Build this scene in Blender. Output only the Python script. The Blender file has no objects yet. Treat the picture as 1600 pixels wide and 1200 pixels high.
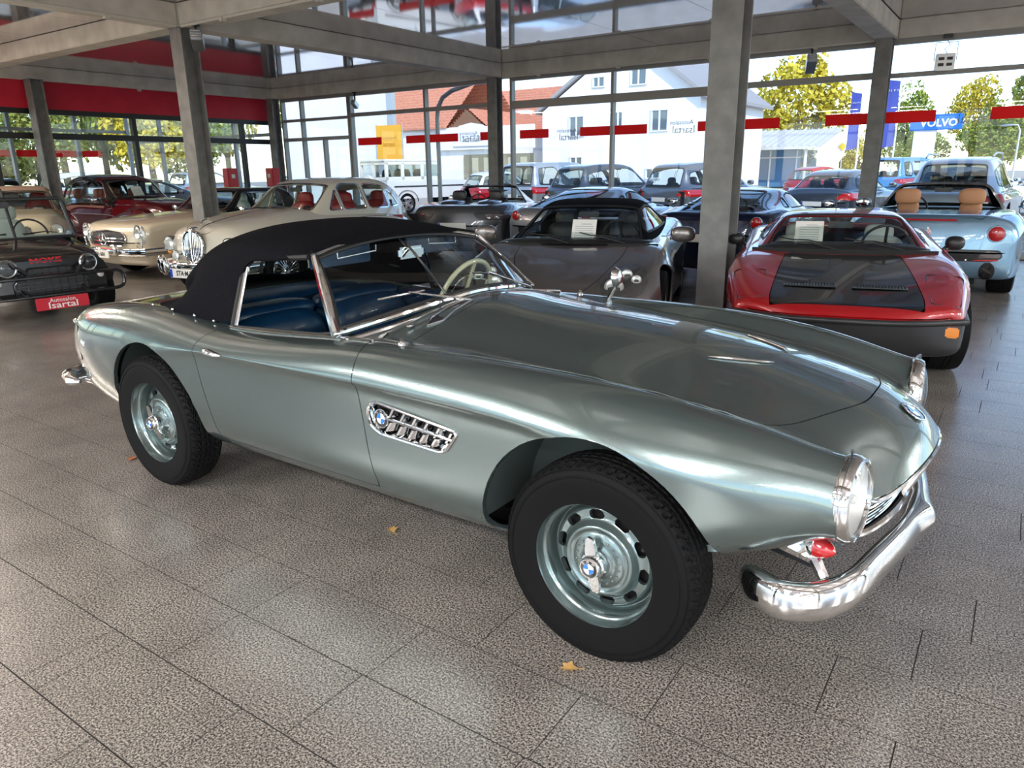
import bpy, bmesh, math, random
import numpy as np
from mathutils import Matrix, Vector, Euler
random.seed(7)
C = bpy.context.scene
COL = C.collection
PI = math.pi
# ---------------------------------------------------------------- camera, sky, sun, exposure
def setup_view():
    f, H, yaw, pitch, roll = 1144.71, 1.5211, 0.603398, 0.284598, -0.013917
    cy, sy, cp, sp = math.cos(yaw), math.sin(yaw), math.cos(pitch), math.sin(pitch)
    fwd = Vector((-sy*cp, cy*cp, -sp)); right = Vector((cy, sy, 0)); up = right.cross(fwd)
    r2 = right*math.cos(roll)+up*math.sin(roll); u2 = up*math.cos(roll)-right*math.sin(roll)
    cd = bpy.data.cameras.new('camera'); cam = bpy.data.objects.new('camera', cd); COL.objects.link(cam)
    m = Matrix((r2, u2, -fwd)).transposed().to_4x4(); m.translation = Vector((0, 0, H))
    cam.matrix_world = m
    cd.sensor_width = 36; cd.lens = f/1600*36; cd.clip_start = .05; cd.clip_end = 600
    C.camera = cam
    w = bpy.data.worlds.new('sky'); C.world = w; w.use_nodes = True
    nt = w.node_tree; nt.nodes.clear()
    out = nt.nodes.new('ShaderNodeOutputWorld'); bg = nt.nodes.new('ShaderNodeBackground')
    sk = nt.nodes.new('ShaderNodeTexSky'); sk.sky_type = 'NISHITA'; sk.sun_disc = False
    sk.sun_elevation = math.radians(38); sk.sun_rotation = math.radians(150); sk.air_density = 1.0; sk.dust_density = .1; sk.ozone_density = 3.5
    # soft clouds over the whole sky
    tc = nt.nodes.new('ShaderNodeTexCoord'); mp = nt.nodes.new('ShaderNodeMapping'); mp.inputs['Scale'].default_value = (1, 1, 3)
    nz = nt.nodes.new('ShaderNodeTexNoise'); nz.inputs['Scale'].default_value = 3.2; nz.inputs['Detail'].default_value = 6
    cr = nt.nodes.new('ShaderNodeValToRGB'); cr.color_ramp.elements[0].position = .50; cr.color_ramp.elements[1].position = .70
    cr.color_ramp.elements[1].color = (.75, .75, .75, 1)
    mx = nt.nodes.new('ShaderNodeMix'); mx.data_type = 'RGBA'
    mx.inputs[7].default_value = (2.3, 2.55, 2.8, 1)
    L = nt.links.new
    L(tc.outputs['Generated'], mp.inputs['Vector']); L(mp.outputs['Vector'], nz.inputs['Vector']); L(nz.outputs['Fac'], cr.inputs['Fac'])
    L(cr.outputs['Color'], mx.inputs[0]); L(sk.outputs['Color'], mx.inputs[6]); L(mx.outputs[2], bg.inputs['Color'])
    bg.inputs['Strength'].default_value = SKY
    L(bg.outputs['Background'], out.inputs['Surface'])
    sd = bpy.data.lights.new('sun', 'SUN'); sd.energy = SUN; sd.angle = .01; sd.color = (1, .95, .88)
    s = bpy.data.objects.new('sun', sd); COL.objects.link(s)
    s.rotation_euler = Vector((-.62, .55, -.62)).to_track_quat('-Z', 'Y').to_euler()
    vs = C.view_settings; vs.view_transform = 'Standard'; vs.look = 'None'; vs.gamma = 1; vs.use_curve_mapping = False
    vs.exposure = EXPOSURE
SKY = .27; SUN = 2.1; EXPOSURE = .80; FILL_POWER = 104
setup_view()

# ---------------------------------------------------------------- materials
MATS = {}
def mat(name, col=(.5, .5, .5), rough=.5, metal=0.0, coat=0.0, emit=None, spec=.5, coat_rough=.03, alpha=None, trans=0, ior=1.45):
    if name in MATS: return MATS[name]
    m = bpy.data.materials.new(name); m.use_nodes = True; MATS[name] = m
    b = m.node_tree.nodes['Principled BSDF']
    b.inputs['Base Color'].default_value = (*col, 1); b.inputs['Roughness'].default_value = rough
    b.inputs['Metallic'].default_value = metal; b.inputs['Coat Weight'].default_value = coat
    b.inputs['Coat Roughness'].default_value = coat_rough; b.inputs['Specular IOR Level'].default_value = spec
    b.inputs['IOR'].default_value = ior
    if trans: b.inputs['Transmission Weight'].default_value = trans
    if emit: b.inputs['Emission Color'].default_value = (*emit[:3], 1); b.inputs['Emission Strength'].default_value = emit[3]
    m.diffuse_color = (*col, 1)
    return m
def nodes(m): return m.node_tree.nodes, m.node_tree.links.new, m.node_tree.nodes['Principled BSDF']
def noisy(m, c1, c2, scale=5, detail=4, rough=None, bump=0, stretch=(1, 1, 1), p0=.35, p1=.65, kind='noise', coord='Object'):
    N, L, b = nodes(m)
    tc = N.new('ShaderNodeTexCoord'); mp = N.new('ShaderNodeMapping'); mp.inputs['Scale'].default_value = stretch
    t = N.new('ShaderNodeTexNoise'); t.inputs['Scale'].default_value = scale; t.inputs['Detail'].default_value = detail
    r = N.new('ShaderNodeValToRGB'); r.color_ramp.elements[0].position = p0; r.color_ramp.elements[1].position = p1
    r.color_ramp.elements[0].color = (*c1, 1); r.color_ramp.elements[1].color = (*c2, 1)
    L(tc.outputs[coord], mp.inputs['Vector']); L(mp.outputs['Vector'], t.inputs['Vector']); L(t.outputs['Fac'], r.inputs['Fac']); L(r.outputs['Color'], b.inputs['Base Color'])
    if bump:
        bp = N.new('ShaderNodeBump'); bp.inputs['Strength'].default_value = bump; bp.inputs['Distance'].default_value = .01
        L(t.outputs['Fac'], bp.inputs['Height']); L(bp.outputs['Normal'], b.inputs['Normal'])
    return m
def glass(name, tint=(.9, .93, .93), ior=1.5, refl=1.0, rough=0.0):
    if name in MATS: return MATS[name]
    m = bpy.data.materials.new(name); m.use_nodes = True; MATS[name] = m
    nt = m.node_tree; nt.nodes.clear(); N, L = nt.nodes, nt.links.new
    o = N.new('ShaderNodeOutputMaterial'); t = N.new('ShaderNodeBsdfTransparent'); g = N.new('ShaderNodeBsdfGlossy'); x = N.new('ShaderNodeMixShader'); fr = N.new('ShaderNodeFresnel')
    t.inputs['Color'].default_value = (*tint, 1); g.inputs['Roughness'].default_value = rough; g.inputs['Color'].default_value = (refl, refl, refl, 1)
    fr.inputs['IOR'].default_value = ior
    ge = N.new('ShaderNodeNewGeometry'); sb = N.new('ShaderNodeMath'); sb.operation = 'SUBTRACT'; sb.inputs[0].default_value = 1; ml = N.new('ShaderNodeMath'); ml.operation = 'MULTIPLY'
    L(ge.outputs['Backfacing'], sb.inputs[1]); L(fr.outputs['Fac'], ml.inputs[0]); L(sb.outputs[0], ml.inputs[1])
    L(ml.outputs[0], x.inputs['Fac']); L(t.outputs[0], x.inputs[1]); L(g.outputs[0], x.inputs[2]); L(x.outputs[0], o.inputs['Surface'])
    return m
CHROME = mat('chrome', (.80, .80, .80), .06, 1.0)
BLACK = mat('black_rubber', (.012, .012, .012), .55)
BLKPL = mat('black_plastic', (.018, .018, .02), .35)
TYRE = mat('tyre_rubber', (.0065, .0065, .007), .6, spec=.12)
DARK = mat('dark_underside', (.012, .012, .012), .8)
WHITE = mat('white_paper', (.75, .74, .70), .8)
WGLASS = glass('pane_glass', (.93, .95, .95), 1.45)
CGLASS = glass('car_glass', (.80, .85, .83), 1.45)
DGLASS = glass('dark_car_glass', (.30, .34, .36), 1.6)
LENS = glass('lamp_lens', (.92, .94, .94), 1.6)
REFL = mat('lamp_reflector', (.88, .88, .88), .38, .8)
REDL = mat('red_lens', (.45, .012, .015), .12, 0, 1.0)
AMBER = mat('amber_lens', (.85, .28, .03), .15, 0, 1.0)
ALU = mat('aluminium', (.55, .56, .57), .35, .9)

# ---------------------------------------------------------------- object helpers
def link(name, me, m=None, parent=None):
    o = bpy.data.objects.new(name, me); COL.objects.link(o)
    if m is not None:
        for x in (m if isinstance(m, (list, tuple)) else [m]): me.materials.append(x)
    if parent is not None: o.parent = parent
    return o
def tag(o, label=None, cat=None, group=None, kind=None):
    if label: o['label'] = label
    if cat: o['category'] = cat
    if group: o['group'] = group
    if kind: o['kind'] = kind
    return o
def thing(name, label, cat, loc=(0, 0, 0), rz=0, group=None):
    o = bpy.data.objects.new(name, None); COL.objects.link(o); o.location = loc; o.rotation_euler = (0, 0, rz); o.empty_display_size = .2
    return tag(o, label, cat, group)
def copy_tree(o, parent=None):
    c = o.copy(); COL.objects.link(c); c.parent = parent
    for ch in list(o.children): copy_tree(ch, c)
    return c
class MB:
    def __init__(s): s.v = []; s.f = []; s.mi = []; s.cur = 0
    def add(s, vs, fs):
        o = len(s.v); s.v.extend([tuple(map(float, p)) for p in vs]); s.f.extend([tuple(i+o for i in f) for f in fs]); s.mi.extend([s.cur]*len(fs)); return s
    def box(s, c, d, rz=0, ch=0):
        x, y, z = d[0]/2, d[1]/2, d[2]/2
        if ch <= 0:
            vs = [(a*x, b*y, e*z) for a in (-1, 1) for b in (-1, 1) for e in (-1, 1)]
            fs = [(0, 1, 3, 2), (4, 6, 7, 5), (0, 4, 5, 1), (2, 3, 7, 6), (0, 2, 6, 4), (1, 5, 7, 3)]
        else:
            bm = bmesh.new(); bmesh.ops.create_cube(bm, size=1)
            for q in bm.verts: q.co = Vector((q.co.x*d[0], q.co.y*d[1], q.co.z*d[2]))
            bmesh.ops.bevel(bm, geom=bm.edges[:], offset=ch, segments=2, affect='EDGES')
            bm.verts.index_update(); vs = [tuple(q.co) for q in bm.verts]; fs = [tuple(q.index for q in f.verts) for f in bm.faces]; bm.free()
        cr, sr = math.cos(rz), math.sin(rz)
        vs = [(c[0]+p[0]*cr-p[1]*sr, c[1]+p[0]*sr+p[1]*cr, c[2]+p[2]) for p in vs]
        return s.add(vs, fs)
    def ell(s, c, r, n=16, m=10, e=1.0):
        vs = []; fs = []
        sg = lambda a, k: math.copysign(abs(a)**k, a)
        for i in range(m+1):
            ph = -PI/2+PI*i/m
            for j in range(n):
                th = 2*PI*j/n
                vs.append((c[0]+r[0]*sg(math.cos(ph), e)*sg(math.cos(th), e), c[1]+r[1]*sg(math.cos(ph), e)*sg(math.sin(th), e), c[2]+r[2]*sg(math.sin(ph), e)))
        for i in range(m):
            for j in range(n): fs.append((i*n+j, i*n+(j+1) % n, (i+1)*n+(j+1) % n, (i+1)*n+j))
        return s.add(vs, fs)
    def tube(s, path, r, n=8, closed=False, caps=True, flat=None):
        P = [Vector(p) for p in path]; k = len(P); rr = r if isinstance(r, (list, tuple)) else [r]*k
        vs = []; fs = []; up = None
        for i in range(k):
            a = P[(i-1) % k] if (closed or i > 0) else P[i]; b = P[(i+1) % k] if (closed or i < k-1) else P[i]
            t = (b-a).normalized() if (b-a).length > 1e-9 else Vector((1, 0, 0))
            if up is None:
                up = Vector((0, 0, 1)) if abs(t.z) < .95 else Vector((1, 0, 0))
            side = t.cross(up)
            if side.length < 1e-4: side = t.cross(Vector((0, 1, .01)))
            side.normalize(); up = side.cross(t).normalized()
            for j in range(n):
                an = 2*PI*j/n; sx = math.cos(an)*rr[i]; sz = math.sin(an)*rr[i]*(flat or 1)
                vs.append(P[i]+side*sx+up*sz)
        for i in range(k if closed else k-1):
            for j in range(n): fs.append((i*n+j, i*n+(j+1) % n, ((i+1) % k)*n+(j+1) % n, ((i+1) % k)*n+j))
        if caps and not closed: fs.append(tuple(range(n))[::-1]); fs.append(tuple((k-1)*n+j for j in range(n)))
        return s.add(vs, fs)
    def lathe(s, prof, o=(0, 0, 0), ax=(0, 1, 0), n=32, ph0=0, caps=False):
        # prof: (radius, distance along axis)
        a = Vector(ax).normalized(); u = a.orthogonal().normalized(); w = a.cross(u); o = Vector(o); vs = []; fs = []
        for r, d in prof:
            for j in range(n):
                t = ph0+2*PI*j/n; vs.append(o+a*d+(u*math.cos(t)+w*math.sin(t))*r)
        for i in range(len(prof)-1):
            for j in range(n): fs.append((i*n+j, i*n+(j+1) % n, (i+1)*n+(j+1) % n, (i+1)*n+j))
        if caps: fs.append(tuple(range(n))[::-1]); fs.append(tuple((len(prof)-1)*n+j for j in range(n)))
        return s.add(vs, fs)
    def prism(s, pts, fn, d):
        # pts 2-D outline, fn(u,v,w) -> point, from w=0 to w=d
        n = len(pts); vs = [fn(u, v, 0) for u, v in pts]+[fn(u, v, d) for u, v in pts]
        fs = [tuple(range(n))[::-1], tuple(range(n, 2*n))]+[(i, (i+1) % n, n+(i+1) % n, n+i) for i in range(n)]
        return s.add(vs, fs)
    def grid(s, V):
        V = np.asarray(V); a, b = V.shape[:2]
        return s.add([tuple(p) for p in V.reshape(-1, 3)], [(i*b+j, i*b+j+1, (i+1)*b+j+1, (i+1)*b+j) for i in range(a-1) for j in range(b-1)])
    def xf(s, m, start=0):
        for i in range(start, len(s.v)): s.v[i] = tuple(m @ Vector(s.v[i]))
        return s
    def mesh(s, name, fix=True, sharp=35):
        me = bpy.data.meshes.new(name); me.from_pydata(s.v, [], s.f)
        if any(s.mi): me.polygons.foreach_set('material_index', s.mi)
        if fix:
            bm = bmesh.new(); bm.from_mesh(me); bmesh.ops.recalc_face_normals(bm, faces=bm.faces); bm.to_mesh(me); bm.free()
        if sharp:
            me.polygons.foreach_set('use_smooth', [True]*len(me.polygons)); me.set_sharp_from_angle(angle=math.radians(sharp))
        me.update(); return me
    def obj(s, name, m=None, parent=None, fix=True, sharp=35, loc=None, rot=None):
        o = link(name, s.mesh(name, fix, sharp), m, parent)
        if loc is not None: o.location = loc
        if rot is not None: o.rotation_euler = rot
        return o
def inst(name, me, parent=None, loc=(0, 0, 0), rot=(0, 0, 0), sc=None):
    o = bpy.data.objects.new(name, me); COL.objects.link(o); o.parent = parent; o.location = loc; o.rotation_euler = rot
    if sc: o.scale = sc
    return o
def text_obj(name, s, size, m, parent=None, mw=None, ext=.001, bold=0, font_scale=(1, 1), align='CENTER'):
    cu = bpy.data.curves.new('t', 'FONT'); cu.body = s; cu.size = size; cu.extrude = ext; cu.align_x = align; cu.align_y = 'CENTER'; cu.offset = bold; cu.resolution_u = 2
    t = bpy.data.objects.new('t', cu); COL.objects.link(t)
    dg = bpy.context.evaluated_depsgraph_get(); me = bpy.data.meshes.new_from_object(t.evaluated_get(dg)); bpy.data.objects.remove(t)
    M_ = (mw or Matrix()) @ Matrix.Diagonal((font_scale[0], font_scale[1], 1, 1))
    me.transform(M_); me.name = name; me.materials.clear()
    return link(name, me, m, parent)
def frame(o, x, y):
    # matrix with text x axis, y axis at origin o
    X = Vector(x).normalized(); Y = Vector(y); Y = (Y-X*Y.dot(X)).normalized(); Z = X.cross(Y)
    m = Matrix((X, Y, Z)).transposed().to_4x4(); m.translation = Vector(o); return m

# ---------------------------------------------------------------- smooth surfaces that can be cut along curves
def bmat(n, t, start=None):
    # uniform cubic b-spline matrix; phantom points reflect the ends. start='even'/'odd' = mirror plane at row 0
    B = np.zeros((len(t), n+2))
    for k, x in enumerate(t):
        i = min(int(x), n-2); f = x-i
        B[k, i] += (1-f)**3/6; B[k, i+1] += (3*f**3-6*f*f+4)/6; B[k, i+2] += (-3*f**3+3*f*f+3*f+1)/6; B[k, i+3] += f**3/6
    R = B[:, 1:-1].copy()
    if start == 'even': R[:, 1] += B[:, 0]
    elif start == 'odd': R[:, 1] -= B[:, 0]
    else: R[:, 0] += 2*B[:, 0]; R[:, 1] -= B[:, 0]
    R[:, -1] += 2*B[:, -1]; R[:, -2] -= B[:, -1]
    return R
def sharpen(P, ax, start, k):
    n = P.shape[ax]; S = bmat(n, np.arange(n), start)
    Q = P.copy()
    for _ in range(k):
        SP = np.moveaxis(np.tensordot(S, Q, axes=(1, ax)), 0, ax); Q = Q+(P-SP)
    return Q
class M: pass
def surface(net, su=6, sv=6, sym=True, k=2, flip=None):
    P = np.array(net, float); nu, nv = P.shape[:2]
    tu = np.linspace(0, nu-1, (nu-1)*su+1); tv = np.linspace(0, nv-1, (nv-1)*sv+1)
    V = np.zeros((len(tu), len(tv), 3))
    for a in range(3):
        st = None if not sym else ('odd' if a == 1 else 'even')
        Q = P[:, :, a]
        Q = sharpen(Q, 0, None, k); Q = sharpen(Q, 1, st, k)
        V[:, :, a] = bmat(nu, tu) @ Q @ bmat(nv, tv, st).T
    if sym: V[:, 0, 1] = 0
    du = np.gradient(V, axis=0); dv = np.gradient(V, axis=1)
    n = np.cross(du, dv); ln = np.linalg.norm(n, axis=2, keepdims=True); n = n/np.maximum(ln, 1e-12)
    if sym: n[:, 0, 1] = 0; n[:, 0] /= np.maximum(np.linalg.norm(n[:, 0], axis=1, keepdims=True), 1e-9)
    c = V.mean((0, 1)); c[1] = 0 if sym else c[1]
    fl = ((V-c)*n).sum() < 0 if flip is None else flip
    if fl: n = -n
    m = M(); m.co = V.reshape(-1, 3); m.no = n.reshape(-1, 3)
    U, W = np.meshgrid(tu, tv, indexing='ij'); m.uv = np.stack([U.ravel(), W.ravel()], 1)
    a, b = V.shape[:2]
    q = [(i*b+j, (i+1)*b+j, (i+1)*b+j+1, i*b+j+1) for i in range(a-1) for j in range(b-1)]
    if fl: q = [f[::-1] for f in q]
    m.f = q
    return m
def clip(m, f, keep=1):
    f = np.asarray(f)*keep; pos = f > 0
    co = [m.co]; no = [m.no]; uv = [m.uv]; n0 = len(m.co); ne = {}; pairs = []
    out = []
    pl = pos.tolist()
    for q in m.f:
        s = [pl[i] for i in q]
        if all(s): out.append(q); continue
        if not any(s): continue
        g = []; k = len(q)
        for a in range(k):
            i, j = q[a], q[(a+1) % k]
            if pl[i]: g.append(i)
            if pl[i] != pl[j]:
                key = (i, j) if i < j else (j, i)
                if key not in ne: ne[key] = n0+len(pairs); pairs.append(key)
                g.append(ne[key])
        if len(g) > 2: out.append(tuple(g))
    r = M()
    if pairs:
        pr = np.array(pairs); fa = f[pr[:, 0]]; fb = f[pr[:, 1]]; t = (fa/(fa-fb))[:, None]
        co.append(m.co[pr[:, 0]]*(1-t)+m.co[pr[:, 1]]*t); nn = m.no[pr[:, 0]]*(1-t)+m.no[pr[:, 1]]*t
        no.append(nn/np.maximum(np.linalg.norm(nn, axis=1, keepdims=True), 1e-9)); uv.append(m.uv[pr[:, 0]]*(1-t)+m.uv[pr[:, 1]]*t)
    co = np.concatenate(co); no = np.concatenate(no); uv = np.concatenate(uv)
    used = sorted({i for q in out for i in q}); mp = {o: i for i, o in enumerate(used)}
    idx = np.array(used, int) if used else np.zeros(0, int)
    r.co = co[idx]; r.no = no[idx]; r.uv = uv[idx]; r.f = [tuple(mp[i] for i in q) for q in out]
    return r
def sd(poly, x, y):
    # signed distance to a polygon, positive inside
    P = np.array(poly, float); x = np.asarray(x); y = np.asarray(y)
    d = np.full(x.shape, 1e9); ins = np.zeros(x.shape, bool)
    for a, b in zip(P, np.roll(P, -1, 0)):
        e = b-a; w0 = x-a[0]; w1 = y-a[1]; t = np.clip((w0*e[0]+w1*e[1])/max(e@e, 1e-12), 0, 1)
        d = np.minimum(d, np.hypot(w0-e[0]*t, w1-e[1]*t))
        c = ((a[1] > y) != (b[1] > y)) & (x < (b[0]-a[0])*(y-a[1])/((b[1]-a[1]) or 1e-12)+a[0]); ins ^= c
    return np.where(ins, d, -d)
def smooth2(pts, n=6, closed=True):
    P = [np.array(p, float) for p in pts]; k = len(P); out = []
    for i in range(k if closed else k-1):
        p0, p1, p2, p3 = (P[(i+j) % k] for j in (-1, 0, 1, 2)) if closed else (P[max(i-1, 0)], P[i], P[i+1], P[min(i+2, k-1)])
        for a in range(n):
            t = a/n; out.append(.5*((2*p1)+(-p0+p2)*t+(2*p0-5*p1+4*p2-p3)*t*t+(-p0+3*p1-3*p2+p3)*t**3))
    if not closed: out.append(P[-1])
    return [tuple(p) for p in out]
def rounded(poly, r=.03, n=5):
    # polygon with rounded corners; r may be a list
    k = len(poly); out = []
    for i in range(k):
        a, b, c = (np.array(poly[(i+j) % k], float) for j in (-1, 0, 1)); rr = r[i] if isinstance(r, (list, tuple)) else r
        u = (a-b)/max(np.linalg.norm(a-b), 1e-9); w = (c-b)/max(np.linalg.norm(c-b), 1e-9); rr = min(rr, np.linalg.norm(a-b)*.49, np.linalg.norm(c-b)*.49)
        p, q = b+u*rr, b+w*rr
        for t in np.linspace(0, 1, n): out.append(tuple((1-t)**2*p+2*t*(1-t)*b+t*t*q))
    return out
def mirror(m):
    r = M(); s = np.array([1, -1, 1.]); r.co = m.co*s; r.no = m.no*s; r.uv = m.uv; r.f = [q[::-1] for q in m.f]; return r
def shift(m, d):
    r = M(); r.co = m.co+m.no*d; r.no = m.no; r.uv = m.uv; r.f = m.f; return r
def boundary(m):
    e = {}
    for q in m.f:
        for a in range(len(q)):
            i, j = q[a], q[(a+1) % len(q)]; k = (i, j) if i < j else (j, i)
            e[k] = None if k in e else (i, j)
    return [v for v in e.values() if v]
def flange(m, d, where=None):
    # turn the open edges inwards by d (gives panels an edge)
    bd = [(i, j) for i, j in boundary(m) if not (abs(m.co[i][1]) < 1e-6 and abs(m.co[j][1]) < 1e-6)]
    if where is not None: bd = [(i, j) for i, j in bd if where[i] and where[j]]
    if not bd: return m
    r = M(); A = np.array(bd); pi, pj = m.co[A[:, 0]], m.co[A[:, 1]]; ni, nj = m.no[A[:, 0]], m.no[A[:, 1]]
    fn = np.cross(pj-pi, ni); fn /= np.maximum(np.linalg.norm(fn, axis=1, keepdims=True), 1e-9)
    n0 = len(m.co); k = len(bd)
    r.co = np.concatenate([m.co, pi, pj, pj-nj*d, pi-ni*d]); r.no = np.concatenate([m.no, fn, fn, fn, fn]); r.uv = np.concatenate([m.uv, *(np.zeros((k, 2)),)*4])
    r.f = list(m.f)+[(n0+a, n0+3*k+a, n0+2*k+a, n0+k+a) for a in range(k)]
    return r
def joinm(ms):
    r = M(); o = 0; fs = []
    for m in ms: fs += [tuple(i+o for i in q) for q in m.f]; o += len(m.co)
    r.co = np.concatenate([m.co for m in ms]); r.no = np.concatenate([m.no for m in ms]); r.uv = np.concatenate([m.uv for m in ms]); r.f = fs; return r
def mobj(name, m, mt, parent=None):
    me = bpy.data.meshes.new(name); me.from_pydata(m.co.tolist(), [], m.f)
    me.polygons.foreach_set('use_smooth', [True]*len(m.f))
    me.normals_split_custom_set_from_vertices(m.no.tolist())
    me.update(); return link(name, me, mt, parent)
def both(m): return joinm([m, mirror(m)])
def near3(m, P): return m.co[np.argmin(((m.co-np.array(P))**2).sum(1))]
def pick(m, a, b, va, vb, sel=None):
    # surface point whose coordinates a,b are nearest va,vb; sel = +axis to maximise (outermost)
    d = (m.co[:, a]-va)**2+(m.co[:, b]-vb)**2
    c = [x for x in (0, 1, 2) if x not in (a, b)][0]
    idx = np.argsort(d)[:24]; lim = d[idx[0]]*4+2e-4; idx = [i for i in idx if d[i] <= lim]
    i = max(idx, key=lambda q: m.co[q, c]*(1 if sel is None else sel)); p = m.co[i].copy(); n = m.no[i]
    if abs(n[c]) > .25:      # slide along the tangent plane to the exact spot
        da, db = va-p[a], vb-p[b]
        if abs(da) < .06 and abs(db) < .06: p[c] -= (n[a]*da+n[b]*db)/n[c]; p[a] = va; p[b] = vb
    return Vector(p), Vector(n)
# ---------------------------------------------------------------- materials of the building
def concrete(name, a=(.56, .52, .445), b=(.70, .655, .57)):
    return noisy(mat(name, rough=.8), a, b, 3.2, 9, bump=.15, stretch=(1, 1, 1))
CONC = concrete('concrete')
N_, L_, b_ = nodes(CONC)
STEEL = noisy(mat('galvanised_steel', rough=.55, metal=.25), (.17, .17, .165), (.235, .234, .228), 6, 5)
CEILP = mat('glossy_ceiling_panel', (.74, .72, .73), .045, .82, 0)
REDW = noisy(mat('red_wall_paint', rough=.55), (.50, .009, .030), (.58, .013, .04), 2, 3)
BLKF = mat('black_frame', (.016, .015, .015), .4)
GROUT = mat('tile_joint', (.02, .018, .016), .9)
def granite():
    m = mat('speckled_granite', rough=.27, spec=.95, ior=1.75); N, L, b = nodes(m)
    tc = N.new('ShaderNodeTexCoord'); geo = N.new('ShaderNodeNewGeometry'); oi = N.new('ShaderNodeObjectInfo')
    v = N.new('ShaderNodeTexNoise'); v.inputs['Scale'].default_value = 150; v.inputs['Detail'].default_value = 6; v.inputs['Roughness'].default_value = .8
    v2 = N.new('ShaderNodeTexNoise'); v2.inputs['Scale'].default_value = 3.5; v2.inputs['Detail'].default_value = 4
    r = N.new('ShaderNodeValToRGB'); e = r.color_ramp.elements
    e[0].position = .42; e[0].color = (.022, .020, .020, 1); e[1].position = .53; e[1].color = (.34, .305, .27, 1)
    q = r.color_ramp.elements.new(.47); q.color = (.095, .085, .078, 1)
    q = r.color_ramp.elements.new(.62); q.color = (.60, .545, .48, 1)
    mx = N.new('ShaderNodeMix'); mx.data_type = 'RGBA'; mx.blend_type = 'MULTIPLY'; mx.inputs[0].default_value = 1
    r2 = N.new('ShaderNodeValToRGB'); r2.color_ramp.elements[0].color = (.80, .80, .80, 1); r2.color_ramp.elements[1].color = (1.0, 1.0, 1.0, 1); r2.color_ramp.elements[0].position = .35; r2.color_ramp.elements[1].position = .6
    L(geo.outputs['Position'], v.inputs['Vector']); L(geo.outputs['Position'], v2.inputs['Vector'])
    L(v.outputs['Fac'], r.inputs['Fac']); L(v2.outputs['Fac'], r2.inputs['Fac'])
    L(r.outputs['Color'], mx.inputs[6]); L(r2.outputs['Color'], mx.inputs[7]); L(mx.outputs[2], b.inputs['Base Color'])
    return m
GRAN = granite()
S = 1.45
GX = [-18.36-8.0, -18.36, -10.36, -2.35, 5.66, 13.67]; GY = [-9.2, -1.17, 6.85, 14.72]
HB = 3.52; HC = 3.81; YF = 14.72; XL = -18.36
# ---------------------------------------------------------------- floor
fl = MB().box((-6.35, 2.8, -.1765), (40.2, 24.4, .35)).obj('floor', GROUT); tag(fl, kind='structure')
def make_floor():
    rows = {0: -1.70, 1: -1.51, 2: -.89, 3: -.69, 4: -.29, 5: -.08, 6: -.55, 7: -.20}
    rng = random.Random(3); inview = []; rest = MB()
    cam = Vector((0, 0, 1.52)); fw = Vector((-.5675, .8233, 0)); rt = Vector((.8233, .5675, 0))
    w, h = .605, .3003
    me = MB().box((0, 0, -.006), (w, h, .012)).mesh('tile', sharp=0)
    for r in range(-34, 46):
        y = .73+r*.305+.1525; ph = rows.get(r, rng.uniform(0, .61))
        for k in range(-45, 36):
            x = ph+k*.61+.305
            if x < -18.2 or x > 13.5 or y > 14.6 or y < -9: continue
            e = [x-.305]+[j for j in (-10.4, -2.41, 5.6) if x-.305 < j < x+.305]+[x+.305]     # expansion joints cut the rows
            for x0, x1 in zip(e[:-1], e[1:]):
                cx, L = (x0+x1)/2, x1-x0-.0038
                if L < .02: continue
                p = Vector((cx, y, 0)); dep = p.dot(fw); lat = p.dot(rt)
                if dep > .8 and abs(lat) < .75*dep+.4: inview.append((dep*dep+lat*lat*.3, cx, y, L))
                else: rest.box((cx, y, -.006), (L, h, .012))
    inview.sort()
    # the tiles that show largest are parts; those hidden under the parked cars and far away are joined
    n = 0
    for d, cx, y, L in inview:
        if n < 300 and d < 75: inst('tile', me, fl, (cx, y, 0), sc=(L/w, 1, 1)); n += 1
        else: rest.box((cx, y, -.006), (L, h, .012))
    me.materials.append(GRAN)
    o = rest.obj('tile_field', GRAN, fl, fix=False, sharp=0); o['kind'] = 'stuff'
make_floor()
# hall behind the partition gets its own plain floor inside the slab; ceiling slab and glossy panels
ce = MB().box((-6.35, 2.8, HC+.22), (40.6, 24.8, .40)).obj('ceiling', concrete('roof_concrete', (.22, .2, .17), (.3, .27, .23))); tag(ce, kind='structure')
def panels():
    # glossy stretched ceiling panels, a few per bay
    for i in range(len(GX)-1):
        for j in range(len(GY)-1):
            n = 4; x0, x1, y0, y1 = GX[i]+.18, GX[i+1]-.18, GY[j]+.18, GY[j+1]-.18
            for k in range(n):
                a, b = x0+(x1-x0)*k/n+.004, x0+(x1-x0)*(k+1)/n-.004
                MB().box(((a+b)/2, (y0+y1)/2, HC+.01), (b-a, y1-y0, .02)).obj('ceiling_panel', CEILP, ce)
panels()
def struct(name, mb, m): return tag(mb.obj(name, m), kind='structure')
k = 0
for j, y in enumerate(GY):
    for i in range(len(GX)-1):
        a, b = GX[i], GX[i+1]
        struct('trim_beam', MB().box(((a+b)/2, y, (HB+HC)/2), (b-a-.36, .34, HC-HB), ch=.012), CONC)
for i, x in enumerate(GX):
    for j in range(len(GY)-1):
        a, b = GY[j], GY[j+1]
        struct('trim_beam', MB().box((x, (a+b)/2, (HB+HC)/2), (.34, b-a-.36, HC-HB), ch=.012), CONC)
    for y in GY: struct('trim_beam', MB().box((x, y, (HB+HC)/2), (.35, .35, HC-HB)), CONC)
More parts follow.
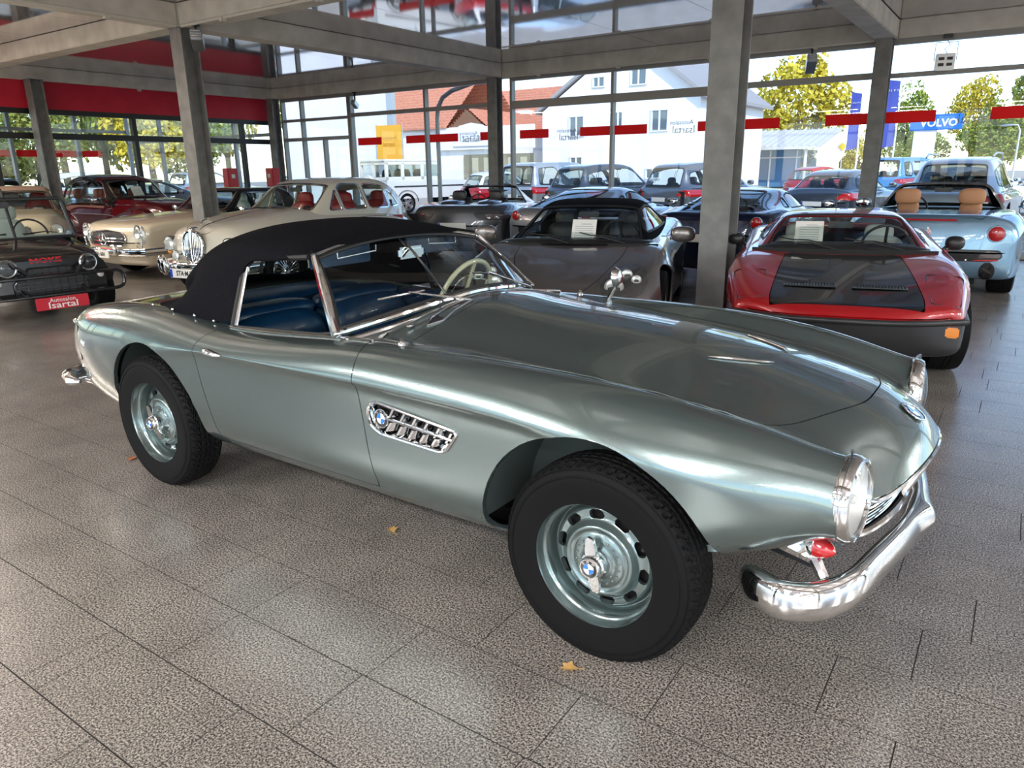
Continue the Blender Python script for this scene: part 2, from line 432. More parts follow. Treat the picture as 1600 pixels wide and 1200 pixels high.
def hcol(x, y, w=.27, rz=0, name='steel_column', h=HB):
    m = MB(); m.box((0, -w/2+.01, h/2), (w, .02, h)); m.box((0, w/2-.01, h/2), (w, .02, h)); m.box((0, 0, h/2), (.014, w-.04, h))
    m.box((0, 0, .006), (w+.12, w+.12, .012)); m.box((0, 0, h-.006), (w+.02, w+.02, .012))
    o = m.obj(name, STEEL); o.location = (x, y, 0); o.rotation_euler = (0, 0, rz); return o
hl = [(-10.36, 6.85, 'grey steel H column standing between the cream saloon and the cream roadster', 0), (-2.35, 6.85, 'broad grey steel H column right behind the silver roadster, nearest the camera', 0),
      (-2.35, 14.5, 'grey steel H column at the glass front behind the light blue convertible', 0), (-10.36, 14.5, 'grey steel H column at the glass front left of the silver people carrier', 0),
      (-18.05, 14.45, 'grey steel H column in the corner of red wall and glass front', 0), (-18.05, 8.2, 'grey steel H column at the left end of the red wall, above the black utility car', 0)]
for x, y, l, r in hl: tag(hcol(x, y, .27 if y < 10 else .25), l, 'column')
for x, y in [(-10.36, -1.17), (-2.35, -1.17), (5.66, -1.17), (5.66, 6.85), (5.66, 14.5), (-18.05, -1.17), (-2.35, -9.0), (5.66, -9.0), (-10.36, -9.0)]:
    tag(hcol(x, y), 'grey steel H column outside the photograph, carrying the roof grid', 'column', 'columns out of view')

# ---------------------------------------------------------------- glass front (y = YF)
FR = mat('grey_frame', (.30, .29, .275), .45, .3)
def mull(m, x, z0=0, z1=HB, w=.06, d=.14, y=YF): m.box((x, y, (z0+z1)/2), (w, d, z1-z0))
def rail(m, x0, x1, z, h=.08, d=.12, y=YF): m.box(((x0+x1)/2, y, z), (x1-x0, d, h))
def window(name, xs, rails, sill=.0, extra=None, label=None):
    m = MB(); x0, x1 = xs[0], xs[-1]
    for x in xs: mull(m, x)
    for z, h in rails+[(.06, .12), (HB-.04, .08)]: rail(m, x0, x1, z, h)
    if extra: extra(m)
    o = m.obj(name, FR, sharp=0); tag(o, kind='structure')
    zs = [.12]+[z for z, h in sorted(rails)]+[HB-.08]
    for a, b in zip(xs[:-1], xs[1:]):
        for c, d in zip(zs[:-1], zs[1:]): MB().box(((a+b)/2, YF, (c+d)/2), (b-a-.05, .012, d-c-.04)).obj('pane', WGLASS, o, sharp=0)
    return o
window('window_1', [-17.95, -17.15, -15.28], [(2.42, .09), (2.93, .07)], extra=lambda m: (mull(m, -16.3, 0, 2.4, .07)))
window('window_2', [-15.2, -12.60, -10.45], [(2.97, .09)])
window('window_3', [-10.02, -7.47, -4.93], [(2.93, .16)])
window('window_4', [-4.82, -2.40], [(2.98, .10)])
window('window_5', [-2.30, 5.5], [(2.96, .07)])
window('window_6', [5.8, 9.7, 13.6], [(2.96, .07)])
# red sight markers stuck on the panes
STK = mat('red_film', (.85, .01, .015), .5)
def _film():
    nt = STK.node_tree; N, L, b = nodes(STK); o = N['Material Output']; t = N.new('ShaderNodeBsdfTranslucent'); t.inputs['Color'].default_value = (.95, .02, .03, 1); x = N.new('ShaderNodeMixShader'); x.inputs[0].default_value = .55
    L(b.outputs[0], x.inputs[1]); L(t.outputs[0], x.inputs[2]); L(x.outputs[0], o.inputs['Surface'])
_film()
sx = [(-15.02, -14.16), (-13.30, -12.66), (-12.52, -11.62), (-10.95, -10.5), (-9.82, -9.05), (-8.25, -7.52), (-7.42, -6.68), (-5.60, -4.98), (-4.72, -4.02), (-3.22, -2.45), (-2.25, -1.48), (-.70, .35), (1.6, 2.6), (3.6, 4.6)]
lab = ['leftmost on the glass front, beside the grey drain pipe', 'just left of the thin post beside the orange banner', 'just right of the thin post beside the orange banner', 'left of the middle column, beside the white shop sign', 'right of the middle column, below the dormer',
       'left of the post in front of the white house', 'right of the post in front of the white house', 'cut by the broad near column', 'right of the broad near column', 'in front of the yellow tree, left of the far column', 'in front of the blue sign, right of the far column', 'at the right edge of the picture', 'outside the picture to the right', 'far outside the picture to the right']
for (a, b), l in zip(sx, lab):
    tag(MB().box(((a+b)/2, YF-.012, 2.29), (b-a, .004, .185)).obj('window_sticker', STK, sharp=0), 'red strip sticker '+l, 'sticker', 'red strips on the glass front')
# mirrored lettering stuck on the outside of the panes, read from behind
INK = mat('grey_lettering', (.32, .34, .40), .6); INKR = mat('red_lettering', (.55, .1, .1), .6)
for x, z, ml in [(-11.35, 2.29, INK), (-3.62, 2.27, INK), (-1.02, 2.28, INK), (-8.65, 2.25, INK), (-6.0, 2.3, INK)]:
    mw = frame((x+.1, YF+.012, z-.06), (-1, 0, 0), (0, 0, 1))
    o = text_obj('window_lettering', 'Isartal', .20, ml, None, mw)
    o2 = text_obj('upper_line', 'Autosalon', .12, ml, o, frame((x+.05, YF+.012, z+.08), (-1, 0, 0), (0, 0, 1)))
    tag(o, {-11.35: 'thin mirrored lettering on the pane beside the middle column', -3.62: 'thin mirrored lettering on the pane in front of the yellow tree', -1.02: 'thin mirrored lettering on the pane in front of the blue sign', -8.65: 'faint mirrored lettering on the pane below the dormer', -6.0: 'faint mirrored lettering on the pane in front of the white house'}[x], 'lettering')
# ---------------------------------------------------------------- left partition with red wall (x = XL)
def lwin():
    wl = MB().box((XL, 10.6, 3.235), (.14, 8.2, .57)).box((XL, .5, 3.235), (.14, 11.0, .57)).obj('wall_left', REDW); tag(wl, kind='structure')
    m = MB(); ys = [14.6, 13.55, 10.45, 7.3, 4.2, 1.0, -2.2, -5.4, -9]
    for y in ys: m.box((XL, y, 1.48), (.14, .10, 2.96))
    for z, h in [(2.90, .12), (2.38, .13), (.08, .16)]: m.box((XL, 2.8, z), (.13, 23.6, h))
    o = m.obj('window_7', BLKF, sharp=0); tag(o, kind='structure')
    for a, b in zip(ys[1:], ys[:-1]):
        for c, d in [(.16, 2.32), (2.44, 2.85)]: MB().box((XL, (a+b)/2, (c+d)/2), (.012, b-a-.1, d-c)).obj('pane', WGLASS, o, sharp=0)
    # far glazing of the next hall
    X2 = GX[0]; m = MB()
    for y in np.arange(-9, 15, 2.0): m.box((X2, y, 1.76), (.14, .10, 3.52))
    for z, h in [(3.48, .1), (2.95, .09), (.06, .12)]: m.box((X2, 2.8, z), (.12, 23.8, h))
    o = m.obj('window_8', mat('light_frame', (.42, .42, .41), .5), sharp=0); tag(o, kind='structure')
    for a in np.arange(-9, 13, 2.0):
        for c, d in [(.12, 2.9), (3.0, 3.43)]: MB().box((X2, a+1, (c+d)/2), (.012, 1.9, d-c)).obj('pane', WGLASS, o, sharp=0)
    k = 0
    for a in np.arange(-1, 15, 2.0):
        for s in (-.42, .42):
            k += 1; tag(MB().box((X2+.02, a+s, 2.22), (.004, .66, .2)).obj('window_sticker', STK, sharp=0), 'small red strip sticker on the far glazing of the neighbouring hall, %s from the left' % ('first', 'second', 'third', 'fourth', 'fifth', 'sixth', 'seventh', 'eighth', 'ninth', 'tenth', 'eleventh', 'twelfth', 'thirteenth', 'fourteenth', 'fifteenth', 'sixteenth')[k-1], 'sticker', 'red strips on the far left glazing')
    m = MB()
    for x in (-26.3, -24.3, -22.3, -20.3, -18.5): m.box((x, YF, 1.76), (.08, .12, 3.5))
    for z, h in [(3.48, .1), (2.6, .09), (.06, .12)]: m.box((-22.4, YF, z), (7.9, .12, h))
    o = m.obj('window_11', mat('light_frame'), sharp=0); tag(o, kind='structure')
    for x in (-25.3, -23.3, -21.3, -19.4):
        for c, d in [(.12, 2.55), (2.65, 3.43)]: MB().box((x, YF, (c+d)/2), (1.75 if x < -20 else 1.6, .012, d-c)).obj('pane', WGLASS, o, sharp=0)
lwin()
# rear and right side: glazed too, so daylight comes in from all round
def back():
    m = MB()
    for x in np.arange(-18.3, 13.8, 2.67): m.box((x, -9.2, 1.76), (.07, .12, 3.5))
    for z in (.06, 2.95): m.box((-2.3, -9.2, z), (32, .12, .1))
    tag(m.obj('window_9', FR, sharp=0), kind='structure')
    m = MB()
    for y in np.arange(-9.1, 14.7, 2.63): m.box((13.67, y, 1.76), (.12, .07, 3.5))
    for z in (.06, 2.95): m.box((13.67, 2.8, z), (.12, 23.6, .1))
    tag(m.obj('window_10', FR, sharp=0), kind='structure')
back()
# ---------------------------------------------------------------- fittings under the beams
WPL = mat('white_plastic', (.62, .58, .50), .5)
def strip(p, q, label):
    m = MB().box(((p[0]+q[0])/2, (p[1]+q[1])/2, HB-.02), (max(abs(p[0]-q[0]), .035), max(abs(p[1]-q[1]), .035), .03)); o = m.obj('cable_duct', WPL); tag(o, label, 'cable duct')
    n = 4
    for i in range(n):
        t = (i+.5)/n; c = [p[0]+(q[0]-p[0])*t, p[1]+(q[1]-p[1])*t]
        MB().box((c[0], c[1], HB-.035), (.06, .07, .05)).obj('clip', WPL, o)
strip((-10.16, 6.6), (-10.16, -1.0), 'cream cable duct clipped under the beam that runs from the left column towards the viewer')
strip((-10.1, 6.66), (-2.6, 6.66), 'cream cable duct clipped under the cross beam right of the left column')
strip((-10.1, 14.46), (-2.5, 14.46), 'thin cable duct under the beam along the glass front')
def flood(p, rz, tilt, label, size=(.16, .30, .20)):
    t = thing('floodlight', label, 'floodlight', p, rz)
    up = HB-p[2]; MB().box((0, 0, up/2+.04), (.035, .035, up-.08)).box((0, 0, up-.01), (.10, .08, .02)).obj('mount', BLKPL, t)
    h = MB().box((0, 0, 0), (size[0], size[1], size[2]), ch=.015).obj('housing', ALU, t); h.rotation_euler = (tilt, 0, 0)
    for i in range(4): MB().box((0, -size[1]/2-.006, -size[2]*.32+i*size[2]*.21), (size[0]*.9, .012, .012)).obj('fin', ALU, h)
    MB().box((0, size[1]/2+.003, 0), (size[0]*.86, .006, size[2]*.8)).obj('lens', LENS, h)
flood((-3.55, 14.66, 3.26), .35, -.7, 'slim grey spotlight hanging below the beam in front of the yellow tree')
flood((-14.95, 14.62, 3.22), .2, -.6, 'small dark spotlight hanging at the left of the glass front', (.12, .22, .14))
flood((-9.95, 6.78, 3.32), .9, -.35, 'pale floodlight on the beam beside the left column head', (.16, .34, .16))
def sqlamp():
    t = thing('square_lamp', 'square grey floodlight with wire bracket hanging under the right beam', 'floodlight', (-1.45, 14.6, 3.10), .25)
    MB().box((0, 0, 0), (.28, .10, .26), ch=.01).obj('housing', ALU, t)
    for x in (-.06, .06):
        for z in (-.04, .05): MB().box((x, -.055, z), (.08, .012, .045)).obj('vent', BLKPL, t)
    MB().tube([(-.16, 0, .02), (-.16, 0, .30), (.16, 0, .30), (.16, 0, .02)], .008, 6).obj('bracket', ALU, t)
    MB().box((0, 0, .39), (.12, .08, .06)).tube([(0, 0, .33), (.05, .02, .26), (-.03, -.02, .2), (.02, 0, .13)], .006, 5).obj('mount', BLKPL, t)
sqlamp()
tag(MB().lathe([(.001, 0), (.05, 0), (.055, .02), (.04, .045), (.001, .05)], (-2.35, 9.3, HB), (0, 0, -1), 20).obj('smoke_detector', WPL), 'round white smoke detector under the concrete beam at upper right', 'smoke detector')
tag(MB().lathe([(.001, 0), (.06, 0), (.06, .02), (.04, .05), (.001, .05)], (-18.3, 10.7, HB), (0, 0, -1), 16).obj('smoke_detector', WPL), 'small white detector under the beam above the red wall', 'smoke detector')
REDP = mat('red_lacquer', (.50, .015, .02), .35)
for (x, y, a_, l) in [(-18.05, 14.21, 0, 'red fire extinguisher cabinet on the corner column, right one of two'), (-18.18, 12.9, PI/2, 'darker red fire extinguisher cabinet by the black partition, left one of two')]:
    t = thing('extinguisher_cabinet', l, 'cabinet', (x, y, 1.35), a_)
    MB().box((0, 0, 0), (.32, .24, .62), ch=.015).obj('housing', REDP, t); MB().box((0, -.118, .02), (.24, .016, .48), ch=.004).obj('door', REDP, t)
    MB().box((0, -.13, .1), (.1, .008, .1)).obj('sign', WHITE, t)
def leaf(x, y, rz, l, c):
    m = MB(); pts = [(0, -.03), (.012, -.012), (.026, -.008), (.016, .006), (.018, .022), (.004, .018), (0, .035), (-.006, .017), (-.02, .02), (-.014, .004), (-.024, -.01), (-.01, -.012)]
    m.prism(pts, lambda u, v, w: (u, v, .004+abs(u)*.35+w), .001).tube([(0, -.03, .004), (.004, -.05, .003)], .001, 5)
    tag(m.obj('dry_leaf', mat('leaf_'+c, (.42, .12, .04) if c == 'red' else (.50, .30, .10), .7), loc=(x, y, 0), rot=(0, 0, rz)), l, 'leaf')
leaf(-3.91, 1.93, .6, 'dried reddish leaf on the granite floor left of the rear wheel', 'red'); leaf(-.98, 1.72, 2.1, 'small dried yellow leaf on the floor beside the front wheel', 'yellow'); leaf(-2.1, 2.1, 1.1, 'tiny pale leaf scrap on the floor below the door', 'yellow')

# ---------------------------------------------------------------- added ceiling luminaires out of view, put in to brighten the hall
def fill_lamps():
    em = mat('fill_lamp_diffuser', (.8, .8, .8), .5, emit=(1, .95, .89, 3.0)); k = 0
    N1 = (1, .965, .93)
    spots = [(x, y, 1, N1) for x in (-7.2, -4.4, -.4, 3.6, 7.7, 11.6) for y in (-7.4, -5.2, -3.0)]+[(x, y, .6, (1, .87, .72)) for x in (-16.8, -14.4, -12.2) for y in (.9, 2.9)]+[(x, y, 1.6, N1) for x in (8.2, 11.6) for y in (2.0, 5.5, 9.5, 12.5)]+[(x, y, 1.2, (1, .93, .84)) for x in (-24, -21) for y in (-4, 1.5)]
    for x, y, p, c in spots:
        t = thing('fill_lamp', 'long white fill lamp added at the ceiling, out of view', 'lamp', (x, y, HC), 0, 'added fill lamps out of view')
        MB().box((0, 0, -.04), (1.8, .34, .08), ch=.01).obj('housing', WPL, t); MB().box((0, 0, -.085), (1.7, .28, .012)).obj('diffuser', em, t)
        ld = bpy.data.lights.new('fill_light', 'AREA'); ld.shape = 'RECTANGLE'; ld.size = 1.7; ld.size_y = .28; ld.energy = FILL_POWER*p; ld.color = c
        lo = bpy.data.objects.new('fill_light', ld); COL.objects.link(lo); lo.parent = t; lo.location = (0, 0, -.10)
fill_lamps()
# ================================================================ the silver-green classic roadster
def paint(name, col, metal=.55, rough=.32, coat=1.0):
    m = mat(name, col, rough, metal, coat)
    return m
BODY = paint('silver_green_paint', (.175, .225, .222), .80, .24)
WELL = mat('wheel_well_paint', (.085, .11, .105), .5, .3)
BLUE = noisy(mat('blue_leather', rough=.32, coat=.2), (.004, .030, .085), (.007, .045, .12), 14, 5, bump=.1)
CLOTH = noisy(mat('black_canvas', rough=.9, spec=.06), (.005, .005, .0065), (.0085, .0085, .011), 160, 3, bump=.2)
CREAM = mat('cream_plastic', (.62, .58, .40), .3, 0, .5)
ENB = mat('emblem_blue', (.01, .16, .55), .2, 0, 1.0); ENW = mat('emblem_white', (.8, .8, .8), .25, 0, 1.0); ENK = mat('emblem_black', (.01, .01, .01), .2, 0, 1.0)

def roundel(name, c, ax, up, r, parent):
    # black ring with letters round four blue and white quarters
    Z = Vector(ax).normalized(); Y = Vector(up); Y = (Y-Z*Y.dot(Z)).normalized(); X = Y.cross(Z)
    mw = Matrix((X, Y, Z)).transposed().to_4x4(); mw.translation = Vector(c)
    o = MB().lathe([(.001, 0), (r, 0), (r, .002), (r*.6, .003), (.001, .003)], (0, 0, 0), (0, 0, 1), 36).xf(mw).obj(name, ENK, parent)
    ch = MB().tube([(r*1.03*math.cos(t), r*1.03*math.sin(t), .002) for t in np.linspace(0, 2*PI, 41)[:-1]], r*.07, 6, closed=True)
    ch.tube([(r*.60*math.cos(t), r*.60*math.sin(t), .0034) for t in np.linspace(0, 2*PI, 37)[:-1]], r*.025, 5, closed=True)
    ch.xf(mw).obj('emblem_ring', CHROME, o)
    for q in range(4):
        m = MB(); a = [q*PI/2+t*PI/2/8 for t in range(9)]
        pts = [(0, 0)]+[(r*.59*math.cos(t), r*.59*math.sin(t)) for t in a]
        m.prism(pts, lambda u, v, w: (u, v, .0032+w), .0012).xf(mw).obj('emblem_quarter', ENB if q % 2 else ENW, o, sharp=20)
    for s, an in (('B', 135), ('M', 90), ('W', 45)):
        t = math.radians(an); f = mw @ Matrix.Translation((r*.80*math.cos(t), r*.80*math.sin(t), .0025)) @ Matrix.Rotation(t-PI/2, 4, 'Z')
        text_obj('emblem_letter', s, r*.36, CHROME, o, f, ext=.0006, bold=r*.01)
    return o

def hero_tyre():
    # y outwards; tread blocks are raised geometry
    R = .338; nth = 288; prof = [(.205, -.085), (.235, -.088), (.275, -.094), (.305, -.090), (.322, -.080), (.330, -.070)]
    pts = []
    tread = np.linspace(-.064, .064, 26)
    pr = prof+[(R-.004*(abs(t)/.064)**2.2, t) for t in tread]+[(a, -b) for a, b in prof[::-1]]
    rp = np.array(pr); V = np.zeros((len(pr), nth, 3))
    for j in range(nth):
        th = 2*PI*j/nth
        r = rp[:, 0].copy(); w = rp[:, 1]
        cell = (th/(2*PI)*60)
        for i in range(len(pr)):
            a = abs(w[i])
            if a <= .0641:
                z = .16*math.sin(w[i]/.0085*PI) if False else 0
                g = (cell+.5*math.sin(w[i]*260)+(.5 if w[i] > 0 else 0)) % 1
                if .043 < a < .060 or a >= .060: dep = .008 if g < .28 else 0
                elif abs(a-.040) < .0032: dep = .008
                elif abs(a-.0128) < .0032: dep = .008
                else:
                    g2 = (cell*1.0+.35*math.sin(w[i]*300)) % 1; dep = .004 if g2 < .22 else 0
                r[i] -= dep
            elif a < .0705: # shoulder lugs
                g = (cell+.5*math.sin(.062*260)+(.5 if w[i] > 0 else 0)) % 1; r[i] -= .007 if g < .28 else 0
            elif a < .081:
                g = (cell+.5*math.sin(.062*260)+(.5 if w[i] > 0 else 0)) % 1; r[i] -= .002 if g < .28 else -.001
        V[:, j, 0] = r*math.cos(th); V[:, j, 1] = w; V[:, j, 2] = r*math.sin(th)
    V = np.concatenate([V, V[:, :1]], 1)
    m = MB().grid(V)
    for rr in (.292, .297, .302, .314, .3175): m.lathe([(rr-.0012, .0925-(rr-.29)*.35), (rr, .0945-(rr-.29)*.35), (rr+.0012, .0925-(rr-.29)*.35)], (0, 0, 0), (0, 1, 0), 72)
    return m.mesh('tyre', sharp=28)
def hero_rim():
    # steel disc with ten slots: profile over radius -> depth (y, outwards +)
    prof = [(.036, .052), (.050, .053), (.052, .048), (.066, .046), (.084, .044), (.090, .038), (.098, .036), (.106, .043), (.112, .045), (.118, .040), (.126, .026), (.136, .018), (.146, .016), (.158, .018), (.168, .014), (.176, .000), (.181, -.02), (.184, .0), (.188, .040), (.196, .047), (.204, .050), (.206, .070), (.213, .083), (.219, .086), (.2235, .082), (.2235, .072)]
    n = 120; m = M(); co = []; uv = []
    for i, (r, d) in enumerate(prof):
        for j in range(n+1):
            t = 2*PI*j/n; co.append((r*math.cos(t), d, r*math.sin(t))); uv.append((r, t))
    m.co = np.array(co); m.uv = np.array(uv)
    V = m.co.reshape(len(prof), n+1, 3); du = np.gradient(V, axis=0); dv = np.gradient(V, axis=1); dv[:, 0] = dv[:, -1] = (V[:, 1]-V[:, -2])/2
    nn = np.cross(dv, du); nn /= np.linalg.norm(nn, axis=2, keepdims=True)
    if nn[1, 0, 1] < 0: nn = -nn
    m.no = nn.reshape(-1, 3); b = n+1
    m.f = [(i*b+j, i*b+j+1, (i+1)*b+j+1, (i+1)*b+j) for i in range(len(prof)-1) for j in range(n)]
    r = m.uv[:, 0]; t = m.uv[:, 1]
    f = np.full(len(r), -1.0)
    for k in range(10):
        c = 2*PI*(k+.5)/10; a = (t-c+PI) % (2*PI)-PI; ex = np.maximum(np.abs(a)*r-.013, 0); f = np.maximum(f, .0150-np.hypot(ex, r-.148))
    m2 = flange(clip(m, f, -1), .016)
    disc = mobj('rim', m2, BODY).data
    bpy.data.objects.remove(bpy.data.objects['rim'])
    return disc
def hero_wheel(parent, x, y, me_t, me_r, side, rot):
    w = inst('tyre', me_t, parent, (x, y, .335), (0, rot, 0 if side > 0 else PI))
    inst('rim', me_r, w)
    MB().lathe([(.19, -.02), (.19, .03), (.201, .047)], (0, 0, 0), (0, 1, 0), 48).lathe([(.001, -.03), (.186, -.03)], (0, 0, 0), (0, 1, 0), 32).obj('brake_drum', DARK, w)
    MB().lathe([(.001, .100), (.030, .100), (.034, .096), (.036, .086), (.041, .082), (.043, .070), (.047, .060), (.047, .050)], (0, 0, 0), (0, 1, 0), 40).obj('hub_cap', CHROME, w)
    for sg in (1, -1):      # two-winged spinner
        pts = [(-.017, .030), (-.020, .055), (-.012, .088), (.006, .094), (.013, .085), (.018, .050), (.017, .030)]
        MB().prism([(a*sg, b*sg) for a, b in pts], lambda u, v, q: (u, .074-.10*max(abs(v)-.03, 0)+q, v), .012).obj('spinner_wing', CHROME, w, sharp=30)
    st = MB()
    for k in range(20):
        t = 2*PI*k/20; st.ell((.076*math.cos(t), .045, .076*math.sin(t)), (.0042, .005, .0042), 8, 6)
    for k in range(10):
        t = 2*PI*(k+.3)/10; st.ell((.062*math.cos(t), .047, .062*math.sin(t)), (.0035, .004, .0035), 8, 6)
    st.obj('rivets', BODY, w)['kind'] = 'stuff'
    MB().tube([(-.176, .02, .072), (-.178, .060, .077), (-.180, .078, .078)], .0055, 8).obj('valve', BLACK, w)
    roundel('wheel_emblem', (0, .1008, 0), (0, 1, 0), (0, 0, 1), .0295, w)
    return w

def roadster():
    car = thing('classic_roadster', 'silver green classic roadster with black soft top and steel wheels, front and centre', 'car', (-3.421, 2.618, 0), -.01274)
    Yc = [[0, .12, .24, .32, .38, .42, .45, .46, .45, .41, .3, .1], [0, .2, .36, .45, .50, .54, .60, .63, .62, .58, .45, .2], [0, .25, .42, .51, .56, .61, .68, .71, .71, .67, .56, .3],
          [0, .27, .44, .54, .59, .64, .73, .77, .77, .74, .63, .4], [0, .28, .46, .55, .60, .66, .755, .795, .80, .78, .70, .5], [0, .28, .46, .55, .60, .665, .765, .81, .815, .80, .72, .5],
          [0, .28, .46, .56, .61, .67, .77, .82, .82, .80, .73, .5], [0, .28, .46, .56, .62, .68, .775, .822, .808, .79, .74, .5], [0, .28, .46, .57, .63, .69, .78, .824, .806, .788, .745, .5],
          [0, .28, .46, .57, .63, .695, .78, .824, .804, .786, .745, .5], [0, .28, .46, .54, .60, .67, .77, .824, .802, .786, .745, .5], [0, .28, .46, .53, .585, .655, .765, .828, .812, .80, .75, .5],
          [0, .28, .45, .52, .575, .645, .755, .832, .836, .83, .78, .5], [0, .27, .43, .505, .56, .63, .735, .81, .822, .81, .75, .5], [0, .25, .40, .485, .545, .615, .712, .768, .775, .76, .69, .5],
          [0, .24, .385, .475, .53, .607, .693, .733, .733, .712, .645, .52], [0, .24, .40, .468, .515, .600, .683, .719, .716, .683, .600, .52], [0, .24, .43, .484, .505, .600, .683, .719, .716, .683, .600, .52]]
    Zc = [[.62, .62, .62, .618, .616, .612, .60, .58, .56, .55, .54, .54], [.74, .74, .735, .732, .73, .72, .68, .60, .52, .44, .38, .36], [.81, .81, .805, .805, .805, .80, .755, .66, .55, .42, .33, .30],
          [.855, .855, .85, .85, .85, .85, .805, .70, .59, .43, .30, .26], [.885, .885, .88, .878, .880, .885, .835, .73, .63, .46, .30, .24], [.90, .895, .885, .882, .885, .895, .848, .75, .65, .48, .31, .23],
          [.90, .895, .88, .875, .872, .872, .84, .775, .71, .50, .32, .23], [.90, .895, .87, .862, .860, .862, .835, .785, .745, .55, .325, .23], [.91, .90, .885, .882, .882, .882, .85, .79, .748, .56, .33, .23],
          [1.0, .975, .94, .915, .905, .903, .87, .795, .747, .56, .33, .23], [.985, .955, .91, .895, .895, .905, .878, .795, .742, .56, .33, .23], [.965, .93, .882, .870, .875, .905, .880, .792, .735, .57, .34, .24],
          [.935, .90, .855, .842, .852, .895, .868, .785, .72, .60, .40, .25], [.890, .86, .815, .805, .815, .863, .838, .752, .68, .585, .46, .35], [.845, .822, .778, .768, .778, .827, .800, .718, .65, .57, .49, .43],
          [.805, .785, .742, .728, .742, .797, .768, .695, .64, .585, .54, .49], [.735, .715, .672, .690, .730, .788, .753, .680, .630, .579, .549, .545], [.665, .65, .618, .650, .700, .788, .753, .680, .630, .579, .549, .545]]
    xs = [-.975, -.95, -.86, -.65, -.35, 0, .35, .7, 1.1, 1.45, 1.75, 2.1, 2.45, 2.75, 2.95, 3.08, 3.143, 3.145]
    for i in range(5, 14):      # tighten the waist crease
        Zc[i][7] -= .010; Zc[i][8] += .008; Yc[i][8] -= .005
    net = [[(x, y, z) for y, z in zip(a, b)] for x, a, b in zip(xs, Yc, Zc)]
    dx = {15: [.03, .02, .005, 0], 16: [.095, .07, .02, .0], 17: [.150, .125, .06, .02]}
    for s, d in dx.items(): net[s] = [(p[0]+(d[i] if i < len(d) else 0), p[1], p[2]) for i, p in enumerate(net[s])]
    bs = surface(net, 10, 6, k=2)
    x, y, z = bs.co.T
    # wheel arches
    lo = z < .86
    fa = np.hypot((x-2.468)/.408, (z-.362)/.408); fr = np.hypot((x-.055)/.385, (z-.362)/.392)
    arch = np.minimum(np.where(y > .45, fa, 2), np.where(y > .45, fr, 2)); arch = np.where(y > .64, arch, 2)
    # arch flare: push the surface out a little along the lip
    fl_ = np.exp(-((arch-1.03)/.055)**2)*.010; bs.co = bs.co+bs.no*np.where(z > .36, fl_, 0)[:, None]
    m = clip(bs, arch-1)
    # cockpit opening
    ck = rounded([(-.10, .0), (-.10, .52), (.25, .645), (1.22, .665), (1.335, .60), (1.40, .35), (1.42, 0), (1.42, -.1), (-.10, -.1)], [.0, .2, .2, .08, .08, .1, 0, 0, 0])
    x, y, z = m.co.T
    m = clip(m, np.where(z > .78, -sd(ck, x, y), 1.0))
    # bonnet
    x, y, z = m.co.T
    bp = smooth2([(1.585, 0), (1.59, .35), (1.585, .55), (1.60, .608), (1.68, .612), (1.9, .595), (2.2, .575), (2.5, .562), (2.72, .535), (2.88, .465), (2.99, .34), (3.085, .16), (3.10, 0), (3.085, -.16), (2.99, -.34), (2.5, -.5), (1.6, -.5)], 8)
    f = np.where((z > .70), sd(bp, x, y), -1.0)
    hood = clip(m, f-.0022); rest = clip(m, f+.0022, -1)
    # doors
    dp = [(.565, .90)]+smooth2([(.555, .862), (.505, .825), (.487, .78), (.487, .70), (.50, .60), (.52, .50), (.535, .40), (.54, .36)], 6, False)+smooth2([(1.555, .362), (1.535, .45), (1.515, .58), (1.502, .70), (1.497, .80), (1.488, .868), (1.462, .905), (1.38, .93), (1.30, .94)], 6, False)+[(1.3, 1.0), (.565, 1.0)]
    x, y, z = rest.co.T
    f = np.where(y > .55, sd(dp, x, z), -1.0)
    door = clip(rest, f-.002); shell = clip(rest, f+.002, -1)
    # side vent opening, cut through the front wing
    vp = rounded([(1.545, .672), (1.575, .60), (1.93, .578), (1.985, .60), (1.99, .665), (1.955, .70), (1.575, .715)], [.03, .04, .02, .02, .02, .02, .04])
    VA = [(1.540, .690), (1.545, .625), (1.60, .598), (1.885, .588), (1.915, .600), (1.965, .668), (1.955, .680), (1.58, .722)]
    vp = rounded(VA, [.035, .035, .02, .02, .02, .01, .01, .035])
    x, y, z = shell.co.T
    shell = clip(shell, np.where(y > .6, sd(vp, x, z), -1.0), -1)
    # fuel flap behind the right rear wheel
    hull = mobj('body', flange(both(shell), .02), BODY, car)
    mobj('bonnet', flange(both(hood), .016), BODY, car)
    mobj('door', flange(mirror(door), .016), BODY, car); mobj('door', flange(door, .016), BODY, car)
    def ys(xx, zz): return pick(bs, 0, 2, xx, zz, 1)
    # ---- right-hand things are at y < 0 (facing the camera); R mirrors a point to that side
    R = lambda p: (p[0], -p[1], p[2])
    # chrome lip of the belt line and wing piping
    for sg in (1, -1):
        m_ = MB(); pts = []
        for xx in np.linspace(.575, 1.47, 24):
            p, n = pick(bs, 0, 1, xx, .672, 1); pts.append((p.x, sg*(p.y+.004), p.z+.004))
        m_.tube(pts, .006, 6); m_.obj('belt_trim', CHROME, car)
        d = [ys(a, b) for a, b in ((.590, .788), (.61, .787), (.64, .785), (.675, .782), (.705, .780))]
        m_ = MB().tube([(p.x, sg*(p.y+.004+(.005 if 0 < i < 4 else 0)), p.z) for i, (p, n) in enumerate(d)], [.009, .015, .015, .011, .004], 10)
        m_.obj('door_handle', CHROME, car)
        # side vent: chrome surround, two rows of slanted vanes, middle bar, emblem
        P = [ys(a, b)[0] for a, b in vp]
        v = MB().tube([(p.x, sg*(p.y+.002), p.z) for p in P], .0065, 8, closed=True).obj('side_vent', CHROME, car)
        yy = P[0].y-.045
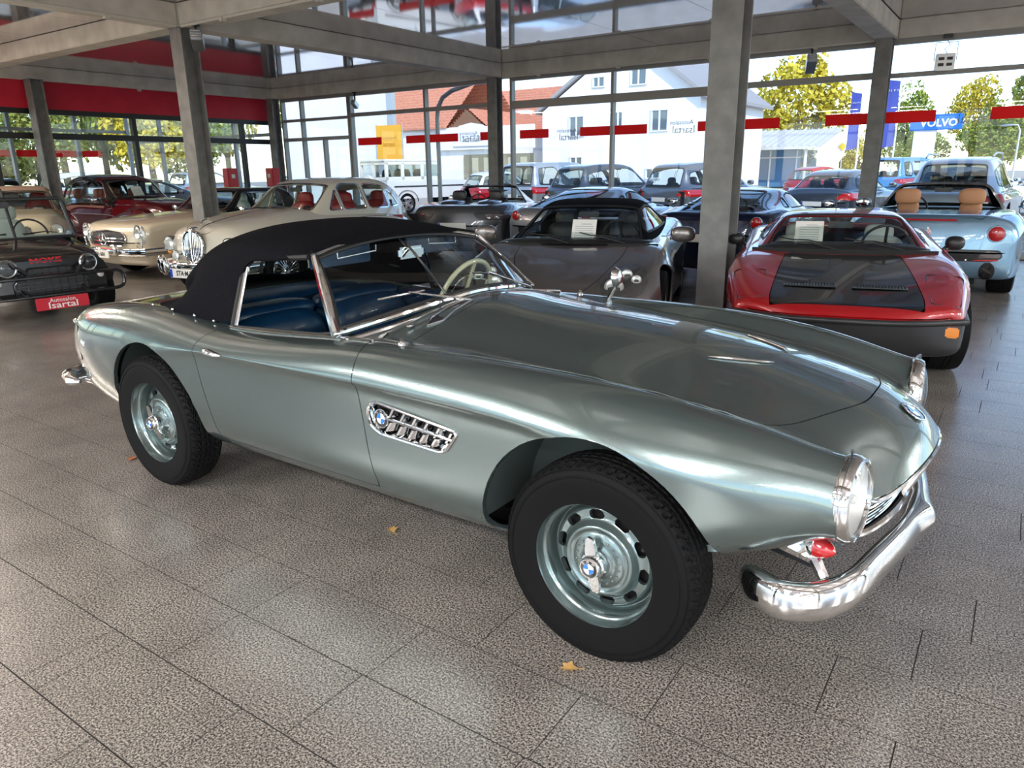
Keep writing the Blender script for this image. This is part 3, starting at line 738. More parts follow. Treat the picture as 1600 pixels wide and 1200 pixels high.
        bk = MB(); bk.prism(vp, lambda u, w_, q: (u, sg*(yy+q*sg*0+q), w_), -.004); bk.obj('vent_back', BLKPL, v)
        ring = MB()    # sloping chrome wall from the surround down to the back
        k_ = len(vp); vs = [(p.x, sg*p.y, p.z) for p in P]+[(1.735+(a-1.735)*.93, sg*(yy+.006), .655+(b-.655)*.82) for a, b in vp]
        ring.add(vs, [(i, (i+1) % k_, k_+(i+1) % k_, k_+i) for i in range(k_)]); ring.obj('vent_wall', CHROME, v)
        br = MB().tube([(1.625, sg*(P[0].y-.006), .662), (1.955, sg*(P[0].y-.010), .636)], .006, 8).obj('vent_bar', CHROME, v)
        for row in (0, 1):
            for i in range(6):
                t = MB(); bx = 1.660+i*.053-(row*.018); zt = .708-i*.0088 if row == 0 else .650-i*.0050
                hgt = .042 if row == 0 else .040
                y0, y1 = P[0].y-.040, P[0].y-.008
                vs = [(bx, sg*y1, zt-.002), (bx+.010, sg*y1, zt-.002), (bx-.016, sg*y1, zt-hgt), (bx-.026, sg*y1, zt-hgt), (bx+.024, sg*y0, zt), (bx+.030, sg*y0, zt), (bx+.002, sg*y0, zt-hgt), (bx-.004, sg*y0, zt-hgt)]
                t.add(vs, [(0, 1, 2, 3), (4, 7, 6, 5), (0, 4, 5, 1), (3, 2, 6, 7), (1, 5, 6, 2), (0, 3, 7, 4)]); t.obj('vane', CHROME, v, sharp=20)
        em, en = ys(1.602, .657); roundel('vent_emblem', (em.x, sg*(em.y-.004), em.z), (0, sg, .05), (0, 0, 1), .033, v)
        MB().lathe([(.034, -.03), (.038, -.01), (.036, 0)], (em.x, sg*(em.y-.002), em.z), (0, sg, .05), 28).obj('emblem_cup', CHROME, v)
    # chrome crown bead along the wing top
        # headlamp: deep chrome ring, reflector, lens
        c = (3.150, sg*.600, .668); ax = (1, sg*.10, .045)
        h = MB().lathe([(.118, -.014), (.1225, -.006), (.1225, .006), (.119, .020), (.113, .030), (.104, .033), (.101, .029), (.099, .020)], c, ax, 48).obj('headlamp', CHROME, car)
        MB().lathe([(.100, .022), (.092, -.004), (.075, -.022), (.045, -.040), (.001, -.046)], c, ax, 40).obj('reflector', REFL, h)
        MB().lathe([(.101, .024), (.090, .033), (.065, .042), (.035, .047), (.001, .049)], c, ax, 40).obj('lamp_glass', LENS, h)
        MB().ell((c[0]+.012, c[1], c[2]), (.012, .014, .014), 10, 8).obj('bulb', WHITE, h)
        # red indicator below the lamp
        ind = MB().lathe([(.033, 0), (.032, .014), (.024, .034), (.012, .050), (.001, .056)], (3.085, sg*.60, .508), (.9, sg*.25, -.02), 24).obj('indicator', REDL, car)
        MB().lathe([(.001, -.03), (.026, -.03), (.036, -.004), (.036, .002), (.032, .004)], (3.085, sg*.60, .508), (.9, sg*.25, -.02), 24).obj('indicator_base', CHROME, ind)
        # wheel well liners
        for cx_, rr in ((2.468, .425), (.055, .41)):
            w = MB(); vs = []
            for a in np.linspace(.34 if cx_ > 1 else 0, PI-.02, 30):
                vs.append([(cx_+rr*math.cos(a), sg*yv, .362+rr*math.sin(a)*(1 if cx_ > 1 else 1.0)) for yv in (.775 if cx_ > 1 else .755, .70, .60, .45)])
            w.grid(vs)
            w.add([(cx_+rr*math.cos(a), sg*.47, .362+rr*math.sin(a)) for a in np.linspace(.34 if cx_ > 1 else 0, PI-.02, 30)], [tuple(range(30))])
            w.obj('wheel_well', WELL, car)
    # sill closing panel behind the front wheel
    # nose: chrome lip, wide kidney grille, chin
    nose = MB(); lip = [(p.x, p.y, p.z) for p in [Vector(bs.co[i]) for i in range(len(bs.co)) if abs(bs.uv[i][0]-17) < 1e-6 and bs.uv[i][1] <= 2.99]]
    full = [(a, -b, c_) for a, b, c_ in lip[::-1]]+[(a, b, c_) for a, b, c_ in lip[1:]]
    gr = MB().tube([(a+.002, b, c_-.010) for a, b, c_ in full], .007, 8).obj('grille', CHROME, car)
    lo_ = [(a-.045-.02*(1-abs(b)/.49), b*.97, c_-.175+.05*(abs(b)/.49)**2) for a, b, c_ in full]
    MB().tube(lo_, .012, 8).obj('lower_rim', CHROME, gr)
    for s in (1, -1): MB().tube([(full[-1][0], s*full[-1][1], full[-1][2]), (full[-1][0]-.012, s*(full[-1][1]+.004), full[-1][2]-.07), (lo_[-1][0], s*lo_[-1][1], lo_[-1][2])], .010, 8).obj('end_rim', CHROME, gr)
    for i in range(8):
        t = (i+.6)/8.4; MB().tube([(a+(l[0]-a)*t-.022, b*.985, c_+(l[2]-c_)*t) for (a, b, c_), l in zip(full, lo_)], .0045, 6, flat=.6).obj('bar', CHROME, gr)
    MB().grid([[(a-.05, b*.98, c_-.01), (l[0]-.05, l[1], l[2])] for (a, b, c_), l in zip(full, lo_)]).obj('grille_back', DARK, gr)
    for s in (1, -1):
        cc = [(3.29, s*.012, .655), (3.27, s*.03, .60), (3.245, s*.05, .54), (3.22, s*.06, .49)]
        MB().tube(cc, .012, 8, flat=1.3).obj('kidney_frame', CHROME, gr)
    ch = []
    for (a, b, c_) in lo_:
        ch.append([(a, b, c_), (a-.05, b*1.0, c_-.035), (a-.16, b*1.02, c_-.05), (a-.34, b*1.05, c_-.03)])
    MB().grid(ch).obj('front_apron', BODY, car)
    e, en = pick(bs, 0, 1, 3.215, .0, 1); roundel('bonnet_emblem', (e.x, 0, e.z+.004), (en.x, 0, en.z), (-1, 0, .4), .041, car)
    # bumper: two swept halves meeting in a point
    bm_ = MB(); path = [(2.90, .625), (2.96, .685), (3.04, .72), (3.12, .68), (3.18, .58), (3.215, .40), (3.25, .20), (3.275, .0)]
    sm = smooth2(path, 14, False); Pf = [(a, -b, .372+.028*(a-2.9)/.4) for a, b in sm]+[(a, b, .372+.028*(a-2.9)/.4) for a, b in sm[::-1][1:]]
    n_ = len(Pf); sec = []
    for i, p in enumerate(Pf):
        a = Vector(Pf[max(i-1, 0)]); b = Vector(Pf[min(i+1, n_-1)]); t = (b-a).normalized(); side = Vector((t.y, -t.x, 0)).normalized()
        if side.dot(Vector((p[0]-2.6, p[1], 0))) < 0: side = -side
        e_ = min(i, n_-1-i)/16; rd = max(.06, 1-(1-min(e_, 1))**2)**.5; hh = .060*rd; dd = .034*rd; cen = abs(i-(n_-1)/2)/9
        pk = .018*max(0, 1-cen)
        ring_ = [Vector(p)+side*((dd+pk)*math.cos(an))+Vector((0, 0, hh*math.sin(an))) for an in np.linspace(0, 2*PI, 25)[:-1]]
        sec.append(ring_+[ring_[0]])
    bm_.grid([[tuple(q) for q in r_] for r_ in sec]).add([tuple(q) for q in sec[0][:-1]], [tuple(range(24))]).add([tuple(q) for q in sec[-1][:-1]], [tuple(range(24))])
    fb = bm_.obj('front_bumper', CHROME, car, sharp=70)
    for sg in (1, -1):
        MB().box((2.99, sg*.57, .455), (.20, .02, .03), rz=sg*.3).obj('bumper_bracket', BLKPL, fb)
        MB().tube([(3.0, sg*.62, .51), (3.08, sg*.60, .47), (3.12, sg*.63, .43)], [.03, .022, .016], 8).obj('bracket_cover', CHROME, fb)
    # bonnet scoop ridges and trims
    for sg in (1, -1):
        pts = []
        for xx, yy_ in ((2.60, .205), (2.64, .185), (2.70, .155), (2.76, .120), (2.79, .095)):
            p, n = pick(bs, 0, 1, xx, yy_, 1); pts.append((p.x, sg*p.y, p.z+.004))
        MB().tube(pts, [.003, .009, .010, .008, .002], 8, flat=.6).obj('scoop_trim', CHROME, car)
        pts = []
        for xx in np.linspace(1.68, 3.10, 40):
            yy_ = np.interp(xx, [1.68, 2.1, 2.5, 2.8, 3.1], [.655, .648, .640, .622, .604])
            p, n = pick(bs, 0, 1, xx, yy_, 1); pts.append((p.x, sg*p.y, p.z+.0005))
        MB().tube(pts, .0035, 6, flat=.7).obj('wing_bead', BODY, car)
        p, n = pick(bs, 0, 1, 1.60, .655, 1)
        MB().lathe([(.016, 0), (.014, .008), (.007, .014), (.009, .020), (.001, .026)], (p.x, sg*p.y, p.z), (0, 0, 1), 14).obj('bonnet_catch', CHROME, car)
        p, n = pick(bs, 0, 1, 1.50, .50, 1)
        MB().ell((p.x, sg*p.y, p.z+.01), (.012, .02, .01), 10, 6).obj('washer_jet', CHROME, car)
        # cowl vents
        sl = []
        for xx, yy_ in ((1.545, .16), (1.56, .30), (1.585, .40), (1.555, .46), (1.52, .40), (1.505, .28), (1.51, .17)):
            p, n = pick(bs, 0, 1, xx, yy_, 1); sl.append((p.x, sg*p.y, p.z+.003))
        sv = MB().tube([Vector(q) for q in sl], .005, 6, closed=True).obj('cowl_vent', CHROME, car)
        MB().add([(q[0], q[1], q[2]-.001) for q in sl], [tuple(range(len(sl)))]).obj('cowl_grid', BLKPL, sv)
    # wing mirror on the far wing
    p, n = pick(bs, 0, 1, 1.80, .62, 1)
    wm = MB().tube([(p.x-.02, p.y, p.z), (p.x+.01, p.y, p.z+.06), (p.x+.02, p.y, p.z+.085)], [.014, .008, .007], 8).obj('wing_mirror', CHROME, car)
    MB().lathe([(.001, .028), (.03, .022), (.048, .0), (.050, -.006), (.001, -.004)], (p.x+.02, p.y, p.z+.115), (1, .1, .1), 24).obj('mirror_head', CHROME, wm)
    # ---- windscreen, frame, wipers
    def ws(s, t):
        # s -1..1 across, t 0 base .. 1 header
        b0 = Vector((1.435-.155*abs(s)**2.3, s*.69, 1.000-.085*abs(s)**1.7)); h0 = Vector((1.005-.02+.02*abs(s)**2, s*.545, 1.238-.050*abs(s)**2.2))
        h0.x = 1.02-.03*(1-abs(s)**2)
        p = b0.lerp(h0, t); p.x += .030*math.sin(PI*t)*(1-abs(s)**2*.5); p.z += .006*math.sin(PI*t); return p
    W = [[ws(s, t) for t in np.linspace(0, 1, 13)] for s in np.linspace(-1, 1, 41)]
    wsf = MB().tube([ws(s, 0) for s in np.linspace(-1, 1, 41)]+[ws(1, t) for t in np.linspace(.08, .92, 9)]+[ws(s, 1) for s in np.linspace(1, -1, 41)]+[ws(-1, t) for t in np.linspace(.92, .08, 9)], .0135, 8, closed=True).obj('windscreen_frame', CHROME, car)
    gk = MB().tube([ws(s, .04)+Vector((.006, 0, .004)) for s in np.linspace(-.975, .975, 41)]+[ws(.975, t) for t in np.linspace(.1, .9, 8)]+[ws(s, .955) for s in np.linspace(.97, -.97, 41)]+[ws(-.975, t) for t in np.linspace(.9, .1, 8)], .009, 6, closed=True).obj('rubber_seal', BLACK, wsf)
    MB().grid([[tuple(p) for p in r_] for r_ in W]).obj('windscreen', CGLASS, car)
    MB().tube([ws(s, -.07)+Vector((.02, 0, -.008)) for s in np.linspace(-1.0, 1.0, 31)], .016, 8, flat=.8).obj('scuttle_trim', CHROME, car)
    for yb, ye, t1 in ((-.16, -.56, .20), (.38, .02, .22)):
        base = ws(yb/.69, -.10)+Vector((.05, 0, 0)); tip = ws((yb+ye)/2/.69, t1)+Vector((.02, 0, .012))
        w_ = MB().tube([base, base+Vector((0, 0, .03)), tip], [.011, .006, .004], 7).obj('wiper_arm', CHROME, car)
        bl = [ws(s, t1+.02*(i-1.5))+Vector((.016, 0, .008)) for i, s in enumerate(np.linspace((yb-.12)/.69, (ye)/.69+.08, 4))]
        MB().tube(bl, .005, 6).obj('wiper_blade', CHROME, w_)
    # quarter pillar at the rear edge of the windscreen and side glass
    tv = [[(1.155, .0, 1.205), (1.155, .20, 1.2)], ]
    # ---- soft top
    tx = [1.035, .95, .80, .55, .27, .05, -.14, -.30, -.40]
    tz = [1.242, 1.268, 1.290, 1.300, 1.262, 1.185, 1.075, .960, .890]
    cw = [.553, .562, .570, .570, .545, .52, .48, .43, .38]     # cantrail half width
    cz = [1.182, 1.188, 1.192, 1.188, 1.115, 1.010, .935, .905, .88]
    bw = [.600, .612, .630, .655, .668, .672, .64, .58, .52]
    bz = [1.145, 1.03, .95, .872, .868, .885, .890, .888, .878]
    T = []
    for i in range(9):
        a, w1, z1, w2, z2, zt = tx[i], cw[i], cz[i], bw[i], bz[i], tz[i]
        hook = lambda w: -.05*(w/.6)**2 if i < 5 else (.14*(w/.6)**2 if i > 5 else .05*(w/.6)**2)
        row = [(a, 0, zt), (a+hook(.2), .22, zt-.006), (a+hook(.38), .40, zt-(zt-z1)*.30), (a+hook(.5), .51, zt-(zt-z1)*.62)] if i < 7 else [(a, 0, zt), (a+.02, .16, zt-.002), (a+.05, .28, zt-(zt-z1)*.4), (a+.09, .36, zt-(zt-z1)*.75)]
        row += [(a+hook(.57), w1, z1), (a+hook(.6), w1+(w2-w1)*.4, z1+(z2-z1)*.35), (a+hook(.6), w1+(w2-w1)*.8, z1+(z2-z1)*.72), (a+hook(.62), w2, z2)]
        T.append(row)
    ts = surface(T, 10, 7, k=1)
    wp = rounded([(.592, .850), (.588, 1.10), (.640, 1.152), (1.00, 1.180), (1.20, 1.12), (1.4, 1.0), (1.5, .8), (.6, .80)], [.0, .10, .06, .02, 0, 0, 0, 0])
    x, y, z = ts.co.T
    tf = np.where(y > .48, sd(wp, x, z), -1.0)
    rwp = rounded([(5.15, -1), (5.15, 2.9), (7.15, 2.4), (7.15, -1)], [0, .4, .4, 0])
    rwm = clip(ts, sd(rwp, *ts.uv.T)); mobj('rear_window', both(rwm), CGLASS, car)
    top = flange(both(clip(ts, np.maximum(tf, sd(rwp, *ts.uv.T)), -1)), .010)
    mobj('soft_top', top, CLOTH, car)
    hb = MB().tube([ws(s, 1.0)+Vector((-.012, 0, .014)) for s in np.linspace(-1, 1, 31)], .012, 8).obj('header_band', CLOTH, car)
    for sg in (1, -1):
        # side window glass, rear chrome channel, front quarter pillar, lower rubber
        def pl(xx, zz): # plane of the side glass
            t = (zz-.87)/.31; return (xx, sg*(.672-.115*t), zz)
        g = MB(); G = [(.625, .880), (.618, 1.10), (.66, 1.146), (1.035, 1.182), (1.255, .925), (1.15, .905), (.9, .893)]
        g.add([pl(a, b) for a, b in G], [tuple(range(len(G)))]); g.obj('side_window', CGLASS, car)
        MB().tube([pl(.612, .872), pl(.606, 1.125)], .011, 6, flat=.6).obj('window_channel', CHROME, car)
        MB().tube([pl(.590, .870), pl(.588, 1.11), pl(.64, 1.158), pl(1.0, 1.184)], .012, 6).obj('window_seal', BLACK, car)
        MB().tube([pl(.60, .868), pl(.9, .882), pl(1.15, .894), pl(1.27, .912)], .009, 6).obj('lower_seal', BLACK, car)
        MB().tube([(1.285, sg*.690, .915), (1.215, sg*.652, .985), (1.13, sg*.606, 1.075), (1.035, sg*.553, 1.186)], [.020, .018, .017, .015], 8).obj('front_pillar', CHROME, car)
    # hood fasteners
    hf = MB()
    for xx in (-.05, .12, .30, .45):
        p, n = pick(bs, 0, 1, xx, .668, 1); hf.ell((p.x, -p.y-.005, p.z+.012), (.007, .007, .007), 8, 6); hf.ell((p.x, p.y+.005, p.z+.012), (.007, .007, .007), 8, 6)
    hf.obj('fastener', CHROME, car)
    # ---- cabin
    tub = MB().box((.68, 0, .34), (1.5, 1.30, .02)).box((-.06, 0, .58), (.02, 1.28, .5)).box((1.44, 0, .60), (.02, 1.28, .52)); tub.obj('cabin_floor', DARK, car)
    for sg in (1, -1):
        MB().box((.68, sg*.635, .60), (1.5, .03, .50), ch=.01).obj('door_lining', BLUE, car)
        s_ = MB(); s_.ell((.66, sg*.315, .52), (.36, .305, .15), 28, 16, .55).ell((.36, sg*.315, .62), (.15, .31, .25), 28, 18, .6).ell((.33, sg*.315, .845), (.10, .30, .055), 24, 12, .7)
        st = s_.obj('seat', BLUE, car)
        for q in range(5): MB().tube([(.44, sg*.315+(q-2)*.10, .82), (.50, sg*.315+(q-2)*.10, .70), (.53, sg*.315+(q-2)*.10, .655), (.9, sg*.315+(q-2)*.10, .655)], .008, 6).obj('seat_piping', BLUE, st)
    sh = MB().ell((.02, 0, .80), (.16, .60, .10), 28, 12, .5).ell((.14, 0, .72), (.08, .60, .14), 28, 12, .5); sh.obj('rear_shelf', BLUE, car)
    d_ = MB().ell((1.27, 0, .845), (.10, .61, .060), 28, 12, .45).box((1.30, 0, .74), (.08, 1.20, .18), ch=.02); dd_ = d_.obj('dashboard', BODY, car)
    MB().ell((1.25, 0, .895), (.10, .58, .016), 28, 8, .5).obj('dash_pad', BLUE, dd_)
    for yy_ in (.22, .36, .50): MB().lathe([(.001, .01), (.042, .01), (.046, 0)], (1.185, yy_, .845), (-1, 0, .2), 20).obj('gauge', CHROME, dd_)
    # steering wheel (left-hand drive)
    o = Vector((1.10, .34, .905)); a = Vector((-1, 0, .42)).normalized(); u = Vector((0, 1, 0)); w = a.cross(u)
    sw = MB().tube([o+(u*math.cos(t)+w*math.sin(t))*.195 for t in np.linspace(0, 2*PI, 49)[:-1]], .0125, 10, closed=True).obj('steering_wheel', CREAM, car)
    MB().tube([o, o-a*.35], .02, 10).obj('steering_column', CREAM, sw)
    MB().ell(tuple(o), (.035, .035, .035), 14, 10).tube([o-u*.19, o, o+u*.19], .010, 6).tube([o, o+w*(-.19)], .010, 6).obj('spokes', CREAM, sw)
    rg = MB().tube([o+a*.02+(u*math.cos(t)+w*math.sin(t))*.10 for t in np.linspace(PI, 2*PI, 20)], .005, 6).obj('horn_ring', CHROME, sw)
    mr = MB().tube([ws(0, .97)-Vector((.02, 0, .01)), ws(0, .80)-Vector((.05, 0, .02))], .008, 8).obj('rear_mirror', CHROME, car)
    MB().box(tuple(ws(0, .76)-Vector((.06, 0, .03))), (.03, .17, .055), ch=.012).obj('mirror_case', CHROME, mr)
    for sg in (1, -1):
        v_ = MB().box((.91, sg*.30, 1.168), (.015, .36, .10), ch=.006).obj('sun_visor', BLUE, car); 
        c0 = ws(sg*.45, .93)
        MB().tube([(c0.x-.02, sg*.18, c0.z-.01), (c0.x-.02, sg*.18, c0.z-.035), (c0.x-.03, sg*.40, c0.z-.05), (c0.x-.03, sg*.40, c0.z-.02)], .004, 6).obj('visor_bar', CHROME, v_)
    MB().tube([(1.30, -.02, .96), (1.18, -.02, 1.08), (1.06, -.02, 1.19)], .006, 6).obj('centre_rod', CHROME, car)
    # ---- tail: lamp, bumper, exhaust, flap
    for sg in (1, -1):
        p, n = ys(-.82, .735)
        tl = MB().ell((p.x+.04, sg*p.y, p.z+.02), (.045, .014, .016), 14, 8).obj('tail_lamp', CHROME, car)
        MB().ell((-.958, sg*.50, .655), (.02, .035, .03), 12, 8).obj('tail_lens', REDL, tl)
        p, n = ys(-.62, .66); MB().ell((p.x, sg*p.y, p.z), (.022, .010, .022), 12, 8).obj('reflector', CHROME, car)
        # slim rear bumper ends
        b_ = MB().tube([(-.86, sg*.72, .40), (-.93, sg*.735, .40), (-1.03, sg*.70, .40), (-1.085, sg*.60, .40), (-1.11, sg*.35, .40), (-1.12, 0, .40)], [.010, .034, .044, .046, .046, .046], 10, flat=1.0).obj('rear_bumper', CHROME, car)
        MB().tube([(-.80, sg*.60, .42), (-.98, sg*.62, .42)], .02, 8).obj('bumper_bracket', BLKPL, b_)
        MB().lathe([(.020, 0), (.026, 0), (.026, -.55), (.020, -.55)], (-1.22, sg*.51, .31), (-1, 0, 0), 18).obj('exhaust_pipe', CHROME, car)
    fp = rounded([(-.90, .72), (-.70, .745), (-.69, .56), (-.87, .54)], .02)
    MB().tube([(p_.x, -(p_.y+.001), p_.z) for p_ in [ys(a, b)[0] for a, b in fp]], .002, 4, closed=True).obj('fuel_flap_seam', BLKPL, car)
    # ---- underside
    ub = MB().box((.9, 0, .27), (2.9, .84, .12)).box((1.25, 0, .28), (1.5, 1.1, .06)).tube([(2.468, -.66, .335), (2.468, .66, .335)], .03, 8).tube([(.0, -.66, .335), (.0, .66, .335)], .03, 8)
    ub.box((2.42, 0, .45), (.5, .80, .36)).box((-.1, 0, .45), (1.1, .84, .36)); ub.obj('chassis', DARK, car)
    mt = hero_tyre(); mt.materials.append(TYRE); mrim = hero_rim()
    for sx_, yw in ((2.48, .700), (0, .705)):
        for sg in (1, -1): hero_wheel(car, sx_, sg*yw, mt, mrim, sg, .15 if sx_ else .5)
    return car
HERO = roadster()
# ================================================================ a builder for the other cars
SEATS = {}
_wheels = {}
def wheel_meshes(r, kind, w=.2, rimr=None, hi=True):
    key = (round(r, 3), kind, w, rimr)
    if key in _wheels: return _wheels[key]
    rr = rimr or r*.68; h = w/2; n = 40 if hi else 24
    t = MB().lathe([(rr-.01, -h*.9), (rr+.01, -h*.95), ((rr+r)/2, -h*1.02), (r*.975, -h*.88), (r, -h*.6), (r, -h*.2), (r*.988, -h*.17), (r*.988, -h*.1), (r, -h*.07), (r, h*.07), (r*.988, h*.1), (r*.988, h*.17), (r, h*.2), (r, h*.6), (r*.975, h*.88), ((rr+r)/2, h*1.02), (rr+.01, h*.95), (rr-.01, h*.9)], (0, 0, 0), (0, 1, 0), n).mesh('tyre', sharp=40)
    t.materials.append(TYRE)
    m = MB(); m.lathe([(rr*.93, -h*.8), (rr*.95, h*.2), (rr*.97, h*.82), (rr+.004, h*.95), (rr+.010, h*.9)], (0, 0, 0), (0, 1, 0), n)
    if kind[:5] == 'alloy':
        k = int(kind[5:]); dep = h*.72
        for i in range(k):
            a = 2*PI*i/k; 
            for off in ((-.09, .09) if k == 5 else (0,)):
                c, s = math.cos(a), math.sin(a); ww = rr*(.07 if k > 5 else .075)
                o0 = (-s*off*rr, c*off*rr)
                vs = []
                for q, (rad, wd, y) in enumerate(((rr*.14, ww*1.2, dep*.9), (rr*.94, ww*.9, dep))):
                    for sg in (-1, 1):
                        for yy in (y, y-.03): vs.append(((rad*c-s*(wd*sg+off*rr*(1 if q == 0 else 1.6))), yy, (rad*s+c*(wd*sg+off*rr*(1 if q == 0 else 1.6)))))
                m.add(vs, [(0, 2, 3, 1), (4, 5, 7, 6), (0, 1, 5, 4), (2, 6, 7, 3), (0, 4, 6, 2), (1, 3, 7, 5)])
        m.lathe([(.001, dep*1.0), (rr*.16, dep*.98), (rr*.20, dep*.85), (rr*.20, dep*.5)], (0, 0, 0), (0, 1, 0), 20)
    elif kind == 'wire':
        for i in range(36):
            a = 2*PI*i/36; b = a+(.35 if i % 2 else -.35)
            m.tube([(.04*math.cos(a), h*.9, .04*math.sin(a)), (rr*.95*math.cos(b), h*.35, rr*.95*math.sin(b))], .003, 4, caps=False)
        m.lathe([(.001, h*1.15), (.035, h*1.12), (.045, h*.9), (.045, h*.3)], (0, 0, 0), (0, 1, 0), 16)
    else:
        m.lathe([(.001, h*.82), (rr*.30, h*.80), (rr*.55, h*.62), (rr*.62, h*.35), (rr*.72, h*.30), (rr*.9, h*.35), (rr*.95, h*.2)], (0, 0, 0), (0, 1, 0), n)
    d = MB().lathe([(.001, -h*.1), (rr*.93, -h*.1)], (0, 0, 0), (0, 1, 0), 24).mesh('brake_disc'); d.materials.append(DARK)
    rm = m.mesh('rim', sharp=30); _wheels[key] = (t, rm, d); return _wheels[key]
def add_wheels(car, xs, yw, r, kind, mt, w=.2, rimr=None, steer=0, hi=True, tr=None):
    for i, x in enumerate(xs):
        t, rm, d = wheel_meshes(r[i] if isinstance(r, tuple) else r, kind, w, rimr, hi); rr = r[i] if isinstance(r, tuple) else r
        yy = yw[i] if isinstance(yw, tuple) else yw
        for sg in (1, -1):
            o = inst('tyre', t, car, (x, sg*yy, rr), (0, 0, (0 if sg > 0 else PI)+(steer if i == 0 else 0)))
            me = rm if not rm.materials or rm.materials[0] == mt else rm.copy()
            if not me.materials: me.materials.append(mt)
            else: me.materials[0] = mt
            inst('rim', me, o); inst('brake_disc', d, o)
def I(pts, x):
    P = sorted(pts); return float(np.interp(x, [p[0] for p in P], [p[1] for p in P]))
class Car: pass
def gcar(name, label, loc, rz, P, cat='car', group=None):
    g = lambda k, d=None: P.get(k, d)
    car = thing(name, label, cat, (loc[0], loc[1], g('z', 0)), rz, group)
    x0, x1, wb, r, bot = P['x0'], P['x1'], P['wb'], P['r'], g('bot', .2)
    rr = r if isinstance(r, tuple) else (r, r)
    paintm = P['paint']; su = g('su', 5)
    D = g('round', .22); zc = g('zc', .45)
    u = [0, .015, .05, .11, .18, .26, .34, .42, .50, .58, .66, .74, .82, .89, .95, .985, 1]
    net = []
    Df, Dr = g('rf', D), g('rr', D)
    for q in u:
        x = x0+(x1-x0)*q; w = I(P['wid'], x); zt = I(P['top'], x); ze = I(P['edge'], x); zb = I(g('botc', [(0, bot)]), x)
        cr = g('cr', .80); mid = ze-g('sh', .16)
        rows = [(0, zt), (.34*w, zt*.98+ze*.02), (.62*w, zt*g('hm', .6)+ze*(1-g('hm', .6))), (cr*w, ze), ((cr+.13)*w, ze-g('er', .045)), (w, mid), (w*g('tum', 1.0), mid-g('cs', .05)), (w*g('low', .99), zb+(mid-zb)*.4), (w*.955, zb), (w*.75, zb-.02), (w*.38, zb-.025), (0, zb-.03)]
        d = (x1-x)/Df; e = (x-x0)/Dr
        s = 1-(1-min(d, e, 1))**g('pw', 2.4); s = max(s, 0)**(1/g('pw', 2.4))
        zz = g('zcf', zc) if d < e else g('zcr', zc)
        kf = (g('kf', .25)*max(0, 1-d*.22) if d < e else -g('kr', .2)*max(0, 1-e*.22)); kp = g('kp', 2.2)
        ys = g('ysc', .88)
        net.append([(x-kf*(y/w)**kp, y*(ys+(1-ys)*s), zz+(z-zz)*(.03+.97*s)) for y, z in rows])
    bs = surface(net, su, 5, k=1)
    xa = (0, wb); A = g('arch', 1.12)
    def archf(m):
        x, y, z = m.co.T; f = np.full(len(x), 5.)
        for i, ax in enumerate(xa):
            R = rr[1-i if isinstance(r, tuple) else 0] if False else rr[0 if ax == wb else 1]
            f = np.minimum(f, np.where(y > .76*I(P['wid'], ax), np.hypot((x-ax)/(R*A+.02), (z-R)/(R*A+.015)), 5))
        return f
    ar = archf(bs); bs.co = bs.co+bs.no*(np.exp(-((ar-1.05)/.06)**2)*g('flare', .012)*(bs.co[:, 2] > bot+.08))[:, None]
    m = clip(bs, archf(bs)-1)
    G = P.get('gh')
    parts = {}
    if G:
        # cabin opening in the body
        a, d_ = G['a']-.06, G['d']+.06; bw = G['bw']
        ck = rounded([(d_, -.3), (d_, .6*bw), (d_+.15, bw-.05), (a-.22, bw-.05), (a-G.get('kw', .15)*.3, .5*bw), (a, 0), (a, -.3)], [0, .05, .1, .1, .1, 0, 0])
        x, y, z = m.co.T; m = clip(m, np.where(z > I(P['edge'], (a+d_)/2)-.22, -sd(ck, x, y), 1.0))
    rest = m
    for nm, poly, axes, mt in g('panels', []):
        x, y, z = rest.co.T
        if axes == 'top':
            pp = [(px, py) for px, py in poly]; f = np.where(z > g('topz', .5), sd(pp+[(px, -py) for px, py in poly[::-1]], x, y), -1.0)
        else: f = np.where(y > .5*I(P['wid'], .5*wb), sd(poly, x, z), -1.0)
        gp = g('gap', .003)
        pc = clip(rest, f-gp); rest = clip(rest, f+gp, -1)
        if len(pc.f):
            if axes == 'top': mobj(nm, flange(both(pc), .012), mt or paintm, car)
            else: mobj(nm, flange(pc, .012), mt or paintm, car); mobj(nm, flange(mirror(pc), .012), mt or paintm, car)
    mobj('body', flange(both(rest), .015), paintm, car)
    # greenhouse
    gh = None
    if G:
        n = []
        for i, (x, z, w, bwid) in enumerate(G['st']):
            be = I(P['edge'], x)-.015 if 'belt' not in G else I(G['belt'], x); kk = G.get('kw', .15)
            last = len(G['st'])-1
            sh = lambda y: -kk*(y/bwid)**2*(1 if i <= 1 else (.6 if i == 2 else 0))+G.get('kb', .12)*(y/bwid)**2*(1 if i >= last-1 else (.6 if i == last-2 else 0))
            h = z-be; c = G.get('cant', .05)*min(1, max(h, 0)/.2)
            rows = [(0, z), (.4*w, z-.004), (.75*w, z-c*.3), (w, z-c), (w+(bwid-w)*.38, z-c-(h-c)*.36), (w+(bwid-w)*.75, z-c-(h-c)*.72), (bwid, be)]
            n.append([(x+sh(y), y, max(zz_, be-.02)) for y, zz_ in rows])
        gs = surface(n, G.get('su', 8), 7, k=1)
        last = len(G['st'])-1; U, V = gs.uv.T; x, y, z = gs.co.T
        vA = G.get('vA', 2.8); wsu = G.get('wsu', (.12, 1.88)); rwu = G.get('rwu', (last-1.85, last-.15))
        def rect(u0, u1, v1, rad=.15): return rounded([(u0, -1), (u0, v1), (u1, v1*G.get('vt', .97)), (u1, -1)], [0, rad, rad, 0], 4)
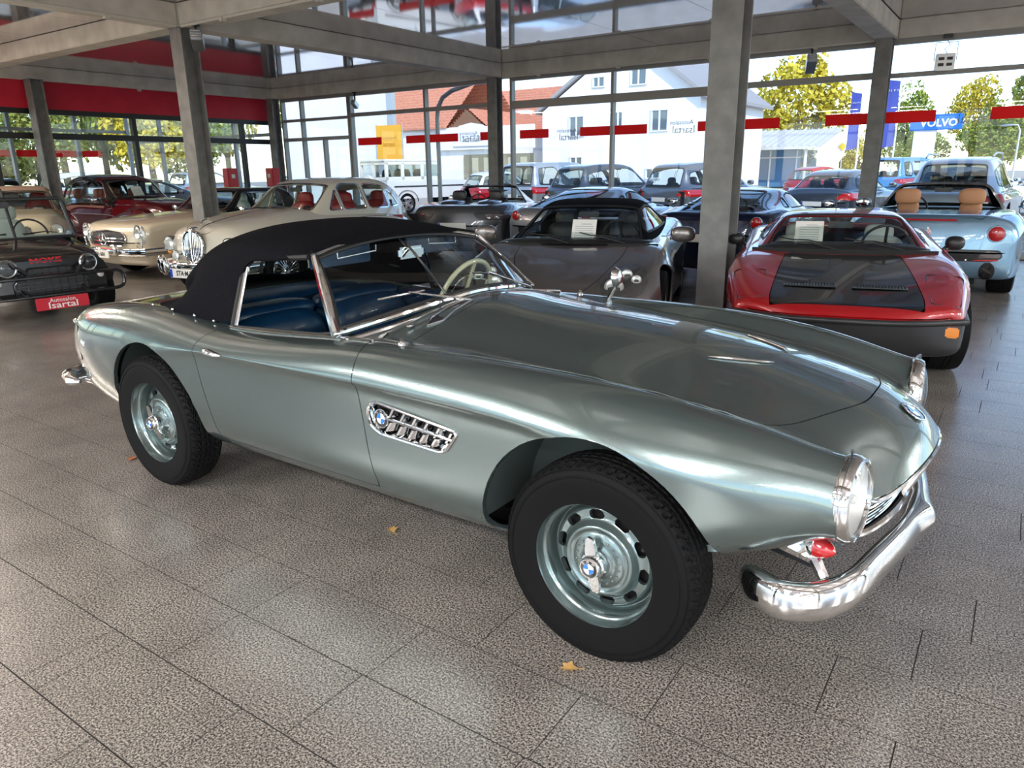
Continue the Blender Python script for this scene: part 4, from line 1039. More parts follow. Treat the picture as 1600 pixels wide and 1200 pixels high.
        fw = sd(rect(wsu[0], wsu[1], vA), U, V); fr = sd(rect(rwu[0], rwu[1], vA if 'vR' not in G else G['vR']), U, V)
        regs = [('windscreen', fw, 1, G.get('gw', CGLASS))]
        if not G.get('open') and rwu[0] < rwu[1]: regs.append(('rear_window', fr, 1, G.get('gr', CGLASS)))
        rest = gs; fall = []
        tot = np.full(len(U), -9.)
        for nm, f, _, mt in regs:
            pc = clip(gs, f*.1-.0); mobj(nm, both(shift(pc, -.006)), mt, car); tot = np.maximum(tot, f*.1)
            rc = rect(wsu[0], wsu[1], vA) if nm == 'windscreen' else rect(rwu[0], rwu[1], G.get('vR', vA)); b1 = clip(gs, f*.1+.010); bd = clip(b1, sd(rc, *b1.uv.T)*.1-.006, -1); mobj('seal' if not G.get('chrome') else 'screen_trim', both(shift(bd, .002)), G.get('chrome') or BLACK, car)
        for poly in G.get('win', []):
            f = np.where(V > 2.7, sd(poly, x, z), -1.0); pc = clip(gs, f)
            if not len(pc.f): continue
            if not G.get('noside'): 
                mobj('side_window', shift(pc, -.006), G.get('gsd', CGLASS), car); mobj('side_window', mirror(shift(pc, -.006)), G.get('gsd', CGLASS), car)
            b1 = clip(gs, np.where(V > 2.7, f+.012, -1)); bd = clip(b1, sd(poly, b1.co[:, 0], b1.co[:, 2])-.006, -1)
            if len(bd.f):
                for q in (shift(bd, .002), mirror(shift(bd, .002))): mobj('window_trim', q, G.get('chrome') or BLACK, car)
            tot = np.maximum(tot, f)
        roof = clip(gs, tot, -1)
        if G.get('open'):
            roof = clip(roof, (G['open']-roof.uv[:, 0])); mobj('windscreen_frame', flange(both(roof), .03), G.get('mat') or paintm, car)
        else: mobj('roof', flange(both(roof), .02), G.get('mat') or paintm, car)
        gh = gs
    # wheels, wells, floor
    W0 = I(P['wid'], 0); W1 = I(P['wid'], wb); ww = g('tw', .2)
    add_wheels(car, (wb, 0), (W1-g('inset', .03)-ww/2, W0-g('inset', .03)-ww/2), r, g('rim', 'alloy5'), g('rimm', ALU), ww, g('rimr'), g('steer', 0), su > 4)
    for i, ax in enumerate((wb, 0)):
        R = rr[i]*A+.03
        for sg in (1, -1):
            w = MB(); w.grid([[(ax+R*math.cos(a), sg*yy, rr[i]+R*math.sin(a)) for yy in (I(P['wid'], ax)-g('wellin', .05), I(P['wid'], ax)-.32)] for a in np.linspace(-.2, PI+.2, 16)])
            w.add([(ax+R*math.cos(a), sg*(I(P['wid'], ax)-.32), rr[i]+R*math.sin(a)) for a in np.linspace(-.2, PI+.2, 16)], [tuple(range(16))]); w.obj('wheel_well', DARK, car)
    hw = I(P['wid'], wb/2)
    MB().box(((x0+x1)/2, 0, bot+.05), (x1-x0-.5, 2*(hw-.40), .1)).box((wb/2, 0, bot+.04), (wb-2*rr[0]*A-.1, 2*hw-.12, .06)).obj('underside', DARK, car)
    k = Car(); k.o = car; k.bs = bs; k.gs = gh; k.P = P
    k.side = lambda x, z: pick(bs, 0, 2, x, z, 1)
    k.top = lambda x, y: pick(bs, 0, 1, x, y, 1)
    def front(y, z, sg=1):
        s = bs.co[:, 0]*sg > ((x1-1.0) if sg > 0 else -(x0+1.0)); idx = np.where(s)[0]
        d = (bs.co[idx, 1]-y)**2+(bs.co[idx, 2]-z)**2; j = idx[np.argsort(d)[:6]]
        i_ = max(j, key=lambda q: bs.co[q, 0]*sg); return Vector(bs.co[i_]), Vector(bs.no[i_])
    k.front = front; k.hw = hw
    if G and not g('nocabin'): cabin(k, G)
    return k
def cabin(k, G):
    P = k.P; car = k.o; st = G.get('seat_mat') or mat('dark_leather', (.02, .02, .022), .45); hw = k.hw; a, d = G['a'], G['d']; ze = I(P['edge'], (a+d)/2); b = P.get('bot', .2)
    sx = G.get('sx', a-1.15); sz = G.get('sz', .0)
    MB().box(((a+d)/2, 0, b+.12), (abs(a-d), 2*hw-.2, .04)).box((a+.02, 0, (b+ze)/2), (.04, 2*hw-.25, ze-b-.08)).box((d-.02, 0, (b+ze)/2-.03), (.04, 2*hw-.3, ze-b-.12)).obj('cabin_floor', DARK, car)
    for sg in (1, -1): MB().box(((a+d)/2+.12, sg*(hw-.13), (b+ze)/2+.01), (abs(a-d)-.75, .05, ze-b-.16), ch=.01).obj('door_lining', st, car)
    me = SEATS.get(st.name)
    if not me:
        me = MB().ell((.22, 0, .0), (.30, .25, .10), 20, 12, .55).ell((-.06, 0, .34), (.10, .245, .34), 20, 14, .6).ell((-.10, 0, .70), (.06, .13, .11), 14, 10, .6).mesh('seat'); me.materials.append(st); SEATS[st.name] = me
    rows = G.get('rows', [sx])
    zr = max(q[1] for q in G['st']) if not G.get('open') else ze+.22; ss = min(1, (zr-.12-(b+.17))/.82)
    for x in rows:
        for sg in (1, -1): inst('seat', me, car, (x, sg*.36, b+.19+sz*.5), sc=(1, 1, ss))
    dz = ze-.03
    MB().ell((a-.20, 0, dz-.06), (.20, hw-.14, .085), 24, 10, .5).obj('dashboard', G.get('dash') or BLKPL, car)
    o = Vector((sx+.62, .36, dz+.0)); ax = Vector((-1, 0, .45)).normalized(); u = Vector((0, 1, 0)); w = ax.cross(u)
    MB().tube([o+(u*math.cos(t)+w*math.sin(t))*.185 for t in np.linspace(0, 2*PI, 33)[:-1]], .013, 8, closed=True).tube([o-u*.18, o, o+u*.18], .013, 6).tube([o, o+w*-.18], .013, 6).tube([o, o-ax*.2], .03, 8).obj('steering_wheel', BLKPL, car)
    if k.gs is not None:
        x = G['st'][2][0]; z = G['st'][2][1]
        MB().box((x-.02+.08, 0, z-.10), (.03, .22, .06), ch=.01).tube([(x+.06, 0, z-.08), (x+.02, 0, z-.03)], .008, 6).obj('rear_mirror', BLKPL, car)
def lamp_round(k, y, z, r, parent=None, ax=None, name='headlamp', lens=None, ring=CHROME, depth=.02, sg=1, ins=.0, both_=True, body=None):
    for s in (1, -1) if both_ else (1,):
        p, n = k.front(y, z, sg); A = Vector(ax or (sg, 0, .02)); c = (p.x-sg*ins, s*y, z); A = Vector((A.x, s*A.y, A.z)).normalized()
        h = MB().lathe([(r*.97, -.10), (r*1.06, -.02), (r*1.08, depth*.5), (r*1.03, depth), (r*.95, depth)], c, A, 28).obj(name, ring, k.o)
        if lens is None:
            MB().lathe([(r*.95, depth*.9), (r*.75, -r*.35), (r*.4, -r*.6), (.001, -r*.7)], c, A, 24).obj('reflector', REFL, h)
            MB().lathe([(r*.96, depth*.9), (r*.7, depth+r*.16), (r*.35, depth+r*.24), (.001, depth+r*.27)], c, A, 24).obj('lamp_glass', LENS, h)
        else: MB().lathe([(r*.96, depth*.9), (r*.7, depth+r*.12), (r*.35, depth+r*.18), (.001, depth+r*.2)], c, A, 24).obj('lamp_lens', lens, h)
def patch(k, name, poly, plane, mt, off=.004, parent=None, both_=True, sel=1, thick=None):
    # a piece laid on the body surface inside a 2-D outline: plane 'yz' (front), 'yzr' (rear), 'xz' (side), 'xy' (top)
    b = k.bs; x, y, z = b.co.T; P = k.P; mx = (P['x0']+P['x1'])/2
    if plane == 'yz': f = np.where((x > P['x1']-1.1), sd(poly, y, z), -1.)
    elif plane == 'yzr': f = np.where((x < P['x0']+1.1), sd(poly, y, z), -1.)
    elif plane == 'xz': f = np.where((y > .3), sd(poly, x, z), -1.)
    else: f = np.where((z > P.get('bot', .2)+.25), sd(poly, x, y), -1.)
    c = clip(b, f)
    if not len(c.f): return None
    c = flange(shift(c, off), abs(off)+.004); out = None
    cen = min(p[0] for p in poly) <= 0.001 and plane in ('yz', 'yzr') or (plane == 'xy' and min(p[1] for p in poly) <= .001)
    if cen: return mobj(name, both(c), mt, parent or k.o)
    o = mobj(name, c, mt, parent or k.o)
    if both_: o2 = mobj(name, mirror(c), mt, parent or k.o); return (o, o2)
    return o
def plate(k, s, y, z, sg=1, w=.52, h=.11, bg=None, ink=None, x=None, size=.085, blue=True, rot=0):
    if not s and sg > 0: return None
    p, n = k.front(abs(y), z, sg); xx = (p.x if x is None else x)+sg*.02
    t = MB().box((xx, y, z), (.012, w, h), ch=.004).obj('number_plate', bg or WHITE, k.o)
    mw = frame((xx+sg*.007, y, z), (0, sg, 0), (0, 0, 1))
    if s: text_obj('plate_text', s, size, ink or BLKPL, t, mw, font_scale=(.86, 1), bold=.002)
    if blue and w > .4: MB().box((xx+sg*.005, y-sg*(w/2-.025), z), (.006, .042, h-.012)).obj('plate_band', mat('euro_blue', (.01, .06, .45), .4), t)
    return t
def mirrors(k, x, y, z, mt, size=(.05, .10, .065), arm=.09):
    for s in (1, -1):
        m = MB().tube([(x+.02, s*(y-.02), z-.04), (x, s*(y+arm*.5), z-.03)], .016, 8).obj('door_mirror', mt, k.o)
        MB().ell((x, s*(y+arm), z), size, 16, 10, .75).obj('mirror_case', mt, m)
        MB().ell((x-size[0]*.82, s*(y+arm), z), (.012, size[1]*.86, size[2]*.84), 14, 8, .8).obj('mirror_glass', CHROME, m)
def wipers(k, G=None):
    G = k.P['gh']; gs = k.gs
    for y0, y1 in ((-.05, -.52), (.48, .02)):
        def P_(y, u):
            i = np.argmin((gs.uv[:, 0]-u)**2*.3+(gs.co[:, 1]-abs(y))**2); p = gs.co[i]; n = gs.no[i]; return Vector((p[0]+n[0]*.012, math.copysign(abs(y), y), p[2]+n[2]*.012))
        a, b = P_(y0, .0), P_(y1, .35)
        w = MB().tube([a, (a+b)/2+Vector((0, 0, .02)), (a+b*2)/3], .007, 5).obj('wiper', BLKPL, k.o)
        MB().tube([P_(y, .22+.1*i) for i, y in enumerate(np.linspace(y0-.1, y1, 4))], .006, 5).obj('wiper_blade', BLACK, w)
def modern(kind, paintm, su=3, **kw):
    # everyday modern cars standing outside
    T = {
     'suv': dict(x0=-.95, x1=3.65, wb=2.75, r=.36, bot=.26, wid=[(-1, .90), (0, .95), (2.7, .95), (3.65, .88)], top=[(-1, 1.0), (2.0, 1.06), (2.6, 1.02), (3.4, .93), (3.65, .86)], edge=[(-1, 1.0), (1.9, 1.0), (3.3, .90), (3.65, .80)], kf=.25, kr=.12, rf=.25, rr=.12, zc=.62, zcr=.70,
        gh=dict(a=2.15, d=-.82, bw=.86, kw=.28, kb=.10, st=[(2.25, 1.04, .66, .84), (1.75, 1.34, .64, .86), (1.30, 1.60, .61, .87), (.5, 1.66, .60, .87), (-.3, 1.62, .58, .86), (-.58, 1.54, .57, .84), (-.74, 1.28, .60, .83), (-.86, 1.01, .64, .82)], win=[rounded([(1.75, 1.05), (.62, 1.03), (.62, 1.50), (1.05, 1.52), (1.35, 1.42)], .05), rounded([(.56, 1.03), (-.20, 1.06), (-.15, 1.44), (.2, 1.48), (.56, 1.50)], .04), rounded([(-.26, 1.07), (-.58, 1.10), (-.50, 1.36), (-.22, 1.43)], .03)], rows=[1.0, .1])),
     'sedan': dict(x0=-1.05, x1=3.70, wb=2.80, r=.33, bot=.20, wid=[(-1.05, .86), (0, .92), (2.7, .92), (3.7, .84)], top=[(-1.05, .98), (-.6, 1.0), (1.9, .96), (2.5, .92), (3.4, .78), (3.7, .68)], edge=[(-1.05, .93), (0, .93), (1.9, .90), (3.3, .77), (3.7, .66)], kf=.3, kr=.16, rf=.25, rr=.16, zc=.52, zcr=.66,
        gh=dict(a=2.05, d=-.65, bw=.82, kw=.25, kb=.16, st=[(2.20, .94, .62, .80), (1.65, 1.18, .59, .82), (1.10, 1.38, .55, .83), (.5, 1.42, .54, .83), (0, 1.385, .53, .83), (-.30, 1.29, .55, .82), (-.58, 1.12, .60, .80), (-.80, .97, .64, .78)], win=[rounded([(1.72, .97), (.55, .95), (.55, 1.30), (.95, 1.31), (1.25, 1.23)], .05), rounded([(.49, .95), (-.30, .98), (-.12, 1.18), (.15, 1.27), (.49, 1.30)], .05)], rows=[.9, .05])),
     'van': dict(x0=-1.0, x1=4.05, wb=3.05, r=.34, bot=.22, wid=[(-1, .94), (0, .98), (2.7, .98), (4.05, .88)], top=[(-1, 1.0), (2.9, 1.05), (3.3, 1.0), (3.9, .82), (4.05, .74)], edge=[(-1, 1.0), (2.7, .97), (3.7, .82), (4.05, .72)], kf=.3, kr=.08, rf=.25, rr=.1, zc=.5, zcr=.7,
        gh=dict(a=2.95, d=-.92, bw=.92, kw=.35, kb=.05, st=[(3.05, 1.02, .7, .88), (2.35, 1.36, .72, .92), (1.75, 1.68, .72, .94), (.8, 1.75, .73, .94), (-.4, 1.73, .73, .94), (-.72, 1.66, .72, .92), (-.84, 1.34, .74, .91), (-.92, 1.01, .76, .90)], win=[rounded([(2.3, 1.03), (1.32, 1.02), (1.32, 1.58), (1.72, 1.58), (2.05, 1.35)], .05), rounded([(1.26, 1.02), (.32, 1.02), (.32, 1.60), (1.26, 1.59)], .05), rounded([(.26, 1.02), (-.66, 1.05), (-.60, 1.55), (.26, 1.60)], .06)], rows=[1.6, .6])),
     'small': dict(x0=-.62, x1=2.95, wb=2.30, r=.29, bot=.2, wid=[(-.6, .74), (0, .80), (2.2, .80), (2.95, .72)], top=[(-.6, .95), (1.7, .98), (2.2, .92), (2.8, .76), (2.95, .70)], edge=[(-.6, .90), (1.7, .90), (2.7, .76), (2.95, .66)], kf=.28, kr=.14, rf=.25, rr=.15, zc=.5, zcr=.6,
        gh=dict(a=1.78, d=-.45, bw=.72, kw=.22, kb=.14, st=[(1.90, .95, .56, .71), (1.50, 1.22, .54, .72), (1.12, 1.44, .52, .73), (.6, 1.49, .52, .73), (.1, 1.45, .51, .73), (-.18, 1.36, .52, .71), (-.38, 1.16, .56, .69), (-.52, .93, .6, .67)], win=[rounded([(1.5, .98), (.35, .96), (.35, 1.36), (.9, 1.38), (1.2, 1.25)], .05), rounded([(.29, .96), (-.22, 1.0), (-.08, 1.28), (.29, 1.35)], .05)], rows=[.75])),
     'pickup': dict(x0=-1.05, x1=3.75, wb=3.0, r=.38, bot=.30, wid=[(-1, .90), (0, .95), (3.75, .88)], top=[(-1, 1.08), (3.0, 1.10), (3.75, .95)], edge=[(-1, 1.08), (3.0, 1.05), (3.75, .92)], kf=.2, kr=.05, rf=.2, rr=.08, zc=.65, zcr=.75,
        gh=dict(a=2.5, d=-.9, bw=.86, kw=.25, kb=.06, st=[(2.55, 1.08, .68, .84), (2.1, 1.40, .67, .86), (1.72, 1.70, .66, .87), (.6, 1.78, .66, .87), (-.4, 1.76, .66, .86), (-.7, 1.7, .66, .85), (-.86, 1.4, .7, .84), (-.94, 1.07, .74, .83)], win=[rounded([(2.05, 1.1), (1.0, 1.1), (1.0, 1.62), (1.6, 1.62)], .05), rounded([(.94, 1.1), (0, 1.1), (0, 1.62), (.94, 1.62)], .05), rounded([(-.06, 1.1), (-.6, 1.12), (-.56, 1.58), (-.06, 1.62)], .05)], rows=[1.2, .2])),
    }[kind]
    P = dict(T); P['gh'] = dict(T['gh']); P['paint'] = paintm; P['su'] = su; P['gh']['gw'] = P['gh']['gr'] = P['gh']['gsd'] = kw.get('glass', CGLASS)
    P['gh']['su'] = 5; P['arch'] = 1.10; P['tw'] = .22; P['rim'] = kw.get('rim', 'alloy5')
    if 'roof' in kw: P['gh']['mat'] = kw['roof']
    dz = P['gh']['st'][0][1]; a = P['gh']['a']; w = P['gh']['bw']
    P['panels'] = [('door', rounded([(a-.35, P['edge'][1][1]+.05), (a-.30, P['bot']+.14), (a-1.35, P['bot']+.14), (a-1.4, P['edge'][1][1]+.05)], .05), 'side', None), ('bonnet', [(a+.12, 0), (a-.05, w*.85), (P['x1']-.45, w*.72), (P['x1']-.28, 0)], 'top', None)]
    P['topz'] = .6
    return P
def modern_car(kind, name, label, loc, rz, paintm, tail=REDL, face='rear', plate_s='', **kw):
    P = modern(kind, paintm, **kw); P['z'] = kw.get('z', 0); k = gcar(name, label, loc, rz, P)
    w0 = I(P['wid'], P['x0']); ze = P['edge'][0][1]
    tl = kw.get('tl', 'h')
    if tl == 'v': poly = rounded([(w0-.20, ze-.22), (w0+.05, ze-.22), (w0+.05, ze+.10), (w0-.14, ze+.10)], .03)
    else: poly = rounded([(w0-.36, ze-.20), (w0+.05, ze-.22), (w0+.05, ze-.05), (w0-.20, ze-.06)], .03)
    patch(k, 'tail_lamp', poly, 'yzr', tail, .008)
    w1 = I(P['wid'], P['x1']); z1 = P['edge'][-1][1]
    patch(k, 'headlamp', rounded([(w1-.36, z1-.12), (w1+.06, z1-.08), (w1+.06, z1+.05), (w1-.26, z1-.02)], .03), 'yz', mat('modern_headlamp', (.55, .57, .6), .15, .6, 1), .006)
    patch(k, 'grille', rounded([(-.1, z1-.34), (w1-.42, z1-.30), (w1-.45, z1-.10), (-.1, z1-.08)], .03), 'yz', BLKPL, .006)
    patch(k, 'rear_bumper', rounded([(-.1, P['bot']-.05), (w0+.2, P['bot']-.05), (w0+.2, P['bot']+.12), (-.1, P['bot']+.14)], .02), 'yzr', BLKPL, .006)
    plate(k, plate_s, 0, ze-.30, -1, .50, .11)
    plate(k, '', 0, P['bot']+.22, 1, .50, .11)
    mirrors(k, P['gh']['a']-.45, k.hw-.04, ze+.10, paintm)
    return k
# ================================================================ outside
ASPH = noisy(mat('pale_paving', rough=.9), (.34, .30, .255), (.44, .395, .34), 1.5, 8)
PLAST = noisy(mat('white_render', rough=.85), (.80, .79, .80), (.86, .85, .86), .8, 4)
def ground():
    m = MB()
    for a, b, c, d in ((-120, 120, 15.02, 190), (-120, -26.6, -60, 15.0), (13.9, 120, -60, 15.0), (-26.6, 13.9, -60, -9.5)):
        m.box(((a+b)/2, (c+d)/2, -.28), (b-a, d-c, .5))
    tag(m.obj('ground', ASPH), kind='structure')
ground()
ROOFT = noisy(mat('orange_roof_tiles', rough=.8), (.52, .20, .12), (.72, .30, .18), 9, 6)
WIN = mat('house_window', (.10, .13, .16), .08, 0, 1.0); WFR = mat('white_window_frame', (.75, .75, .75), .5)
def hwin(b, x, y, z, w=1.3, h=1.5, sh=True):
    # window in a wall facing -y : frame, two panes, sill, shutters casings
    f = MB().box((x, y-.03, z+h/2+.03), (w+.16, .10, .08)).box((x, y-.03, z-h/2-.03), (w+.16, .14, .07)).box((x-w/2-.04, y-.03, z), (.08, .10, h)).box((x+w/2+.04, y-.03, z), (.08, .10, h)).box((x, y-.03, z), (.10, .10, h)).obj('window', WFR, b)
    for s in (-1, 1): MB().box((x+s*w/4, y-.01, z), (w/2-.1, .03, h-.02)).obj('pane', WIN, f)
def gable(b, x0, x1, y0, y1, ze, zr, axis, mt, over=.4, rows=16):
    # tiled pitched roof; each slope is a row of stepped courses
    if axis == 'x':      # ridge along x
        ym = (y0+y1)/2
        for s, ya in ((1, y0-over), (-1, y1+over)):
            m = MB()
            for i in range(rows):
                t0, t1 = i/rows, (i+1)/rows; pa = (ya+(ym-ya)*t0, ze+(zr-ze)*t0); pb = (ya+(ym-ya)*t1, ze+(zr-ze)*t1)
                m.add([(x0-over, pa[0], pa[1]+.06), (x1+over, pa[0], pa[1]+.06), (x1+over, pb[0], pb[1]), (x0-over, pb[0], pb[1]), (x0-over, pa[0], pa[1]-.05), (x1+over, pa[0], pa[1]-.05)], [(0, 1, 2, 3), (4, 5, 1, 0)])
            o = m.obj('roof_slope', mt, b, sharp=0); o['kind'] = 'stuff'
    else:
        xm = (x0+x1)/2
        for s, xa in ((1, x0-over), (-1, x1+over)):
            m = MB()
            for i in range(rows):
                t0, t1 = i/rows, (i+1)/rows; pa = (xa+(xm-xa)*t0, ze+(zr-ze)*t0); pb = (xa+(xm-xa)*t1, ze+(zr-ze)*t1)
                m.add([(pa[0], y0-over, pa[1]+.06), (pa[0], y1+over, pa[1]+.06), (pb[0], y1+over, pb[1]), (pb[0], y0-over, pb[1]), (pa[0], y0-over, pa[1]-.05), (pa[0], y1+over, pa[1]-.05)], [(0, 1, 2, 3), (4, 5, 1, 0)])
            o = m.obj('roof_slope', mt, b, sharp=0); o['kind'] = 'stuff'
def buildings():
    b = thing('white_house', 'tall white rendered house with steep gable and paired windows behind the car park', 'building')
    y = 42
    MB().prism([(-26.3, 0), (-15.9, 0), (-15.9, 5.6), (-20.3, 8.9), (-26.3, 5.0)], lambda u, v, q: (u, y+q, v), 12).obj('wall', PLAST, b)
    MB().prism([(-20.4, 8.95), (-15.4, 5.2), (-15.4, 5.4), (-20.4, 9.2)], lambda u, v, q: (u, y-.5+q, v), 13).obj('roof_slope', mat('grey_verge', (.35, .33, .33), .7), b)
    MB().prism([(-20.4, 8.95), (-26.7, 4.85), (-26.7, 5.05), (-20.4, 9.2)], lambda u, v, q: (u, y-.3+q, v), 12.6).obj('roof_slope', mat('grey_verge'), b)
    for x, z, w, h in [(-23.8, 4.05, .95, 1.1), (-20.95, 4.25, .5, 1.0), (-18.3, 4.15, .95, 1.1), (-19.7, 6.6, .9, .8), (-22.3, 6.5, .7, .5), (-23.8, 1.95, .8, .5), (-18.6, 1.2, .8, .5)]: hwin(b, x, y, z, w, h)
    b = thing('dormer_house', 'low house with orange tiled roof and white dormer left of the tall white house', 'building')
    MB().box((-33.0, 50, 2.2), (7, 6, 4.4)).obj('wall', PLAST, b); gable(b, -36.5, -29.5, 47, 53, 4.4, 7.4, 'x', ROOFT)
    MB().box((-31.6, 47.9, 4.9), (1.7, 1.6, 1.5)).obj('dormer', PLAST, b); hwin(b, -31.6, 47.08, 4.9, 1.0, .9)
    b = thing('orange_roofed_hall', 'long white hall with orange tiled roof and a shop window, behind the boxy off-roader', 'building')
    MB().box((-36.5, 42, 2.05), (17, 8, 4.1)).obj('wall', PLAST, b)
    gable(b, -45, -31.0, 38, 46, 4.1, 8.0, 'x', ROOFT, .4, 20)
    gable(b, -30.9, -27.9, 38.4, 45, 3.9, 5.2, 'y', ROOFT, .25, 10)
    MB().prism([(-30.8, 4.0), (-28.0, 4.0), (-29.4, 5.1)], lambda u, v, q: (u, 38.1+q, v), .25).obj('gable_boards', mat('brown_wood', (.22, .11, .06), .7), b)
    MB().box((-27.8, 37.85, 3.4), (7.0, .3, 1.3)).obj('sign_board', PLAST, b)
    MB().prism([(-30.1, 2.95), (-27.3, 2.95), (-27.3, 3.8), (-27.8, 4.15), (-28.7, 4.3), (-29.6, 4.15), (-30.1, 3.8)], lambda u, v, q: (u, 37.6+q, v), .06).obj('sign_plate', PLAST, b)
    f = MB().box((-26.9, 37.9, 1.6), (5.2, .12, 1.7)).obj('shop_window', mat('shop_glass', (.22, .20, .15), .1, 0, 1), b)
    for i in range(5): MB().box((-28.6+i*.9, 37.82, 1.6), (.45, .04, 1.3)).obj('curtain', mat('pale_curtain', (.45, .42, .30), .8), f)
    text_obj('sign_text', 'Isartal', .75, INK, b, frame((-28.7, 37.58, 3.45), (1, 0, 0), (0, 0, 1)), ext=.01)
    b = thing('white_annex', 'plain white annex wall close behind the left glass door', 'building')
    MB().prism([(-29.3, 24), (-22.3, 24), (-27.9, 30), (-29.3, 30)], lambda u, v, q: (u, v, q), 5.2).obj('wall', PLAST, b)
    MB().box((-22.25, 23.8, 2.6), (.24, .24, 5.2)).obj('corner_pipe', mat('grey_pipe', (.42, .45, .47), .5), b)
    b = thing('dealer_pavilion', 'low glazed pavilion with pale ribbed canopy roof left of the yellow tree', 'building')
    CAN = mat('pale_metal_roof', (.62, .60, .57), .5, .2); BG = mat('blue_glazing', (.10, .24, .42), .1, 0, 1)
    MB().box((-20.7, 59.5, 1.35), (13.6, 5, 2.6)).obj('hall', BG, b)
    MB().prism([(55, 2.62), (62, 4.0), (62, 4.2), (55, 2.82)], lambda u, v, q: (-29.3+q, u, v), 17.0).obj('canopy', CAN, b)
    for i in range(34): MB().prism([(55, 2.80), (62, 4.18), (62, 4.30), (55, 2.92)], lambda u, v, q: (-29.1+i*.505+q, u, v), .10).obj('roof_rib', CAN, b)
    for i in range(8): MB().box((-27.3+i*1.88, 56.95, 1.3), (.10, .10, 2.6)).obj('post', WFR, b)
    MB().box((-20.7, 56.95, 2.1), (13.6, .08, .10)).obj('transom', WFR, b)
    MB().tube([(-13.2, 55.4, 0), (-13.2, 55.4, 2.75)], .11, 12).obj('canopy_post', WFR, b)
    b = thing('railed_building', 'distant flat-roofed block with a row of windows above the orange roof', 'building')
    MB().box((-68.5, 94, 5.6), (10, 6, 11.2)).obj('wall', mat('pale_blue_wall', (.55, .60, .62), .7), b)
    for i in range(7): MB().box((-71.9+i*1.05, 90.95, 10.2), (.7, .1, 1.0)).obj('window', WIN, b)
    MB().tube([(-73, 91.2, 11.8), (-64, 91.2, 11.9)], .07, 6).obj('railing', WFR, b)
    for i in range(10): MB().tube([(-72.8+i*.95, 91.2, 11.1), (-72.8+i*.95, 91.2, 11.8)], .05, 5).obj('railing_post', WFR, b)
buildings()
# trees: many small leaf cards grown on a crown of lumps, one joined crown each
def leafmat(name, a, b):
    m = mat(name, rough=.7); N, L, p = nodes(m); g_ = N.new('ShaderNodeNewGeometry'); r = N.new('ShaderNodeValToRGB'); r.color_ramp.elements[0].color = (*a, 1); r.color_ramp.elements[1].color = (*b, 1)
    L(g_.outputs['Random Per Island'], r.inputs['Fac']); L(r.outputs['Color'], p.inputs['Base Color']); return m
LEAFS = [leafmat('yellow_leaves', (.42, .34, .02), (.75, .60, .06)), leafmat('green_leaves', (.10, .17, .02), (.42, .45, .07)), leafmat('olive_leaves', (.16, .22, .04), (.50, .46, .10))]
BARK = mat('bark', (.12, .09, .06), .9)
_tc = {}
def crown_mesh(seed, n=5200, nb=18):
    if seed in _tc: return _tc[seed]
    rng = np.random.RandomState(seed); cs = []
    for i in range(nb):
        t = rng.rand(); an = rng.rand()*2*PI; rad = .75*math.sin(PI*min(t*.85+.15, 1))
        cs.append((rad*math.cos(an)*.8, rad*math.sin(an)*.8, t*1.6-.6, .28+.22*rng.rand()))
    cs.append((0, 0, .1, .6)); V = []; F = []
    for i in range(n):
        c = cs[rng.randint(len(cs))]; d = rng.randn(3); d /= np.linalg.norm(d); p = np.array(c[:3])+d*c[3]*(.75+.3*rng.rand())
        a = rng.randn(3); a /= np.linalg.norm(a); b = np.cross(a, rng.randn(3)); b /= np.linalg.norm(b); s = .030+.035*rng.rand(); o = len(V)
        V += [p-a*s, p+b*s*.7, p+a*s, p-b*s*.7]; F.append((o, o+1, o+2, o+3))
    me = bpy.data.meshes.new('crown'); me.from_pydata([tuple(v) for v in V], [], F); _tc[seed] = me; return me
def tree(x, y, h, w, li, seed, label, z0=0):
    t = thing('tree', label, 'tree', (x, y, 0), random.random()*6)
    me = crown_mesh(seed).copy(); me.materials.append(LEAFS[li]); c = inst('crown', me, t, (0, 0, h*.55), sc=(w, w, h*.42)); c['kind'] = 'stuff'
    MB().tube([(0, 0, 0), (.1, 0, h*.3), (0, .1, h*.6)], [w*.05+.08, w*.04+.06, .05], 8).tube([(.05, 0, h*.3), (w*.4, .2, h*.6)], [.09, .04], 6).tube([(.05, 0, h*.28), (-w*.35, -.2, h*.55)], [.09, .04], 6).obj('trunk', BARK, t)
    return t
tree(-17.5, 70, 10.6, 4.6, 0, 1, 'large golden yellow tree standing behind the low glazed pavilion')
for i, (x, y, h, w, li, l) in enumerate([(-10.6, 84, 8.2, 2.7, 1, 'green tree directly left of the blue sign, behind the flags'), (-5.2, 86, 8.9, 2.9, 0, 'rounded yellow tree above the blue sign'), (-.4, 84, 10.2, 3.0, 2, 'tall olive tree right of the blue sign'), (5.4, 82, 9.4, 2.9, 1, 'loose green tree at the right of the picture'),
    (11, 84, 11, 3, 2, 'olive tree at the right edge behind the street lamp'), (-8.2, 75, 4.2, 2.3, 1, 'small green tree behind the white pylon'), (-3.0, 74, 5.6, 2.8, 1, 'low green tree below the blue sign, to its right'), (2.8, 73, 5.2, 2.8, 0, 'low yellow tree behind the silver off-road car'), (8.4, 72, 5.6, 2.7, 2, 'low olive tree left of the street lamp'), (16.8, 80, 10, 2.9, 0, 'yellow tree at the far right edge'), (-11.6, 66, 3.6, 1.6, 0, 'small yellow bush below the blue flags')]):
    tree(x, y, h, w, li, 1+i % 4, l)
for i in range(13):
    tree(-54-5*(i % 2), 4+i*5.4, 12+(i*37 % 5), 3.5, (1, 2, 1, 0)[i % 4], 1+i % 4, 'autumn tree of the row seen through the left glazing, %s from the left' % ('first', 'second', 'third', 'fourth', 'fifth', 'sixth', 'seventh', 'eighth', 'ninth', 'tenth', 'eleventh', 'twelfth', 'thirteenth')[i])
